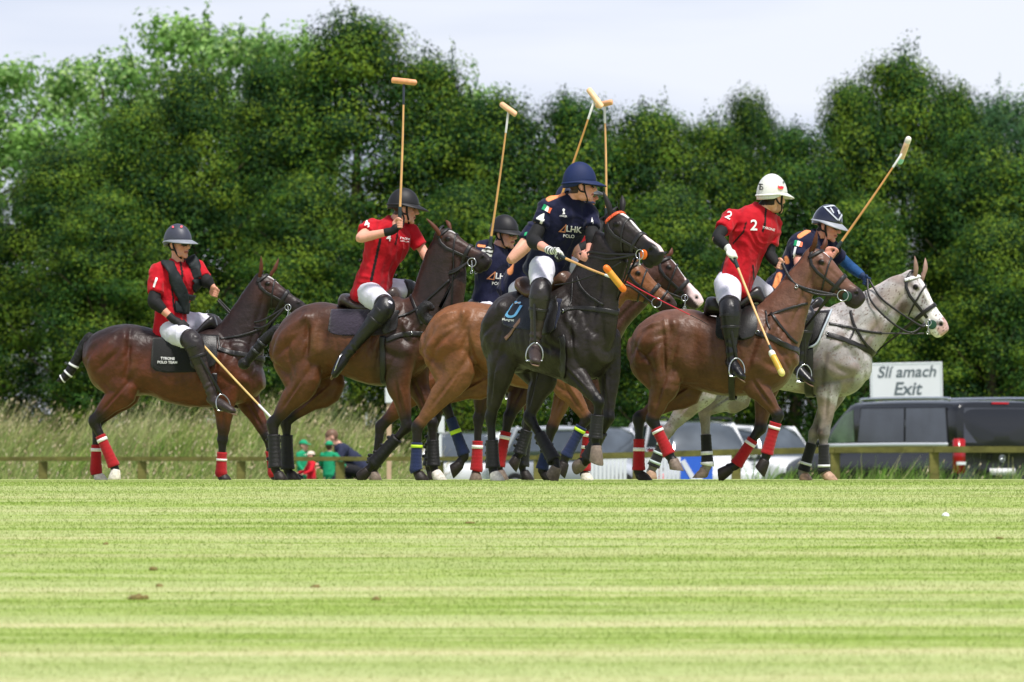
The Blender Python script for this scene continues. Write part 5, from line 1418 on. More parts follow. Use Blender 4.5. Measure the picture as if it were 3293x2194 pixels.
def dress_all(rs):
    t, p_, f, tm = dress(rs[1]); t('1', 318, 885, 130, 16, name='number')
    vest(rs[1])
    for x, y in ((550, 168), (652, 165)): p_([(x + 14 * math.cos(a), y + 14 * math.sin(a)) for a in np.linspace(0, 5.5, 8)], (236, 96, 110), 'helmet_vent', True)
    t, p_, f, tm = dress(rs[2]); t('4', 400, 568, 92, -12, name='number'); t('4', 678, 745, 84, 4, name='number'); t('TYRONE', 880, 752, 24, 8); t('POLO TEAM', 880, 785, 14, 8)
    t, p_, f, tm = dress(rs[3]); t('3', 815, 545, 60, 25, name='number'); p_([(835, 440), (865, 430), (850, 475), (825, 480)], (20, 150, 96), 'flag_patch')
    t, p_, f, tm = dress(rs[4]); t('4', 103, 598, 96, 14, name='number'); f(158, 513, 76, 52, 26); tm(345, 690, .62)
    t('4', 546, 618, 50, -10, name='number', wscale=.5)
    p_([(290, 520), (300, 510), (312, 520), (306, 535), (314, 560), (290, 560), (296, 540)], (232, 230, 232)); t('STRIKER', 298, 575, 12, 3)
    t, p_, f, tm = dress(rs[5]); tm(480, 1005, .95)
    t, p_, f, tm = dress(rs[7]); t('2', 222, 468, 66, 28, name='number'); t('2', 437, 550, 92, 3, name='number'); t('TYRONE', 560, 575, 20, 14)
    blk = mat('black_print', lin(20, 20, 24), rough=.5, var=.05)
    t('T', 497, 222, 52, 3, blk, hel=True); t('D', 506, 232, 34, 3, blk, hel=True)
    p_([(640, 205), (652, 214), (672, 212), (690, 220), (680, 236), (655, 236), (642, 224)], (222, 40, 60), hel=True); p_([(642, 226), (655, 238), (682, 237), (668, 243), (650, 241)], (240, 150, 40), hel=True)
    p_([(678, 165), (688, 176), (698, 168), (692, 186), (684, 186)], (60, 66, 66), hel=True)
    t, p_, f, tm = dress(rs[8]); t('1', 790, 785, 92, 12, name='number'); f(820, 708, 66, 44, 14)
    sv = (190, 196, 208)
    for q in (((1035, 390), (1050, 388), (1160, 500), (1150, 505)), ((1050, 388), (1130, 375), (1180, 400), (1172, 408), (1125, 388), (1060, 396)), ((1180, 400), (1205, 440), (1165, 510), (1155, 500), (1190, 440)), ((1090, 400), (1100, 398), (1125, 440), (1118, 448)), ((1150, 420), (1160, 418), (1172, 450), (1162, 455))):
        p_(q, sv, 'helmet_trim', True)

def build_mallets(rs):
    def grip(i):
        r = rs[i]; a, b, c, G, A = r['arm']['n']; return r['fr'].M @ (G + r['O'])
    spec = {
      1: dict(label='mallet hanging low across the leftmost pony shoulder', px=880, py=1352, Y=63.0, hd=(.3, -1, .1), cane=(222, 186, 122)),
      2: dict(label='mallet held straight up with a dark taped neck', px=1299, py=262, Y=None, hd=(1, -.25, -.12), wrap=(52, 58, 74), headcol=(226, 158, 112)),
      5: dict(label='upright mallet leaning slightly right over the sunglasses rider', px=1636, py=352, Y=None, hd=(.62, -.62, -.48), headcol=(236, 182, 140), cane=(206, 158, 92)),
      3: dict(label='raised mallet slanting behind the blue helmet', px=1914, py=316, Y=None, hd=(.52, -.45, -.72), headcol=(240, 196, 150), cane=(186, 138, 72)),
      6: dict(label='raised upright mallet right of the blue helmet', px=1944, py=334, Y=None, hd=(.62, -.8, .1), headcol=(232, 172, 124)),
      4: dict(label='mallet with orange tipped bamboo head pointing at the camera', px=1977, py=896, Y=57.0, hd=(.62, .2, -.76), headcol=(222, 156, 62), tipcol=(238, 120, 36), headr=.026),
      7: dict(label='mallet with yellow head hanging at the shoulder of the reddish bay pony', px=2498, py=1168, Y=58.0, hd=(.38, -.55, -.80), headcol=(204, 166, 62), tipcol=((226, 224, 210), (214, 196, 120)), cane=(226, 176, 118), wrap=(50, 72, 76)),
      8: dict(label='long mallet slanting up to the right with a mint banded head', px=2908, py=484, Y=None, hd=(.30, -.4, .85), headcol=(240, 200, 164), tipcol=((150, 210, 190), (232, 226, 214)), cane=(196, 144, 84)),
    }
    for i, s in spec.items():
        A = grip(i); Y = s['Y'] or A.y + .05
        B = w2(s['px'], s['py'], Y)
        make_mallet(s['label'], A, B, s.get('hl', .215), s['hd'], wrap=s.get('wrap', (226, 226, 226)), cane=s.get('cane', (218, 168, 108)), headcol=s['headcol'] if 'headcol' in s else (232, 170, 128), tipcol=s.get('tipcol'), bend=.006, headr=s.get('headr', .025))

    r = rs[4]; a, b, c, G, A = r['arm']['f']; p0 = r['fr'].M @ (G + r['O']); p1 = w2(2278, 1046, 58.15); d = (p1 - p0)
    w = empty('riding_whip', Matrix.Translation(p0), 'thin red riding whip stretched over the rump of the reddish bay pony', 'whip')
    MB().tube([V3(0, 0, 0) - d * .03, d * .06], [.010, .009], n=8, sub=2).obj('handle', mat('webbing', None), w)
    MB().tube([d * .06, d * .45 + V3(0, 0, -.02), d * .85], [.0065, .005, .0035], n=8, sub=4).obj('shaft', mat('whip_red', lin(196, 40, 62), rough=.5), w)
    MB().tube([d * .85, d * .95 + V3(0, 0, .004), d], [.003, .0025, .002], n=6, sub=3).obj('lash', mat('webbing', None), w)

def dress_pads(hs):
    for i, items in {1: [('TYRONE', 720, 708, 17, 2, 1), ('POLO TEAM', 718, 732, 17, 1, 1)], 4: [('Ü', 598, 408, 92, 12, 0), ('Mungret', 572, 458, 17, 6, 1)]}.items():
        h = hs[i]; O = V3(0, 0, 0); tb = bvh(h['pad'].data)
        c = dict(cv=h['cv'], fr=h['fr'], wb=tb)
        for t, x, y, s, a, wh in items:
            decal_text(c, t, x, y, s, a, WHITE_T if wh else mat('sky_print', lin(120, 190, 245), rough=.6, var=.04), name='lettering', parent=h['pad'], shear=.35 if t == 'Ü' else 0)
        if i == 4: decal_poly(c, [(614, 352), (650, 346), (650, 353), (614, 359)], WHITE_T, 'emblem', parent=h['pad'])
# ------------------------------------------------------------------ setting: ground, turf, trees, fence
def sst(a, b, x): return float(smooth01((x - a) / (b - a)))
def gz(x, y):
    """height of the land: pitch crowned at the players, hollow behind it, grassy bank at the left"""
    if y < 56: z = -1.93 * ((56 - y) / 56) ** 1.2
    elif y < 71: z = 0.0
    else: z = -.62 * sst(71, 106, y)
    z += (1 - sst(-3.2, -1.4, x)) * sst(119, 131, y) * .95
    z += sst(150, 400, y) * 2.0
    return z

def build_ground():
    ys = list(np.arange(0, 60, 1.0)) + list(np.arange(60, 160, 2.0)) + [160, 180, 210, 260, 340, 460, 700, 1100, 1800, 3000]
    xs = [-1500, -800, -400, -200, -120, -80] + list(np.arange(-60, 61, 2.0)) + [80, 120, 200, 400, 800, 1500]
    mb = MB(); m = len(xs)
    for y in ys:
        for x in xs: mb.v.append((x, y - 4, gz(x, y - 4) if y > 4 else gz(x, 0)))
    for i in range(len(ys) - 1):
        for j in range(m - 1): mb.f.append((i * m + j, i * m + j + 1, (i + 1) * m + j + 1, (i + 1) * m + j))
    t = bpy.data.materials.new('turf'); t.use_nodes = True; nt = t.node_tree; b = nt.nodes['Principled BSDF']; n = nt.nodes.new; l = nt.links.new
    b.inputs['Roughness'].default_value = .9; b.inputs['Specular IOR Level'].default_value = .15
    g = n('ShaderNodeNewGeometry')
    def noise_(sx, sy, sc, det, out='Fac', rough=.5):
        mp_ = n('ShaderNodeMapping'); mp_.inputs['Scale'].default_value = (sx, sy, 1); l(g.outputs['Position'], mp_.inputs[0])
        z = n('ShaderNodeTexNoise'); z.inputs['Scale'].default_value = sc; z.inputs['Detail'].default_value = det; z.inputs['Roughness'].default_value = rough; l(mp_.outputs[0], z.inputs[0]); return z.outputs[out]
    def ramp(inp, *st):
        r_ = n('ShaderNodeValToRGB'); e = r_.color_ramp.elements
        while len(e) < len(st): e.new(.5)
        for q, (p_, c) in zip(e, st): q.position = p_; q.color = (*c, 1)
        l(inp, r_.inputs[0]); return r_.outputs[0]
    def mix(f, a, b_, mode='MIX'):
        q = n('ShaderNodeMixRGB'); q.blend_type = mode
        if isinstance(f, float): q.inputs[0].default_value = f
        else: l(f, q.inputs[0])
        for i, v in ((1, a), (2, b_)):
            if isinstance(v, tuple): q.inputs[i].default_value = (*v, 1)
            else: l(v, q.inputs[i])
        return q.outputs[0]
    G1, G2, G3, DRY = lin(125, 149, 60), lin(149, 168, 87), lin(168, 179, 118), lin(200, 193, 150)
    base = ramp(noise_(.35, 2.2, 1.3, 4), (.38, G1), (.5, G2), (.62, G3))
    bands = noise_(.030, 1.15, .62, 3)                     # mowing and drill lines across the pitch
    base = mix(ramp(bands, (.47, (0, 0, 0)), (.60, (1, 1, 1))), base, G3)
    fine = noise_(.05, 3.6, .75, 2)
    base = mix(ramp(fine, (.57, (0, 0, 0)), (.70, (.42, .42, .42))), base, DRY)
    # pale drill lines at their own distances, wandering a little
    sx0 = n('ShaderNodeSeparateXYZ'); l(g.outputs['Position'], sx0.inputs[0])
    wv = noise_(.25, .1, 1.0, 3)
    mt = n('ShaderNodeMath'); mt.operation = 'MULTIPLY_ADD'; l(wv, mt.inputs[0]); mt.inputs[1].default_value = .9; l(sx0.outputs['Y'], mt.inputs[2])
    mt2 = n('ShaderNodeMath'); mt2.operation = 'MULTIPLY_ADD'; l(sx0.outputs['X'], mt2.inputs[0]); mt2.inputs[1].default_value = -.035; l(mt.outputs[0], mt2.inputs[2])
    tot = None
    for row, wd_, am, cc in ((1598, .35, .5, DRY), (1640, .30, .5, DRY), (1729, .26, .75, DRY), (1785, .3, .6, DRY), (1893, .28, .7, DRY), (2004, .24, .85, DRY), (2098, .26, .95, DRY), (2186, .3, .6, DRY), (1701, .30, .6, G1), (1806, .28, .6, G1), (1950, .40, .75, G1), (2052, .30, .7, G1), (2140, .25, .4, G1)):
        yc = row_dist(row) + .45
        df = n('ShaderNodeMath'); df.operation = 'SUBTRACT'; l(mt2.outputs[0], df.inputs[0]); df.inputs[1].default_value = yc
        ab = n('ShaderNodeMath'); ab.operation = 'ABSOLUTE'; l(df.outputs[0], ab.inputs[0])
        m1 = n('ShaderNodeMapRange'); m1.interpolation_type = 'SMOOTHSTEP'; m1.inputs[1].default_value = 0; m1.inputs[2].default_value = wd_ * 1.5; m1.inputs[3].default_value = am * .85; m1.inputs[4].default_value = 0; l(ab.outputs[0], m1.inputs[0])
        ns = n('ShaderNodeMath'); ns.operation = 'MULTIPLY'; l(m1.outputs[0], ns.inputs[0]); pt_ = n('ShaderNodeMapRange'); pt_.inputs[1].default_value = .3; pt_.inputs[2].default_value = .6; pt_.inputs[3].default_value = .35; l(noise_(.8, 2.0, 1.2, 4), pt_.inputs[0]); l(pt_.outputs[0], ns.inputs[1])
        base = mix(ns.outputs[0], base, cc)
    base = mix(ramp(noise_(1.2, 4.5, 2.3, 5, rough=.65), (.54, (0, 0, 0)), (.72, (.6, .6, .6))), base, DRY)
    base = mix(ramp(noise_(1, 1, 45, 3, rough=.7), (.35, (.15, .15, .15)), (.6, (0, 0, 0))), base, lin(104, 130, 54))
    base = mix(ramp(noise_(1, 1, 24, 4, rough=.7), (.60, (0, 0, 0)), (.74, (.32, .32, .32))), base, lin(206, 202, 164))
    # rough meadow beyond the pitch
    sx = n('ShaderNodeSeparateXYZ'); l(g.outputs['Position'], sx.inputs[0])
    mr = n('ShaderNodeMapRange'); mr.inputs[1].default_value = 96; mr.inputs[2].default_value = 104; l(sx.outputs['Y'], mr.inputs[0])
    rough_ = ramp(noise_(1, 1, 3, 5), (.35, lin(70, 92, 44)), (.65, lin(120, 132, 76)))
    base = mix(mr.outputs[0], base, rough_)
    l(base, b.inputs['Base Color'])
    bp = n('ShaderNodeBump'); bp.inputs['Strength'].default_value = .5; bp.inputs['Distance'].default_value = .02; l(noise_(1, 1, 60, 3), bp.inputs['Height']); l(bp.outputs[0], b.inputs['Normal'])
    o = mb.obj('ground', t); tag(o, 'mown polo pitch with faint pale drill lines across it', 'ground', kind='structure')
    return o

def blades_mesh(name, P, h, w, lean, col, colt, seg=1, head=None):
    """many grass blades as one mesh: P (n,3) roots, h heights, w widths, lean (n,2); colours root/tip"""
    n = len(P); a = RNG.uniform(0, 2 * np.pi, n); d = np.c_[np.cos(a), np.sin(a) * .4, np.zeros(n)]
    up_ = np.c_[lean, np.ones(n)] * h[:, None]
    v = []
    if seg == 1:
        V = np.stack([P - d * w[:, None], P + d * w[:, None], P + up_], 1); k = 3
        Fc = np.arange(n * 3).reshape(-1, 3); loops = 3
        C = np.stack([col, col, colt], 1)
    else:
        mid = P + up_ * np.array([.45, .45, .55]); tip = P + up_ * np.array([1.25, 1.25, .97])
        V = np.stack([P - d * w[:, None], P + d * w[:, None], mid + d * w[:, None] * .8, mid - d * w[:, None] * .8, tip + d * w[:, None] * .15, tip - d * w[:, None] * .15], 1); k = 6
        Fc = np.concatenate([np.arange(n)[:, None] * 6 + np.array([0, 1, 2, 3]), np.arange(n)[:, None] * 6 + np.array([3, 2, 4, 5])], 0); loops = 4
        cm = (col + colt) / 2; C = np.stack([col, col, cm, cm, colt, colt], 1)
    V = V.reshape(-1, 3); C = C.reshape(-1, 3)
    return raw_mesh(name, V, Fc, C)

def raw_mesh(name, V, Fc, C=None):
    me = bpy.data.meshes.new(name); nl = Fc.shape[1]
    me.vertices.add(len(V)); me.vertices.foreach_set('co', V.astype(np.float32).ravel())
    me.loops.add(Fc.size); me.loops.foreach_set('vertex_index', Fc.astype(np.int32).ravel())
    me.polygons.add(len(Fc)); me.polygons.foreach_set('loop_start', np.arange(0, Fc.size, nl, dtype=np.int32)); me.polygons.foreach_set('loop_total', np.full(len(Fc), nl, np.int32))
    me.update(calc_edges=True)
    if C is not None: setcol(me, C)
    return me

def leaf_mat(name, rough=.55, transl=.25, spec=.3):
    m = bpy.data.materials.new(name); m.use_nodes = True; t = m.node_tree; b = t.nodes['Principled BSDF']; n = t.nodes.new; l = t.links.new
    at = n('ShaderNodeAttribute'); at.attribute_name = 'col'; nz = n('ShaderNodeTexNoise'); nz.inputs['Scale'].default_value = 1.1; nz.inputs['Detail'].default_value = 3
    tcn = n('ShaderNodeTexCoord'); l(tcn.outputs['Object'], nz.inputs[0])
    mr = n('ShaderNodeMapRange'); mr.inputs[1].default_value = .3; mr.inputs[2].default_value = .7; mr.inputs[3].default_value = .82; mr.inputs[4].default_value = 1.18; l(nz.outputs[0], mr.inputs[0])
    vm = n('ShaderNodeVectorMath'); vm.operation = 'SCALE'; l(at.outputs['Color'], vm.inputs[0]); l(mr.outputs[0], vm.inputs['Scale'])
    b.inputs['Roughness'].default_value = rough; b.inputs['Specular IOR Level'].default_value = spec
    l(vm.outputs[0], b.inputs['Base Color'])
    tr = n('ShaderNodeBsdfTranslucent'); l(vm.outputs[0], tr.inputs[0]); mx_ = n('ShaderNodeMixShader'); mx_.inputs[0].default_value = transl
    l(b.outputs[0], mx_.inputs[1]); l(tr.outputs[0], mx_.inputs[2]); l(mx_.outputs[0], t.nodes['Material Output'].inputs[0])
    return m

def build_turf():
    """short turf blades over the near pitch"""
    n = 420000
    y = 27 + 36 * RNG.random(n) ** 1.15; hw = y * .088 + .8; x = RNG.uniform(-1, 1, n) * hw
    z = np.where(y < 56, -1.93 * (np.clip(56 - y, 0, None) / 56) ** 1.2, 0)
    h = RNG.uniform(.004, .014, n); w = RNG.uniform(.002, .0042, n) * (y / 40)
    lean = RNG.normal(0, .35, (n, 2))
    pal = np.array([lin(120, 160, 58), lin(146, 180, 84), lin(170, 192, 118), lin(208, 206, 158), lin(104, 140, 50)])
    band = np.sin(y * 2.6 + .12 * x) + np.sin(y * 6.1 + 1.0 + .05 * x) * .6
    pr = RNG.random(n) + band * .10
    idx = np.where(pr < .25, 4, np.where(pr < .5, 0, np.where(pr < .74, 1, np.where(pr < .90, 2, 3))))
    c = pal[idx] * RNG.uniform(.85, 1.15, (n, 1))
    me = blades_mesh('turf', np.c_[x, y, z], h, w, lean, c * .9, c)
    tag(link('turf', me, bpy.data.materials['turf'], smooth=False), 'short mown grass blades covering the pitch', 'grass', kind='stuff')

def build_meadow():
    """tall seeding grass on the bank and around the rail fence"""
    P, hh, ww, ln, c0, c1 = [], [], [], [], [], []
    def sow(n, x0, x1, y0, y1, hm, cols, wd=(.006, .012), lean=.2, wind=.25):
        x = RNG.uniform(x0, x1, n); y = RNG.uniform(y0, y1, n)
        cl = np.array([noise.noise(Vector((a * .55, b * .4, 2.0))) for a, b in zip(x, y)]); keep = RNG.random(n) < .75 + cl
        x, y, cl = x[keep], y[keep], cl[keep]; k = len(x)
        z = np.array([gz(a, b) for a, b in zip(x, y)])
        P.append(np.c_[x, y, z - .02]); h = hm * RNG.uniform(.45, 1.1, k) * (1 + cl * .6); hh.append(h)
        ww.append(RNG.uniform(*wd, k)); ln.append(np.c_[RNG.normal(wind, lean, k), RNG.normal(0, lean, k)])
        ci = RNG.integers(0, len(cols), k); ci = np.where(cl > .15, np.minimum(ci, len(cols) - 2), ci)
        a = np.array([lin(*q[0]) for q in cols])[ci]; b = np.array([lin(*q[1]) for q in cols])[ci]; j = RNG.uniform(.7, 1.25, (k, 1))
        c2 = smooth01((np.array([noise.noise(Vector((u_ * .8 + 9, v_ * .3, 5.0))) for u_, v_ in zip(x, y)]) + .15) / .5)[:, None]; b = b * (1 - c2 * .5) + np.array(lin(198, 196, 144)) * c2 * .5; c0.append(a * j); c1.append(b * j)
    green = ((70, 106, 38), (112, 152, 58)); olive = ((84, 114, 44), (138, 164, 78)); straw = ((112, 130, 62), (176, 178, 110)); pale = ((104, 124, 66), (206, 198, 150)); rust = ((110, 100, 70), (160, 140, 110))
    sow(26000, -12.5, -1.6, 119, 134, .60, [green, green, olive, olive, straw, straw, pale], lean=.3, wind=.3)
    sow(7000, -12.5, -1.4, 126, 134, .95, [olive, straw, pale, rust], (.004, .008), wind=.3)
    sow(13000, -12.5, -1.0, 112, 119, .45, [green, green, green, olive, straw])
    sow(7000, -1.4, 3.6, 112, 118, .40, [green, green, olive, straw])
    sow(5000, 3.6, 11, 108.5, 117.5, .70, [green, green, green, olive])
    sow(300, 5.2, 11, 108.5, 112, .95, [olive, straw, pale], (.004, .008))
    sow(2500, -1, 11, 124, 150, .5, [green, olive])
    P, hh, ww, ln, c0, c1 = (np.concatenate(q) for q in (P, hh, ww, ln, c0, c1))
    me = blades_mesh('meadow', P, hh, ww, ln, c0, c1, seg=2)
    tag(link('meadow_grass', me, leaf_mat('meadow_blade', .8, .2, .12), smooth=False), 'tall green and straw coloured grass behind the rail fence', 'grass', kind='stuff')
    # seed heads
    k = np.where((RNG.random(len(P)) < np.where(P[:, 0] > 0, .04, .16)) & (hh > .42))[0]
    tip = P[k] + np.c_[ln[k] * 1.25, np.full(len(k), .97)] * hh[k][:, None]
    V, Fc, C = [], [], []; 
    for i, q in enumerate(tip):
        r_ = RNG.uniform(.007, .013); L__ = RNG.uniform(.05, .10); dx = ln[k][i, 0] * .05
        V += [(q[0] - dx, q[1], q[2] - L__), (q[0] - r_, q[1], q[2] - L__ * .4), (q[0], q[1] - r_, q[2] - L__ * .4), (q[0] + r_, q[1], q[2] - L__ * .4), (q[0] + dx, q[1], q[2] + .01)]
        o = i * 5; Fc += [(o, o + 1, o + 2), (o, o + 2, o + 3), (o + 4, o + 2, o + 1), (o + 4, o + 3, o + 2), (o, o + 3, o + 1), (o + 4, o + 1, o + 3)]
        c = np.array(lin(*((206, 188, 150), (178, 156, 128), (220, 206, 176))[i % 3])) * RNG.uniform(.8, 1.1); C += [c] * 5
    me = raw_mesh('seeds', np.array(V), np.array(Fc), np.array(C))
    tag(link('grass_seed_heads', me, leaf_mat('seed', .9, .1, .1), smooth=False), 'pale seed heads standing above the tall grass', 'grass', kind='stuff')

# ---- trees
def tree_mesh(kind, seed):
    """crown leaves and a limb skeleton of unit height 8 m; returns (crown mesh, trunk MB)"""
    rg = np.random.default_rng(seed); py = random.Random(seed)
    Ht, rw = 8.0, {'dense': 2.2, 'loose': 2.4, 'dark': 2.3}[kind]
    nb = {'dense': 380, 'loose': 130, 'dark': 380}[kind]; per = {'dense': 270, 'loose': 130, 'dark': 230}[kind]; ls = {'dense': (.045, .085), 'loose': (.09, .16), 'dark': (.05, .09)}[kind]
    C0 = {'dense': [(30, 60, 27), (47, 82, 28), (80, 110, 29), (104, 128, 34), (23, 50, 30)], 'loose': [(104, 146, 66), (130, 170, 84), (158, 190, 108), (84, 126, 60), (174, 200, 130)], 'dark': [(56, 90, 54), (72, 108, 60), (94, 126, 70), (46, 76, 52), (110, 138, 74)]}[kind]
    C0 = np.array([lin(*c) for c in C0])
    def radius(f):
        if kind == 'dense': return rw * (.88 + .12 * math.sin(f * 5)) * max(.02, 1 - max(0, (f - .45) / .56) ** 2.2) ** .6
        if kind == 'loose': return rw * (math.sin(math.pi * min(max((f - .18) / .84, .02), .98)) ** .6)
        return rw * (math.sin(math.pi * min(max((f - .12) / .9, .02), .98)) ** .45)
    CL = []
    lobes = [(py.uniform(0, 6.28), py.uniform(.15, .95), py.uniform(.2, .5)) for _ in range(9)]
    for i in range(nb):
        f = (.02 if kind == 'dense' else .25) + (.97 if kind == 'dense' else .72) * py.random() ** .9; a = py.uniform(0, 6.283)
        r = radius(f); bump_ = 0
        for la, lf, ls_ in lobes:
            dd = abs((a - la + math.pi) % (2 * math.pi) - math.pi); bump_ += ls_ * math.exp(-(dd / .6) ** 2 - ((f - lf) / .13) ** 2)
        rr = r * (.56 + .50 * bump_) + py.uniform(-.32, .42) if kind != 'loose' else r * py.uniform(.35, 1.0)
        rr = max(.05, rr * (py.random() ** .13))
        CL.append((math.cos(a) * rr, math.sin(a) * rr, f * Ht, f))
    # leading shoots above the crown
    for i in range(60 if kind == 'dense' else 8):
        a = py.uniform(0, 6.283); f = py.uniform(.74, .97); r = radius(f) * py.uniform(.1, .95)
        sx_, sy_ = py.uniform(-.05, .08), py.uniform(-.05, .05)
        for k in range(py.choice((3, 5, 7))): CL.append((math.cos(a) * r + sx_ * k, math.sin(a) * r + sy_ * k, f * Ht + .12 * k + .1, -1 - k * .55))
    V, C = [], []
    for (cx, cy, cz, f) in CL:
        if f < 0: m = int(26 / (-f)); sg = np.array([.055, .055, .09])
        else: m = int(per * py.uniform(.6, 1.3)); s = py.uniform(.18, .36) * (1 if kind == 'dense' else .95); sg = np.array([s * 1.15, s * 1.15, s * .75])
        q = rg.normal(0, 1, (m, 3)); q /= np.maximum(1, np.linalg.norm(q, axis=1) / 1.9)[:, None]
        p_ = np.array([cx, cy, cz]) + q * sg
        tone = py.random(); ci = int(tone * 2.99) if tone < .8 else 3
        # each cluster takes one main leaf tone at random, with some leaves mixed
        ids = np.where(rg.random(m) < .80, ci, rg.integers(0, 5, m)); c = C0[ids] * rg.uniform(.88, 1.12, (m, 1))
        no = q / np.maximum(.2, np.linalg.norm(q, axis=1))[:, None] * .9 + np.array([cx, cy, 0]) / max(.3, math.hypot(cx, cy)) * .35 + np.array([0, 0, .35]) + rg.normal(0, .26, (m, 3)); no /= np.linalg.norm(no, axis=1)[:, None]
        u = np.cross(no, rg.normal(0, 1, (m, 3))); u /= np.linalg.norm(u, axis=1)[:, None]; w = np.cross(no, u)
        s = rg.uniform(*ls, (m, 1))
        V.append(np.stack([p_ - u * s * .5, p_ + w * s * .30, p_ + u * s * .5, p_ - w * s * .30], 1).reshape(-1, 3)); C.append(np.repeat(c, 4, 0))
    V = np.concatenate(V); C = np.concatenate(C); Fc = np.arange(len(V)).reshape(-1, 4)
    me = raw_mesh('crown_' + kind, V, Fc, C)
    mb = MB()
    mb.tube([V3(0, 0, -.5), V3(.05, .02, 1.5), V3(-.04, .05, 3.5), V3(.05, 0, 5.5), V3(0, 0, 7.2)], [.19, .16, .12, .07, .02], n=10)
    for i in range(34):
        f = .12 + .8 * i / 34; a = i * 2.4; r = radius(f) * .85; z = f * Ht * .9
        tip = V3(math.cos(a) * r, math.sin(a) * r, z + r * .55)
        mb.tube([V3(0, 0, z - .1), V3(math.cos(a) * r * .5, math.sin(a) * r * .5, z + r * .18), tip], [.055 * (1 - f * .6), .032 * (1 - f * .5), .010], n=6, sub=3)
    return me, mb.mesh('trunk_' + kind)

def build_trees():
    bark = mat('bark', lin(74, 62, 50), rough=.9, var=.35, vscale=6, bump=.8, bscale=14, stretch=(1, 1, .25))
    proto = {}
    for kind, seeds in (('dense', (1, 2, 3, 4)), ('loose', (5, 6)), ('dark', (7, 8))):
        for s in seeds: proto.setdefault(kind, []).append(tree_mesh(kind, s))
    lm = {'dense': leaf_mat('leaves_dense', .65, .08, .15), 'loose': leaf_mat('leaves_loose', .5, .35, .3), 'dark': leaf_mat('leaves_dark', .65, .12, .15)}
    def place(kind, i, px, top, D, wid, label, cat, group, rot):
        cm, tm = proto[kind][i % len(proto[kind])]
        x = (px - CX) / F * D; zt = ZC + (HZ - top) / F * D; g0 = gz(x, D)
        s = (zt - g0) / 8.1
        root = empty('hedge_tree' if kind == 'dense' else 'tree', Matrix.Translation((x, D, g0)) @ Matrix.Rotation(R(rot), 4, 'Z') @ Matrix.Diagonal((wid, wid, s, 1)), label, cat, group)
        for nm, me, m in (('crown', cm, lm[kind]), ('trunk', tm, bark)):
            if not me.materials: me.materials.append(m)
            o = bpy.data.objects.new(nm, me); COL.objects.link(o); o.parent = root
    row = [(-100,640,159,.95,'broad dark tree filling the far left end of the hedgerow'),(190,480,158,.75,'lower dark hedgerow tree over the taped tail of the leftmost pony'),(430,345,158.5,.78,'rounded dark hedgerow tree above the grey helmeted rider'),
      (630,222,159,.75,'dark hedgerow tree just right of the grey helmeted rider'),(880,200,160,.75,'tall dark tree directly left of the tallest hedgerow crown'),(1140,58,160,1.0,'tallest dark hedgerow tree rising behind the upright mallet'),
      (1390,195,160,.85,'hedgerow tree behind the second raised mallet'),(1620,305,159,.85,'hedgerow tree between the second mallet and the crossed mallets'),(1860,318,159,.8,'hedgerow tree behind the pair of crossed mallets'),
      (2090,352,159,.8,'hedgerow tree right of the blue helmet in the low stretch'),(2290,398,160,.7,'low hedgerow tree left of the small pointed tree'),(2418,296,162,.52,'small pointed tree poking up behind the white helmeted rider'),
      (2560,412,159,.75,'lowest hedgerow tree in the dip of the skyline'),(2745,265,160,.62,'hedgerow tree climbing right of the skyline dip'),(2900,190,160,.80,'tall pointed hedgerow tree behind the slanting mallet'),
      (3060,262,160.5,.58,'spiky tree just right of the tall pointed tree'),(3130,425,158.5,.75,'dark hedgerow tree above the exit sign'),(3330,515,158,.9,'dark hedgerow tree at the right edge of the picture'),
      (330,620,156,.75,'low dark bush above the rump of the leftmost pony'),(960,560,156,.75,'low dark bush between the first two red jersey riders'),(1480,600,156,.75,'low dark bush behind the sunglasses rider'),
      (2150,620,156,.75,'low dark bush between the blue and the white helmets'),(2760,640,156,.7,'low dark bush behind the grey pony head'),(3190,700,156,.7,'low dark bush right of the exit sign'),
      (-560,540,160,1.0,'dark tree standing just outside the left edge of the picture'),(-1000,480,160,1.05,'dark tree further out beyond the left edge of the picture'),(3760,470,160,1.0,'dark tree standing just outside the right edge of the picture'),(4220,520,160,1.05,'dark tree further out beyond the right edge of the picture')]
    for i, (px, top, D, w, lb) in enumerate(row):
        place('dense', (i * 7) % 4, px, top, D, w * 1.18, lb, 'tree', 'trees of the dark hedgerow', i * 77)
    for px, top, D, w, lb, rt in ((-20,165,186,1.35,'loose pale tree behind the left end of the hedgerow',10),(330,140,190,1.2,'pale tree between the left tree and the tall pale tree',95),(620,20,192,1.5,'tallest loose pale tree behind the left hedgerow',200),(930,66,190,1.05,'pale loose tree just left of the tallest dark crown',300)):
        place('loose', int(px) % 2, px, top, D, w, lb, 'tree', 'pale trees behind the hedgerow', rt)
    place('loose', 1, 1530, 262, 190, .8, 'thin twiggy tree just showing behind the second raised mallet', 'tree', 'pale trees behind the hedgerow', 30)
    place('dark', 0, 3250, 285, 188, 1.15, 'blue green rounded tree behind the hedgerow at the right', 'tree', None, 0)

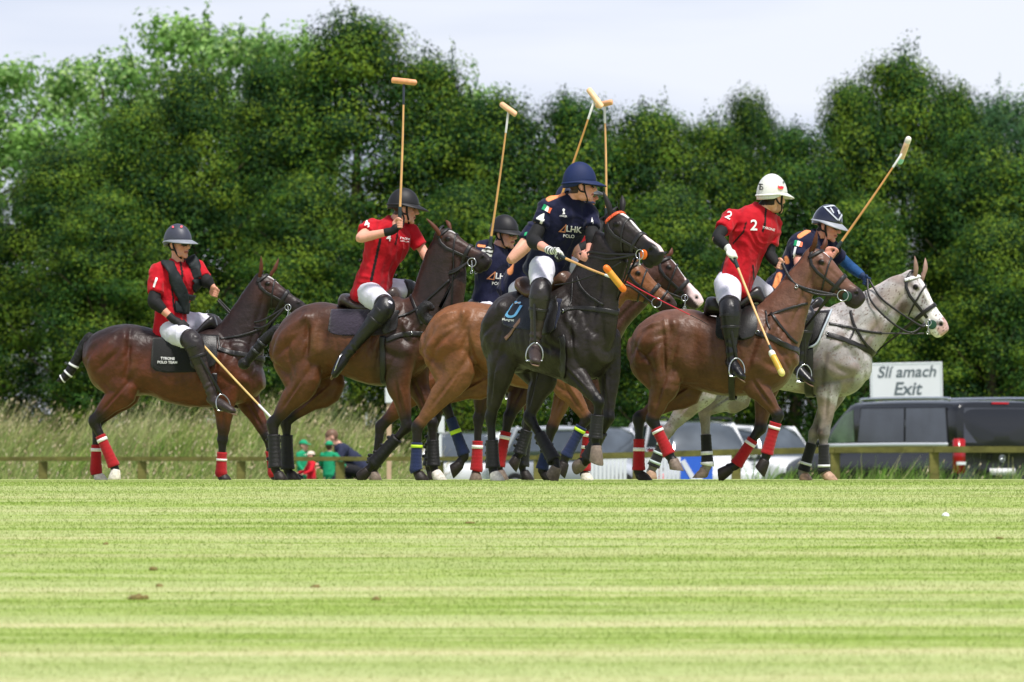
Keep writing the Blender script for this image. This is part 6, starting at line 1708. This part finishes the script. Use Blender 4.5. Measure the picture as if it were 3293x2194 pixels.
# ---- rail fence
def build_fence():
    t = empty('rail_fence', Matrix.Translation((0, 112, gz(0, 112))), 'low weathered wooden post and rail fence along the far touchline', 'fence')
    wd = mat('weathered_wood', lin(116, 112, 58), rough=.9, var=.35, vscale=9, bump=.6, bscale=30, stretch=(.3, 1, 1), detail=6)
    posts = [138 + 318.5 * i for i in range(-1, 11)]
    def dep(px): return 117.0 - (px / 3293) * 8.5
    def rz(px): return ZC + (HZ - (1476 - 30 * sst(1400, 2900, px))) / F * dep(px)
    pts = []
    for px in posts:
        D = dep(px); x = (px - CX) / F * D; z0 = gz(x, D); zt = rz(px)
        o = V3(0, 112, gz(0, 112))
        MB().box(V3(x, D + .05, (z0 - .3 + zt - .04) / 2) - o, (.072, .05, (zt - .04 - z0 + .3) / 2)).obj('post', wd, t, smooth=False, bevel=.008)
        pts.append(V3(x, D, zt) - o)
    for a, b in zip(pts[:-1], pts[1:]):
        d = (b - a); L__ = d.length; M = d.to_track_quat('X', 'Z').to_matrix()
        MB().box((a + b) / 2, (L__ / 2 - .004, .03, .034 if b.x < 1 else .048), M).obj('rail', wd, t, smooth=False, bevel=.006)
# ------------------------------------------------------------------ spectators, vehicles, signs
def panel(mb, q, th):
    """thin slab over four points, grown along its normal"""
    q = [Vector(a) for a in q]; n = (q[1] - q[0]).cross(q[3] - q[0]).normalized() * th; o = len(mb.v)
    mb.v += [tuple(a) for a in q] + [tuple(a - n) for a in q]
    mb.f += [(o, o + 1, o + 2, o + 3), (o + 7, o + 6, o + 5, o + 4)] + [(o + (i + 1) % 4, o + i, o + 4 + i, o + 4 + (i + 1) % 4) for i in range(4)]
    return mb

def simple_person(label, px, D, facing, sc, pose, top, legs, cap=None, hair=(90, 66, 48), group='spectators behind the rail fence'):
    """spectator: pose = joint dict in metres (x forward, y left, z up) at scale sc"""
    x = (px - CX) / F * D
    root = empty('person', Matrix.Translation((x, D, gz(x, D))) @ Matrix.Rotation(R(facing), 4, 'Z'), label, 'person', group)
    J = {k: V3(*v) * sc for k, v in pose.items()}; s = sc
    mb = MB(); hd = J['head']; M = Ry(pose_pitch.get(id(pose), 0))
    k = s * (1.15 if s < .8 else 1.0)
    def E(c, r): mb.ell(hd + M @ (V3(*c) * k), tuple(a * k for a in r), M)
    E((-.012, 0, .045), (.098, .077, .095)); E((.03, 0, -.01), (.068, .064, .10)); E((.03, 0, -.075), (.06, .052, .04)); E((.108, 0, -.02), (.018, .014, .02))
    for sg in (-1, 1): E((-.01, sg * .078, 0), (.02, .01, .03))
    mb.tube([J['neck'], hd], [.058 * s, .05 * s], n=12)
    mb.tube([J['hip'], J['hip'].lerp(J['neck'], .5), J['neck'] - V3(0, 0, .04 * s)], [(.11 * s, .14 * s), (.10 * s, .13 * s), (.08 * s, .15 * s)], n=16)
    for sd in 'lr':
        mb.tube([J['sh' + sd], J['el' + sd], J['ha' + sd]], [.045 * s, .036 * s, .026 * s], n=10)
        hv = (J['ha' + sd] - J['el' + sd]).normalized()
        for i in range(4): mb.tube([J['ha' + sd] + V3(0, .012 * (i - 1.5), 0) * s, J['ha' + sd] + (hv * .05 + V3(0, .014 * (i - 1.5), 0)) * s, J['ha' + sd] + (hv * .085 + V3(.01, .015 * (i - 1.5), -.01)) * s], [.010 * s, .009 * s, .007 * s], n=6)
        mb.tube([J['ha' + sd], J['ha' + sd] + (hv * .03 + V3(.03, 0, .01)) * s], [.011 * s, .008 * s], n=6)
        mb.tube([J['hip'] + V3(0, .08 * s * (1 if sd == 'l' else -1), 0), J['kn' + sd], J['an' + sd]], [.075 * s, .05 * s, .035 * s], n=10)
    me = remesh(mb, .011, 2, 'body'); v = verts(me); c = np.tile(np.array(lin(222, 168, 146)), (len(v), 1))
    hl = ((v - np.array(hd)) @ np.array(M)) / k
    hm = (np.linalg.norm(hl, axis=1) < .15) & ((hl[:, 2] > .045) | ((hl[:, 0] < -.02) & (hl[:, 2] > -.06))) & (hl[:, 0] < .075 + .0 * hl[:, 2]); c[hm] = lin(*hair); setcol(me, c)
    link('body', me, mat('skin', None), root)
    mb = MB()
    mb.tube([J['hip'] - V3(0, 0, .03 * s), J['hip'].lerp(J['neck'], .5), J['neck'] - V3(0, 0, .03 * s)], [(.135 * s, .165 * s), (.125 * s, .155 * s), (.09 * s, .165 * s)], n=18)
    for sd in 'lr': mb.tube([J['sh' + sd], J['sh' + sd].lerp(J['el' + sd], .6), J['el' + sd], J['el' + sd].lerp(J['ha' + sd], .8)], [.07 * s, .062 * s, .055 * s, .045 * s], n=12)
    ms = remesh(mb, .012, 2, 'jacket'); cloth_finish(ms, .008 * s, px * .1)
    link('jacket' if s > .8 else 'shirt', ms, mat('cloth_%d_%d_%d' % top, lin(*top), rough=.85, var=.12, bump=.3), root)
    mb = MB()
    for sd in 'lr': mb.tube([J['hip'] + V3(0, .07 * s * (1 if sd == 'l' else -1), .03 * s), J['kn' + sd], J['an' + sd] + V3(0, 0, .02)], [.10 * s, .072 * s, .058 * s], n=12)
    mt = remesh(mb, .012, 2, 'trousers'); cloth_finish(mt, .006 * s, px * .2)
    link('trousers', mt, mat('cloth_%d_%d_%d' % legs, lin(*legs), rough=.85, var=.12, bump=.3), root)
    for sd in 'lr':
        a = J['an' + sd]; MB().tube([a + V3(-.05, 0, -.03) * s, a + V3(.05, 0, -.03) * s, a + V3(.15, 0, -.045) * s], [(.045 * s, .04 * s), (.05 * s, .045 * s), (.03 * s, .04 * s)], n=12).obj('shoe', mat('shoe', lin(60, 50, 44), rough=.7), root)
    if cap:
        mb = MB(); rg = []
        for th in (86, 70, 50, 30, 12, 0): rg.append([hd + M @ (V3(-.012 + math.cos(a) * .106 * math.cos(R(th)), math.sin(a) * .088 * math.cos(R(th)), .05 + .095 * math.sin(R(th))) * k) for a in np.linspace(0, 2 * math.pi, 24, endpoint=False)])
        co = mb.rings(rg).obj('cap', mat('cap_%d_%d' % (cap[0], cap[1]), lin(*cap), rough=.8, var=.1), root)
        MB().tube([hd + M @ (V3(.06, 0, .055) * k), hd + M @ (V3(.12, 0, .052) * k), hd + M @ (V3(.17, 0, .040) * k)], [(.008 * k, .07 * k), (.007 * k, .075 * k), (.005 * k, .045 * k)], n=14).obj('peak', mat('cap_%d_%d' % (cap[0], cap[1]), None), co)
    return root

pose_pitch = {}
STAND = dict(hip=(0, 0, .95), neck=(.02, 0, 1.47), head=(.03, 0, 1.62), shl=(0, .17, 1.42), shr=(0, -.17, 1.42), ell=(.03, .23, 1.14), elr=(.06, -.23, 1.14), hal=(.16, .20, .95), har=(.20, -.20, .98), knl=(.03, .09, .50), knr=(.02, -.09, .50), anl=(0, .10, .08), anr=(-.03, -.10, .08))
REACH = dict(STAND, ell=(.12, .25, 1.2), elr=(.10, -.30, 1.2), hal=(.32, .22, 1.12), har=(.30, -.32, 1.15))
CROUCH = dict(hip=(-.22, 0, .50), neck=(.18, 0, .92), head=(.30, 0, 1.03), shl=(.14, .18, .88), shr=(.12, -.19, .88), ell=(.30, .26, .66), elr=(.28, -.27, .68), hal=(.48, .16, .62), har=(.50, -.14, .66), knl=(.22, .16, .58), knr=(.10, -.16, .40), anl=(.10, .16, .08), anr=(-.22, -.14, .10))
pose_pitch[id(CROUCH)] = 22

def build_spectators():
    gr = (20, 150, 104)
    simple_person('child in green cap and shirt furthest left behind the fence', 974, 119.0, -35, .665, STAND, gr, (40, 44, 60), cap=gr)
    simple_person('child in green cap and shirt beside the crouching man', 1058, 118.6, 70, .655, REACH, gr, (40, 44, 60), cap=gr)
    simple_person('small child in red shirt between the two green caps', 1002, 118.0, 200, .56, REACH, (212, 24, 44), (150, 30, 40), cap=(222, 206, 190))
    simple_person('brown haired man in navy jacket crouching behind the fence', 1135, 119.8, 188, 1.16, CROUCH, (34, 40, 66), (24, 24, 30), hair=(112, 84, 66))
    simple_person('child in blue clothes stooping behind the bent pony foreleg', 1222, 118.8, 170, .60, CROUCH, (70, 120, 200), (60, 96, 170), hair=(150, 104, 70))
    simple_person('distant child in red top low behind the white slatted barrier', 2128, 121.5, 200, .42, STAND, (226, 60, 66), (80, 40, 50), hair=(70, 50, 40))

def glass(): return mat('car_glass', lin(98, 106, 114), rough=.10, metal=.5, spec=.8, var=.3, vscale=2.0, detail=2)
def car(label, px, D, yaw, col, L_=4.3, Wd=1.76, Hh=1.5, hood=.28, boot=.06, cabin=(.30, .40, .86, .98), rails=False):
    x = (px - CX) / F * D
    root = empty('parked_car', Matrix.Translation((x, D, gz(x, D))) @ Matrix.Rotation(R(yaw), 4, 'Z'), label, 'car', 'cars parked behind the barrier')
    pm = mat('paint_%d_%d_%d' % col, lin(*col), rough=.22, spec=.6, var=.03, coat=.6); g = glass(); dk = mat('car_trim', lin(28, 28, 32), rough=.6)
    X = lambda f: L_ / 2 - f * L_                                  # f from nose 0 to tail 1
    belt = Hh * .60
    st = [(0.0, .42, .62, .80), (.02, .30, .66, .88), (.10, .24, .74, .97), (.26, .24, belt - .02, 1), (.34, .24, belt, 1), (.6, .24, belt + .02, 1), (.86, .24, belt + .02, .98), (.96, .28, belt - .02, .93), (1.0, .36, belt - .12, .84)]
    mb = MB(); mb.loft([(V3(X(f), 0, (a + b) / 2), V3(0, 0, (b - a) / 2), V3(0, Wd / 2 * w, 0)) for f, a, b, w in st], n=32, sub=4, ex=4.5)
    body = mb.obj('body', pm, root)
    a, b, c, d = cabin; w1, w2 = Wd * .475, Wd * .385; zt = Hh - .03; zb = belt - .04
    prof = [(a, zb + .02, w1), (a + (b - a) * .4, zb + (zt - zb) * .52, (w1 * .55 + w2 * .45)), (b - .01, zt - .05, w2 * 1.03), (b + .07, zt, w2), ((b + c) / 2, zt + .03, w2), (c - .05, zt - .01, w2), (c + .01, zt - .06, w2 * 1.02), (c + (d - c) * .6, zb + (zt - zb) * .45, (w1 + w2) / 2), (d, zb + .02, w1)]
    def cabin_loft(name, m, lo, off, i0=0, i1=9):
        q = prof[i0:i1]; mb_ = MB(); rg = []
        pts, _ = crom([V3(X(f), z, w) for f, z, w in q], [(1, 1)] * len(q), 4)
        for t in pts:
            zlo = zb if lo is None else t.y - lo; ring_ = []
            hgt = max(t.y - zlo, .01)
            for s_, k_ in ((-1, 0), (-1, .35), (-1, .7), (-1, .9), (-.86, 1.0), (-.5, 1.03), (0, 1.04), (.5, 1.03), (.86, 1.0), (1, .9), (1, .7), (1, .35), (1, 0)):
                z = zlo + hgt * k_; fz = min(1, max(0, (z - zb) / (zt - zb))); ww = w1 * (1 - fz) + w2 * fz + .02
                ring_.append(V3(t.x, s_ * (ww if abs(s_) == 1 else ww) + math.copysign(off, s_) * (s_ != 0), z + (off if k_ >= 1 else 0)))
            rg.append(ring_)
        mb_.rings(rg); return mb_.obj(name, m, root)
    cabin_loft('window_glass', g, None, 0)
    cabin_loft('roof', pm, .07, .012, 2, 7)
    P = {}
    for s in (-1, 1):
        P['A0', s] = V3(X(a), s * w1, zb); P['A1', s] = V3(X(b), s * (w2 + .02), zt - .03); P['D1', s] = V3(X(c), s * (w2 + .02), zt - .03); P['D0', s] = V3(X(d), s * w1, zb)
        fB = (a + d) / 2; P['B0', s] = V3(X(fB), s * (w1 + .01), zb); P['B1', s] = V3(X((b + c) / 2 - .01), s * (w2 + .03), zt)
        P['C0', s] = V3(X(d - .10), s * (w1 + .01), zb); P['C1', s] = V3(X(c - .04), s * (w2 + .03), zt)
    for s in (-1, 1):
        for u, w in (('A0', 'A1'), ('D0', 'D1'), ('B0', 'B1'), ('C0', 'C1')):
            MB().tube([P[u, s], P[w, s]], .038, n=8, sub=1).obj('pillar', pm, root)
        MB().tube([P['A1', s], P['D1', s]], .035, n=8, sub=1).obj('roof_edge', pm, root)
        if rails: MB().tube([V3(X(b) - .05, s * w2, zt + .02), V3(X(b) - .2, s * w2, zt + .10), V3(X(c) + .15, s * w2, zt + .10), V3(X(c), s * w2, zt + .02)], .018, n=8).obj('roof_rail', dk, root)
        MB().ell(V3(X(.02) - .02, s * Wd * .36, .62), (.10, .16, .07)).obj('headlight', mat('lamp_clear', lin(225, 230, 235), rough=.1, spec=.8), root)
        MB().ell(V3(X(.985), s * Wd * .37, belt - .12), (.08, .12, .12)).obj('tail_light', mat('lamp_red', lin(160, 12, 20), rough=.2, spec=.6), root)
        MB().ell(V3(X(a) - .15, s * (w1 + .13), zb + .07), (.06, .10, .07)).obj('wing_mirror', pm, root)
        for f in (.17, .80):
            wc = V3(X(f), s * (Wd / 2 - .10), .32)
            wheel(wc, .32, .11, root)
    return root

def wheel(c, r, hw, root):
    mb = MB(); rg = []
    for y, k in ((-hw, .62), (-hw, .86), (-hw * .7, 1), (hw * .7, 1), (hw, .86), (hw, .62)):
        rg.append([c + V3(math.cos(a) * r * k, y, math.sin(a) * r * k) for a in np.linspace(0, 2 * math.pi, 28, endpoint=False)])
    w = mb.rings(rg).obj('wheel', mat('tyre', lin(24, 24, 26), rough=.85), root)
    MB().rings([[c + V3(math.cos(a) * r * .6, y, math.sin(a) * r * .6) for a in np.linspace(0, 2 * math.pi, 20, endpoint=False)] for y in (-hw * 1.03, hw * 1.03)]).obj('rim', mat('rim', lin(150, 152, 158), rough=.3, metal=.7), w)

def build_vehicles():
    car('silver hatchback seen between the black pony forelegs and the red wraps', 1905, 147, -38, (176, 180, 190), Hh=1.56)
    car('white car with roof rails and a wide windscreen facing the pitch', 2225, 147.5, -72, (226, 228, 232), Hh=1.66, rails=True, cabin=(.26, .38, .9, .99))
    car('white car with bright pillars behind the lowered mallet', 2435, 150, -40, (230, 232, 236), Hh=1.60, L_=4.1)
    car('red car mostly hidden behind the middle ponies', 1735, 151, -50, (196, 40, 52), Hh=1.42)
    car('white car at the left of the parked row', 1540, 150, 80, (220, 222, 226), Hh=1.45)
    # dark van
    hd = R(123); fwd = V3(math.cos(hd), math.sin(hd), 0)
    rc = V3((3218 - CX) / F * 121, 121, 0); cen = rc + fwd * 2.55
    root = empty('parked_van', Matrix.Translation((cen.x, cen.y, gz(cen.x, cen.y))) @ Matrix.Rotation(hd, 4, 'Z'), 'black people carrier parked by the exit sign with its tail to the pitch', 'van')
    pm = mat('paint_black', lin(20, 21, 27), rough=.2, spec=.5, var=.04, coat=.35); dk = mat('car_trim', lin(28, 28, 32), rough=.6); ch = mat('chrome', lin(210, 212, 218), rough=.12, metal=1.0, var=.02); g = mat('van_glass', lin(92, 95, 106), rough=.12, metal=.35, spec=.9, var=.3, vscale=1.5)
    X = lambda u: -2.55 + u                                       # u from the tail
    mb = MB(); mb.loft([(V3(X(u), 0, (a + b) / 2), V3(0, 0, (b - a) / 2), V3(0, .965 * w, 0)) for u, a, b, w in ((0, .34, 1.10, .97), (.1, .26, 1.12, .995), (1.5, .22, 1.12, 1), (3.2, .22, 1.10, 1), (3.95, .22, 1.06, 1), (4.5, .24, .98, .97), (4.95, .28, .86, .90), (5.1, .40, .74, .78))], n=36, sub=4, ex=5); mb.obj('body', pm, root)
    mb = MB(); mb.loft([(V3(X(u), 0, (a + b) / 2), V3(0, 0, (b - a) / 2), V3(0, w, 0)) for u, a, b, w in ((.03, 1.0, 1.75, .86), (.20, 1.0, 1.84, .90), (1.5, 1.0, 1.865, .91), (2.8, 1.0, 1.85, .91), (3.15, 1.0, 1.80, .90), (3.65, 1.0, 1.42, .89), (4.0, 1.0, 1.12, .87))], n=36, sub=4, ex=6); mb.obj('roof', pm, root)
    for s in (-1, 1):
        y = lambda z: s * (.912 - .0 * (z - 1.1)) 
        def sp(u, z): return V3(X(u), s * (.918 if z < 1.3 else .912), z)
        for u0, u1, u2, u3 in ((.26, 1.42, 1.42, .32), (1.48, 2.78, 2.70, 1.48)):
            q = [sp(u0, 1.16), sp(u1, 1.16), sp(u2, 1.72), sp(u3, 1.72)]
            panel(MB(), q if s < 0 else q[::-1], .012).obj('side_window', g, root, smooth=False)
            cq = (q[0] + q[1] + q[2] + q[3]) / 4; fq = [cq + (a_ - cq) * 1.045 - V3(0, s * .006, 0) for a_ in q]
            panel(MB(), fq if s < 0 else fq[::-1], .012).obj('window_seal', dk, root, smooth=False)
        q = [sp(2.90, 1.16), sp(3.72, 1.14), sp(3.22, 1.62), sp(2.95, 1.70)]
        panel(MB(), q if s < 0 else q[::-1], .012).obj('front_window', mat('van_front_glass', lin(96, 122, 90), rough=.1, spec=.8, var=.5, vscale=4), root, smooth=False)  # greenish reflection and view through the pane are painted into the glass colour
        MB().tube([V3(X(.2), s * .955, 1.115), V3(X(2.0), s * .972, 1.115), V3(X(3.9), s * .95, 1.10)], [(.030, .014)] * 3, n=8).obj('waist_trim', mat('bright_trim', lin(235, 238, 242), rough=.25, metal=.3, var=.02), root)
        MB().tube([V3(X(.3), s * .84, 1.85), V3(X(.5), s * .84, 1.885), V3(X(2.6), s * .84, 1.885), V3(X(2.8), s * .84, 1.84)], .024, n=8).obj('roof_rail', ch, root)
        MB().box(V3(X(-.005), s * .865, .92), (.06, .10, .29)).obj('tail_light', mat('lamp_red', lin(160, 12, 20), rough=.2, spec=.6), root, bevel=.02)
        MB().box(V3(X(-.068), s * .865, .80), (.008, .094, .024)).obj('tail_light', mat('lamp_clear', lin(225, 230, 235), rough=.1, spec=.8), root, smooth=False)
        MB().ell(V3(X(3.75), s * 1.06, 1.16), (.08, .12, .09)).obj('wing_mirror', pm, root)
        for u in (.85, 4.25): wheel(V3(X(u), s * .87, .34), .34, .12, root)
        MB().ell(V3(X(4.98), s * .62, .74), (.10, .20, .10)).obj('headlight', mat('lamp_clear', None), root)
    rw = MB(); panel(rw, [V3(X(-.02), .78, 1.14), V3(X(-.02), -.78, 1.14), V3(X(.02), -.74, 1.72), V3(X(.02), .74, 1.72)], .02); rw.obj('rear_window', mat('van_rear_glass', lin(50, 52, 60), rough=.08, spec=.9, var=.3, vscale=1.5), root, smooth=False)
    q = [V3(X(3.90), .80, 1.13), V3(X(3.90), -.80, 1.13), V3(X(3.24), -.74, 1.78), V3(X(3.24), .74, 1.78)]
    panel(MB(), q[::-1], .015).obj('windscreen', g, root, smooth=False)
    mb = MB(); [mb.box(V3(X(.015), -.15 + .05 * i, 1.80), (.012, .019, .012)) for i in range(7)]; mb.obj('brake_light', mat('lamp_red_bright', lin(225, 20, 40), rough=.3), root, smooth=False)
    MB().box(V3(X(-.035), 0, 1.02), (.02, .52, .022)).obj('chrome_strip', ch, root, bevel=.006)
    MB().box(V3(X(-.04), 0, .42), (.05, .90, .10)).obj('bumper', dk, root, bevel=.03)
    MB().box(V3(X(-.05), 0, .66), (.012, .26, .055)).obj('number_plate', mat('plate', lin(225, 225, 225), rough=.5, var=.3, vscale=30), root, bevel=.004)
    em = MB(); c = V3(X(-.045), 0, .88); R_ = .055; rg = []
    for i in range(21):
        a = 2 * math.pi * i / 20; d = V3(0, math.cos(a), math.sin(a)); rg.append([c + d * (R_ + .008 * math.cos(t)) + V3(.008 * math.sin(t), 0, 0) for t in np.linspace(0, 2 * math.pi, 6, endpoint=False)])
    em.rings(rg, cap=False)
    for a in (90, 210, 330): em.tube([c, c + V3(0, math.cos(R(a)), math.sin(R(a))) * R_], [.012, .004], n=6, sub=1)
    em.obj('badge', ch, root)

def flat_text(txt, M, size, m, root, name='lettering', shear=0, bold=False, ext=.004):
    me = text_mesh(txt, bold); v = verts(me); v[:, 0] += v[:, 1] * shear; v[:, :2] *= size
    W_ = np.array([(M @ V3(a[0], 0, a[1]))[:] for a in v]); setv(me, W_)
    return link(name, me, m, root, smooth=False)

def build_signs():
    D = 126.5; k = D / F
    x0, x1 = (2798 - CX) * k, (3031 - CX) * k; zt, zb = ZC + (HZ - 1166) * k, ZC + (HZ - 1284) * k; xc = (x0 + x1) / 2; g0 = gz(xc, D)
    root = empty('exit_sign', Matrix.Translation((xc, D, g0)), 'white rectangular exit sign with grey bilingual lettering above the van', 'sign')
    o = V3(xc, D, g0); wm = mat('sign_white', lin(226, 230, 232), rough=.6, var=.04, vscale=3)
    w = (x1 - x0) / 2; zc_ = (zt + zb) / 2; hh_ = (zt - zb) / 2
    Mt = Ry(-1.2)
    MB().box(V3(0, 0, zc_ - g0), (w, .012, hh_), Mt).obj('board', wm, root, smooth=False, bevel=.004)
    gm = mat('sign_grey', lin(96, 108, 112), rough=.7, var=.08)
    bd = MB()
    for sx, sz, hx, hz in ((0, 1, w - .03, .004), (0, -1, w - .03, .004), (1, 0, .004, hh_ - .03), (-1, 0, .004, hh_ - .03)): bd.box(V3(0, 0, zc_ - g0) + Mt @ V3(sx * (w - .03), -.014, sz * (hh_ - .03)), (hx, .002, hz), Mt)
    bd.obj('border', mat('sign_border', lin(170, 186, 184), rough=.7), root, smooth=False)
    for t, dz, sz in (('Slí amach', .15, .275), ('Exit', -.145, .315)):
        M = Matrix.Translation(V3(.02 + (.01 if dz < 0 else 0), -.0165, zc_ - g0 + dz)) @ Mt.to_4x4()
        flat_text(t, M, sz, gm, root, shear=.22, bold=True)
    for s in (-1, 1): MB().box(V3(s * w * .7, .05, (zt - g0) / 2 - .15), (.03, .03, (zt - g0) / 2 + .1)).obj('post', mat('weathered_wood', None), root, smooth=False)
    # white topped marker post and plain white pole
    def at(px, D): return V3((px - CX) / F * D, D, gz((px - CX) / F * D, D))
    p = at(1251, 116.5); r = empty('marker_post', Matrix.Translation(p), 'wooden post with a white box on top beside the dark bay foreleg', 'post')
    k = 116.5 / F; zt_ = ZC + (HZ - 1246) * k - p.z; zb_ = ZC + (HZ - 1297) * k - p.z
    MB().box(V3(.0, 0, zb_ / 2), (.036, .03, zb_ / 2)).obj('stake', mat('raw_wood', lin(206, 176, 146), rough=.8, var=.15, stretch=(1, 1, .2)), r, smooth=False)
    MB().box(V3(.005, -.03, (zt_ + zb_) / 2), (.068, .03, (zt_ - zb_) / 2)).obj('box', wm, r, smooth=False, bevel=.012)
    p = at(1415, 116.5); r = empty('marker_post', Matrix.Translation(p), 'tall white painted pole behind the chestnut pony hock', 'post')
    MB().box(V3(0, 0, .75), (.028, .028, .78)).obj('stake', wm, r, smooth=False, bevel=.004); MB().box(V3(.02, -.03, 1.42), (.05, .012, .13)).obj('box', wm, r, smooth=False, bevel=.004)
    p = at(2371, 114); r = MB().box(V3(0, 0, .30) , (.045, .03, .36)).obj('white_post', wm, None, smooth=False, bevel=.006); r.location = p; tag(r, 'short white post standing right of the blue banner', 'post')
    p = at(2712, 110.5); r = MB().tube([V3(0, 0, -.1), V3(0, 0, .5)], .028, n=8, sub=1).obj('marker_peg', mat('peg_orange', lin(226, 110, 66), rough=.6), None); r.location = p; tag(r, 'small orange peg in the grass under the right rail', 'peg')
    # white slatted barriers and the blue banner
    for i, (a, b) in enumerate(((1872, 2016), (2040, 2186))):
        Dd = 116.2; pa, pb = at(a, Dd), at(b, Dd); c = (pa + pb) / 2
        r = empty('slatted_barrier', Matrix.Translation(c), ('white slatted barrier behind the raised hoof of the black pony', 'white slatted barrier left of the blue banner')[i], 'barrier', 'white slatted barriers')
        hw = (pb.x - pa.x) / 2; ht = ZC + (HZ - 1468) * Dd / F - c.z
        for z in (.12, ht - .05): MB().box(V3(0, 0, z), (hw, .012, .022)).obj('rail', wm, r, smooth=False)
        n = 11
        for j in range(n): MB().box(V3(-hw + (j + .5) * 2 * hw / n, -.016, ht / 2), (hw / n * .78, .008, ht / 2)).obj('slat', wm, r, smooth=False)
    Dd = 115.6; pa, pb = at(2188, Dd), at(2292, Dd); c = (pa + pb) / 2; hw = (pb.x - pa.x) / 2; ht = ZC + (HZ - 1462) * Dd / F - c.z
    r = empty('banner', Matrix.Translation(c), 'blue banner with a white diagonal cross on the fence', 'banner')
    MB().box(V3(0, 0, ht / 2), (hw, .008, ht / 2)).obj('cloth', mat('banner_blue', lin(52, 104, 214), rough=.7, var=.06), r, smooth=False)
    for s in (-1, 1):
        a0, a1 = V3(-hw * .86, -.012 - (s > 0) * .003, ht / 2 + s * ht * .40), V3(hw * .86, -.012 - (s > 0) * .003, ht / 2 - s * ht * .40); d = (a1 - a0); M = d.to_track_quat('X', 'Z').to_matrix()
        MB().box((a0 + a1) / 2, (d.length / 2, .0012, .040), M).obj('cross_stripe', mat('banner_white', lin(224, 228, 236), rough=.7), r, smooth=False)

def row_dist(py):
    lo, hi = 20.0, 56.0
    for _ in range(50):
        m = (lo + hi) / 2; v = HZ + F * (ZC + 1.93 * ((56 - m) / 56) ** 1.2) / m
        lo, hi = (m, hi) if v > py else (lo, m)
    return lo

def build_litter():
    D = row_dist(1660); x = (3041 - CX) / F * D
    b = MB().ell(V3(0, 0, 0), (.026, .026, .026), n=24, m=16).obj('polo_ball', mat('ball', lin(228, 230, 232), rough=.4), None); b.location = (x, D, gz(x, D) - .002); tag(b, 'white polo ball lying on the turf at the right', 'ball')
    pos = [(440,1928,.050,.022),(490,1835,.022,.018),(512,1888,.022,.016),(1012,1890,.026,.014),(1510,1684,.03,.010),(3215,1733,.026,.010),(1210,1930,.024,.012),(337,1752,.016,.010)]
    names = ['largest dark clod of turf low at the left', 'small clod above the largest clod', 'flat clod between the largest and the small clod', 'brown divot right of the left hand clods', 'thin divot below the black pony', 'thin divot near the right edge', 'pale brown divot left of centre in the foreground', 'tiny clod high at the left']
    for (px, py, r_, h), nm in zip(pos, names):
        D = row_dist(py); x = (px - CX) / F * D
        me = remesh(MB().ell(V3(0, 0, 0), (r_, r_ * .8, h), n=16, m=10).ell(V3(r_ * .6, .01, 0), (r_ * .5, r_ * .5, h * .8)), .005, 1, 'divot'); v = verts(me); v += norms(me) * (vnoise(v, 40, px) * .010)[:, None]; setv(me, v)
        o = link('divot', me, mat('soil', lin(118, 104, 62), rough=1, var=.4, vscale=60, bump=.6), None); o.location = (x, D, gz(x, D) + h * .2); tag(o, nm, 'divot', 'clods and divots in the turf')
# ------------------------------------------------------------------ assemble
import time
T0 = time.time()
build_ground(); build_turf(); build_meadow(); build_trees(); build_fence()
build_spectators(); build_vehicles(); build_signs(); build_litter()
print('setting', time.time() - T0)
RS = {}; HS = {}
for i, (S, Q) in enumerate(((H1, R1), (H2, R2), (H3, R3), (H4, R4), (H5, R5), (H6, R6), (H7, R7), (H8, R8))):
    h = make_horse(S); HS[i + 1] = h; RS[i + 1] = make_rider(Q, h)
dress_all(RS)
build_mallets(RS)
dress_pads(HS)
print('done', time.time() - T0)
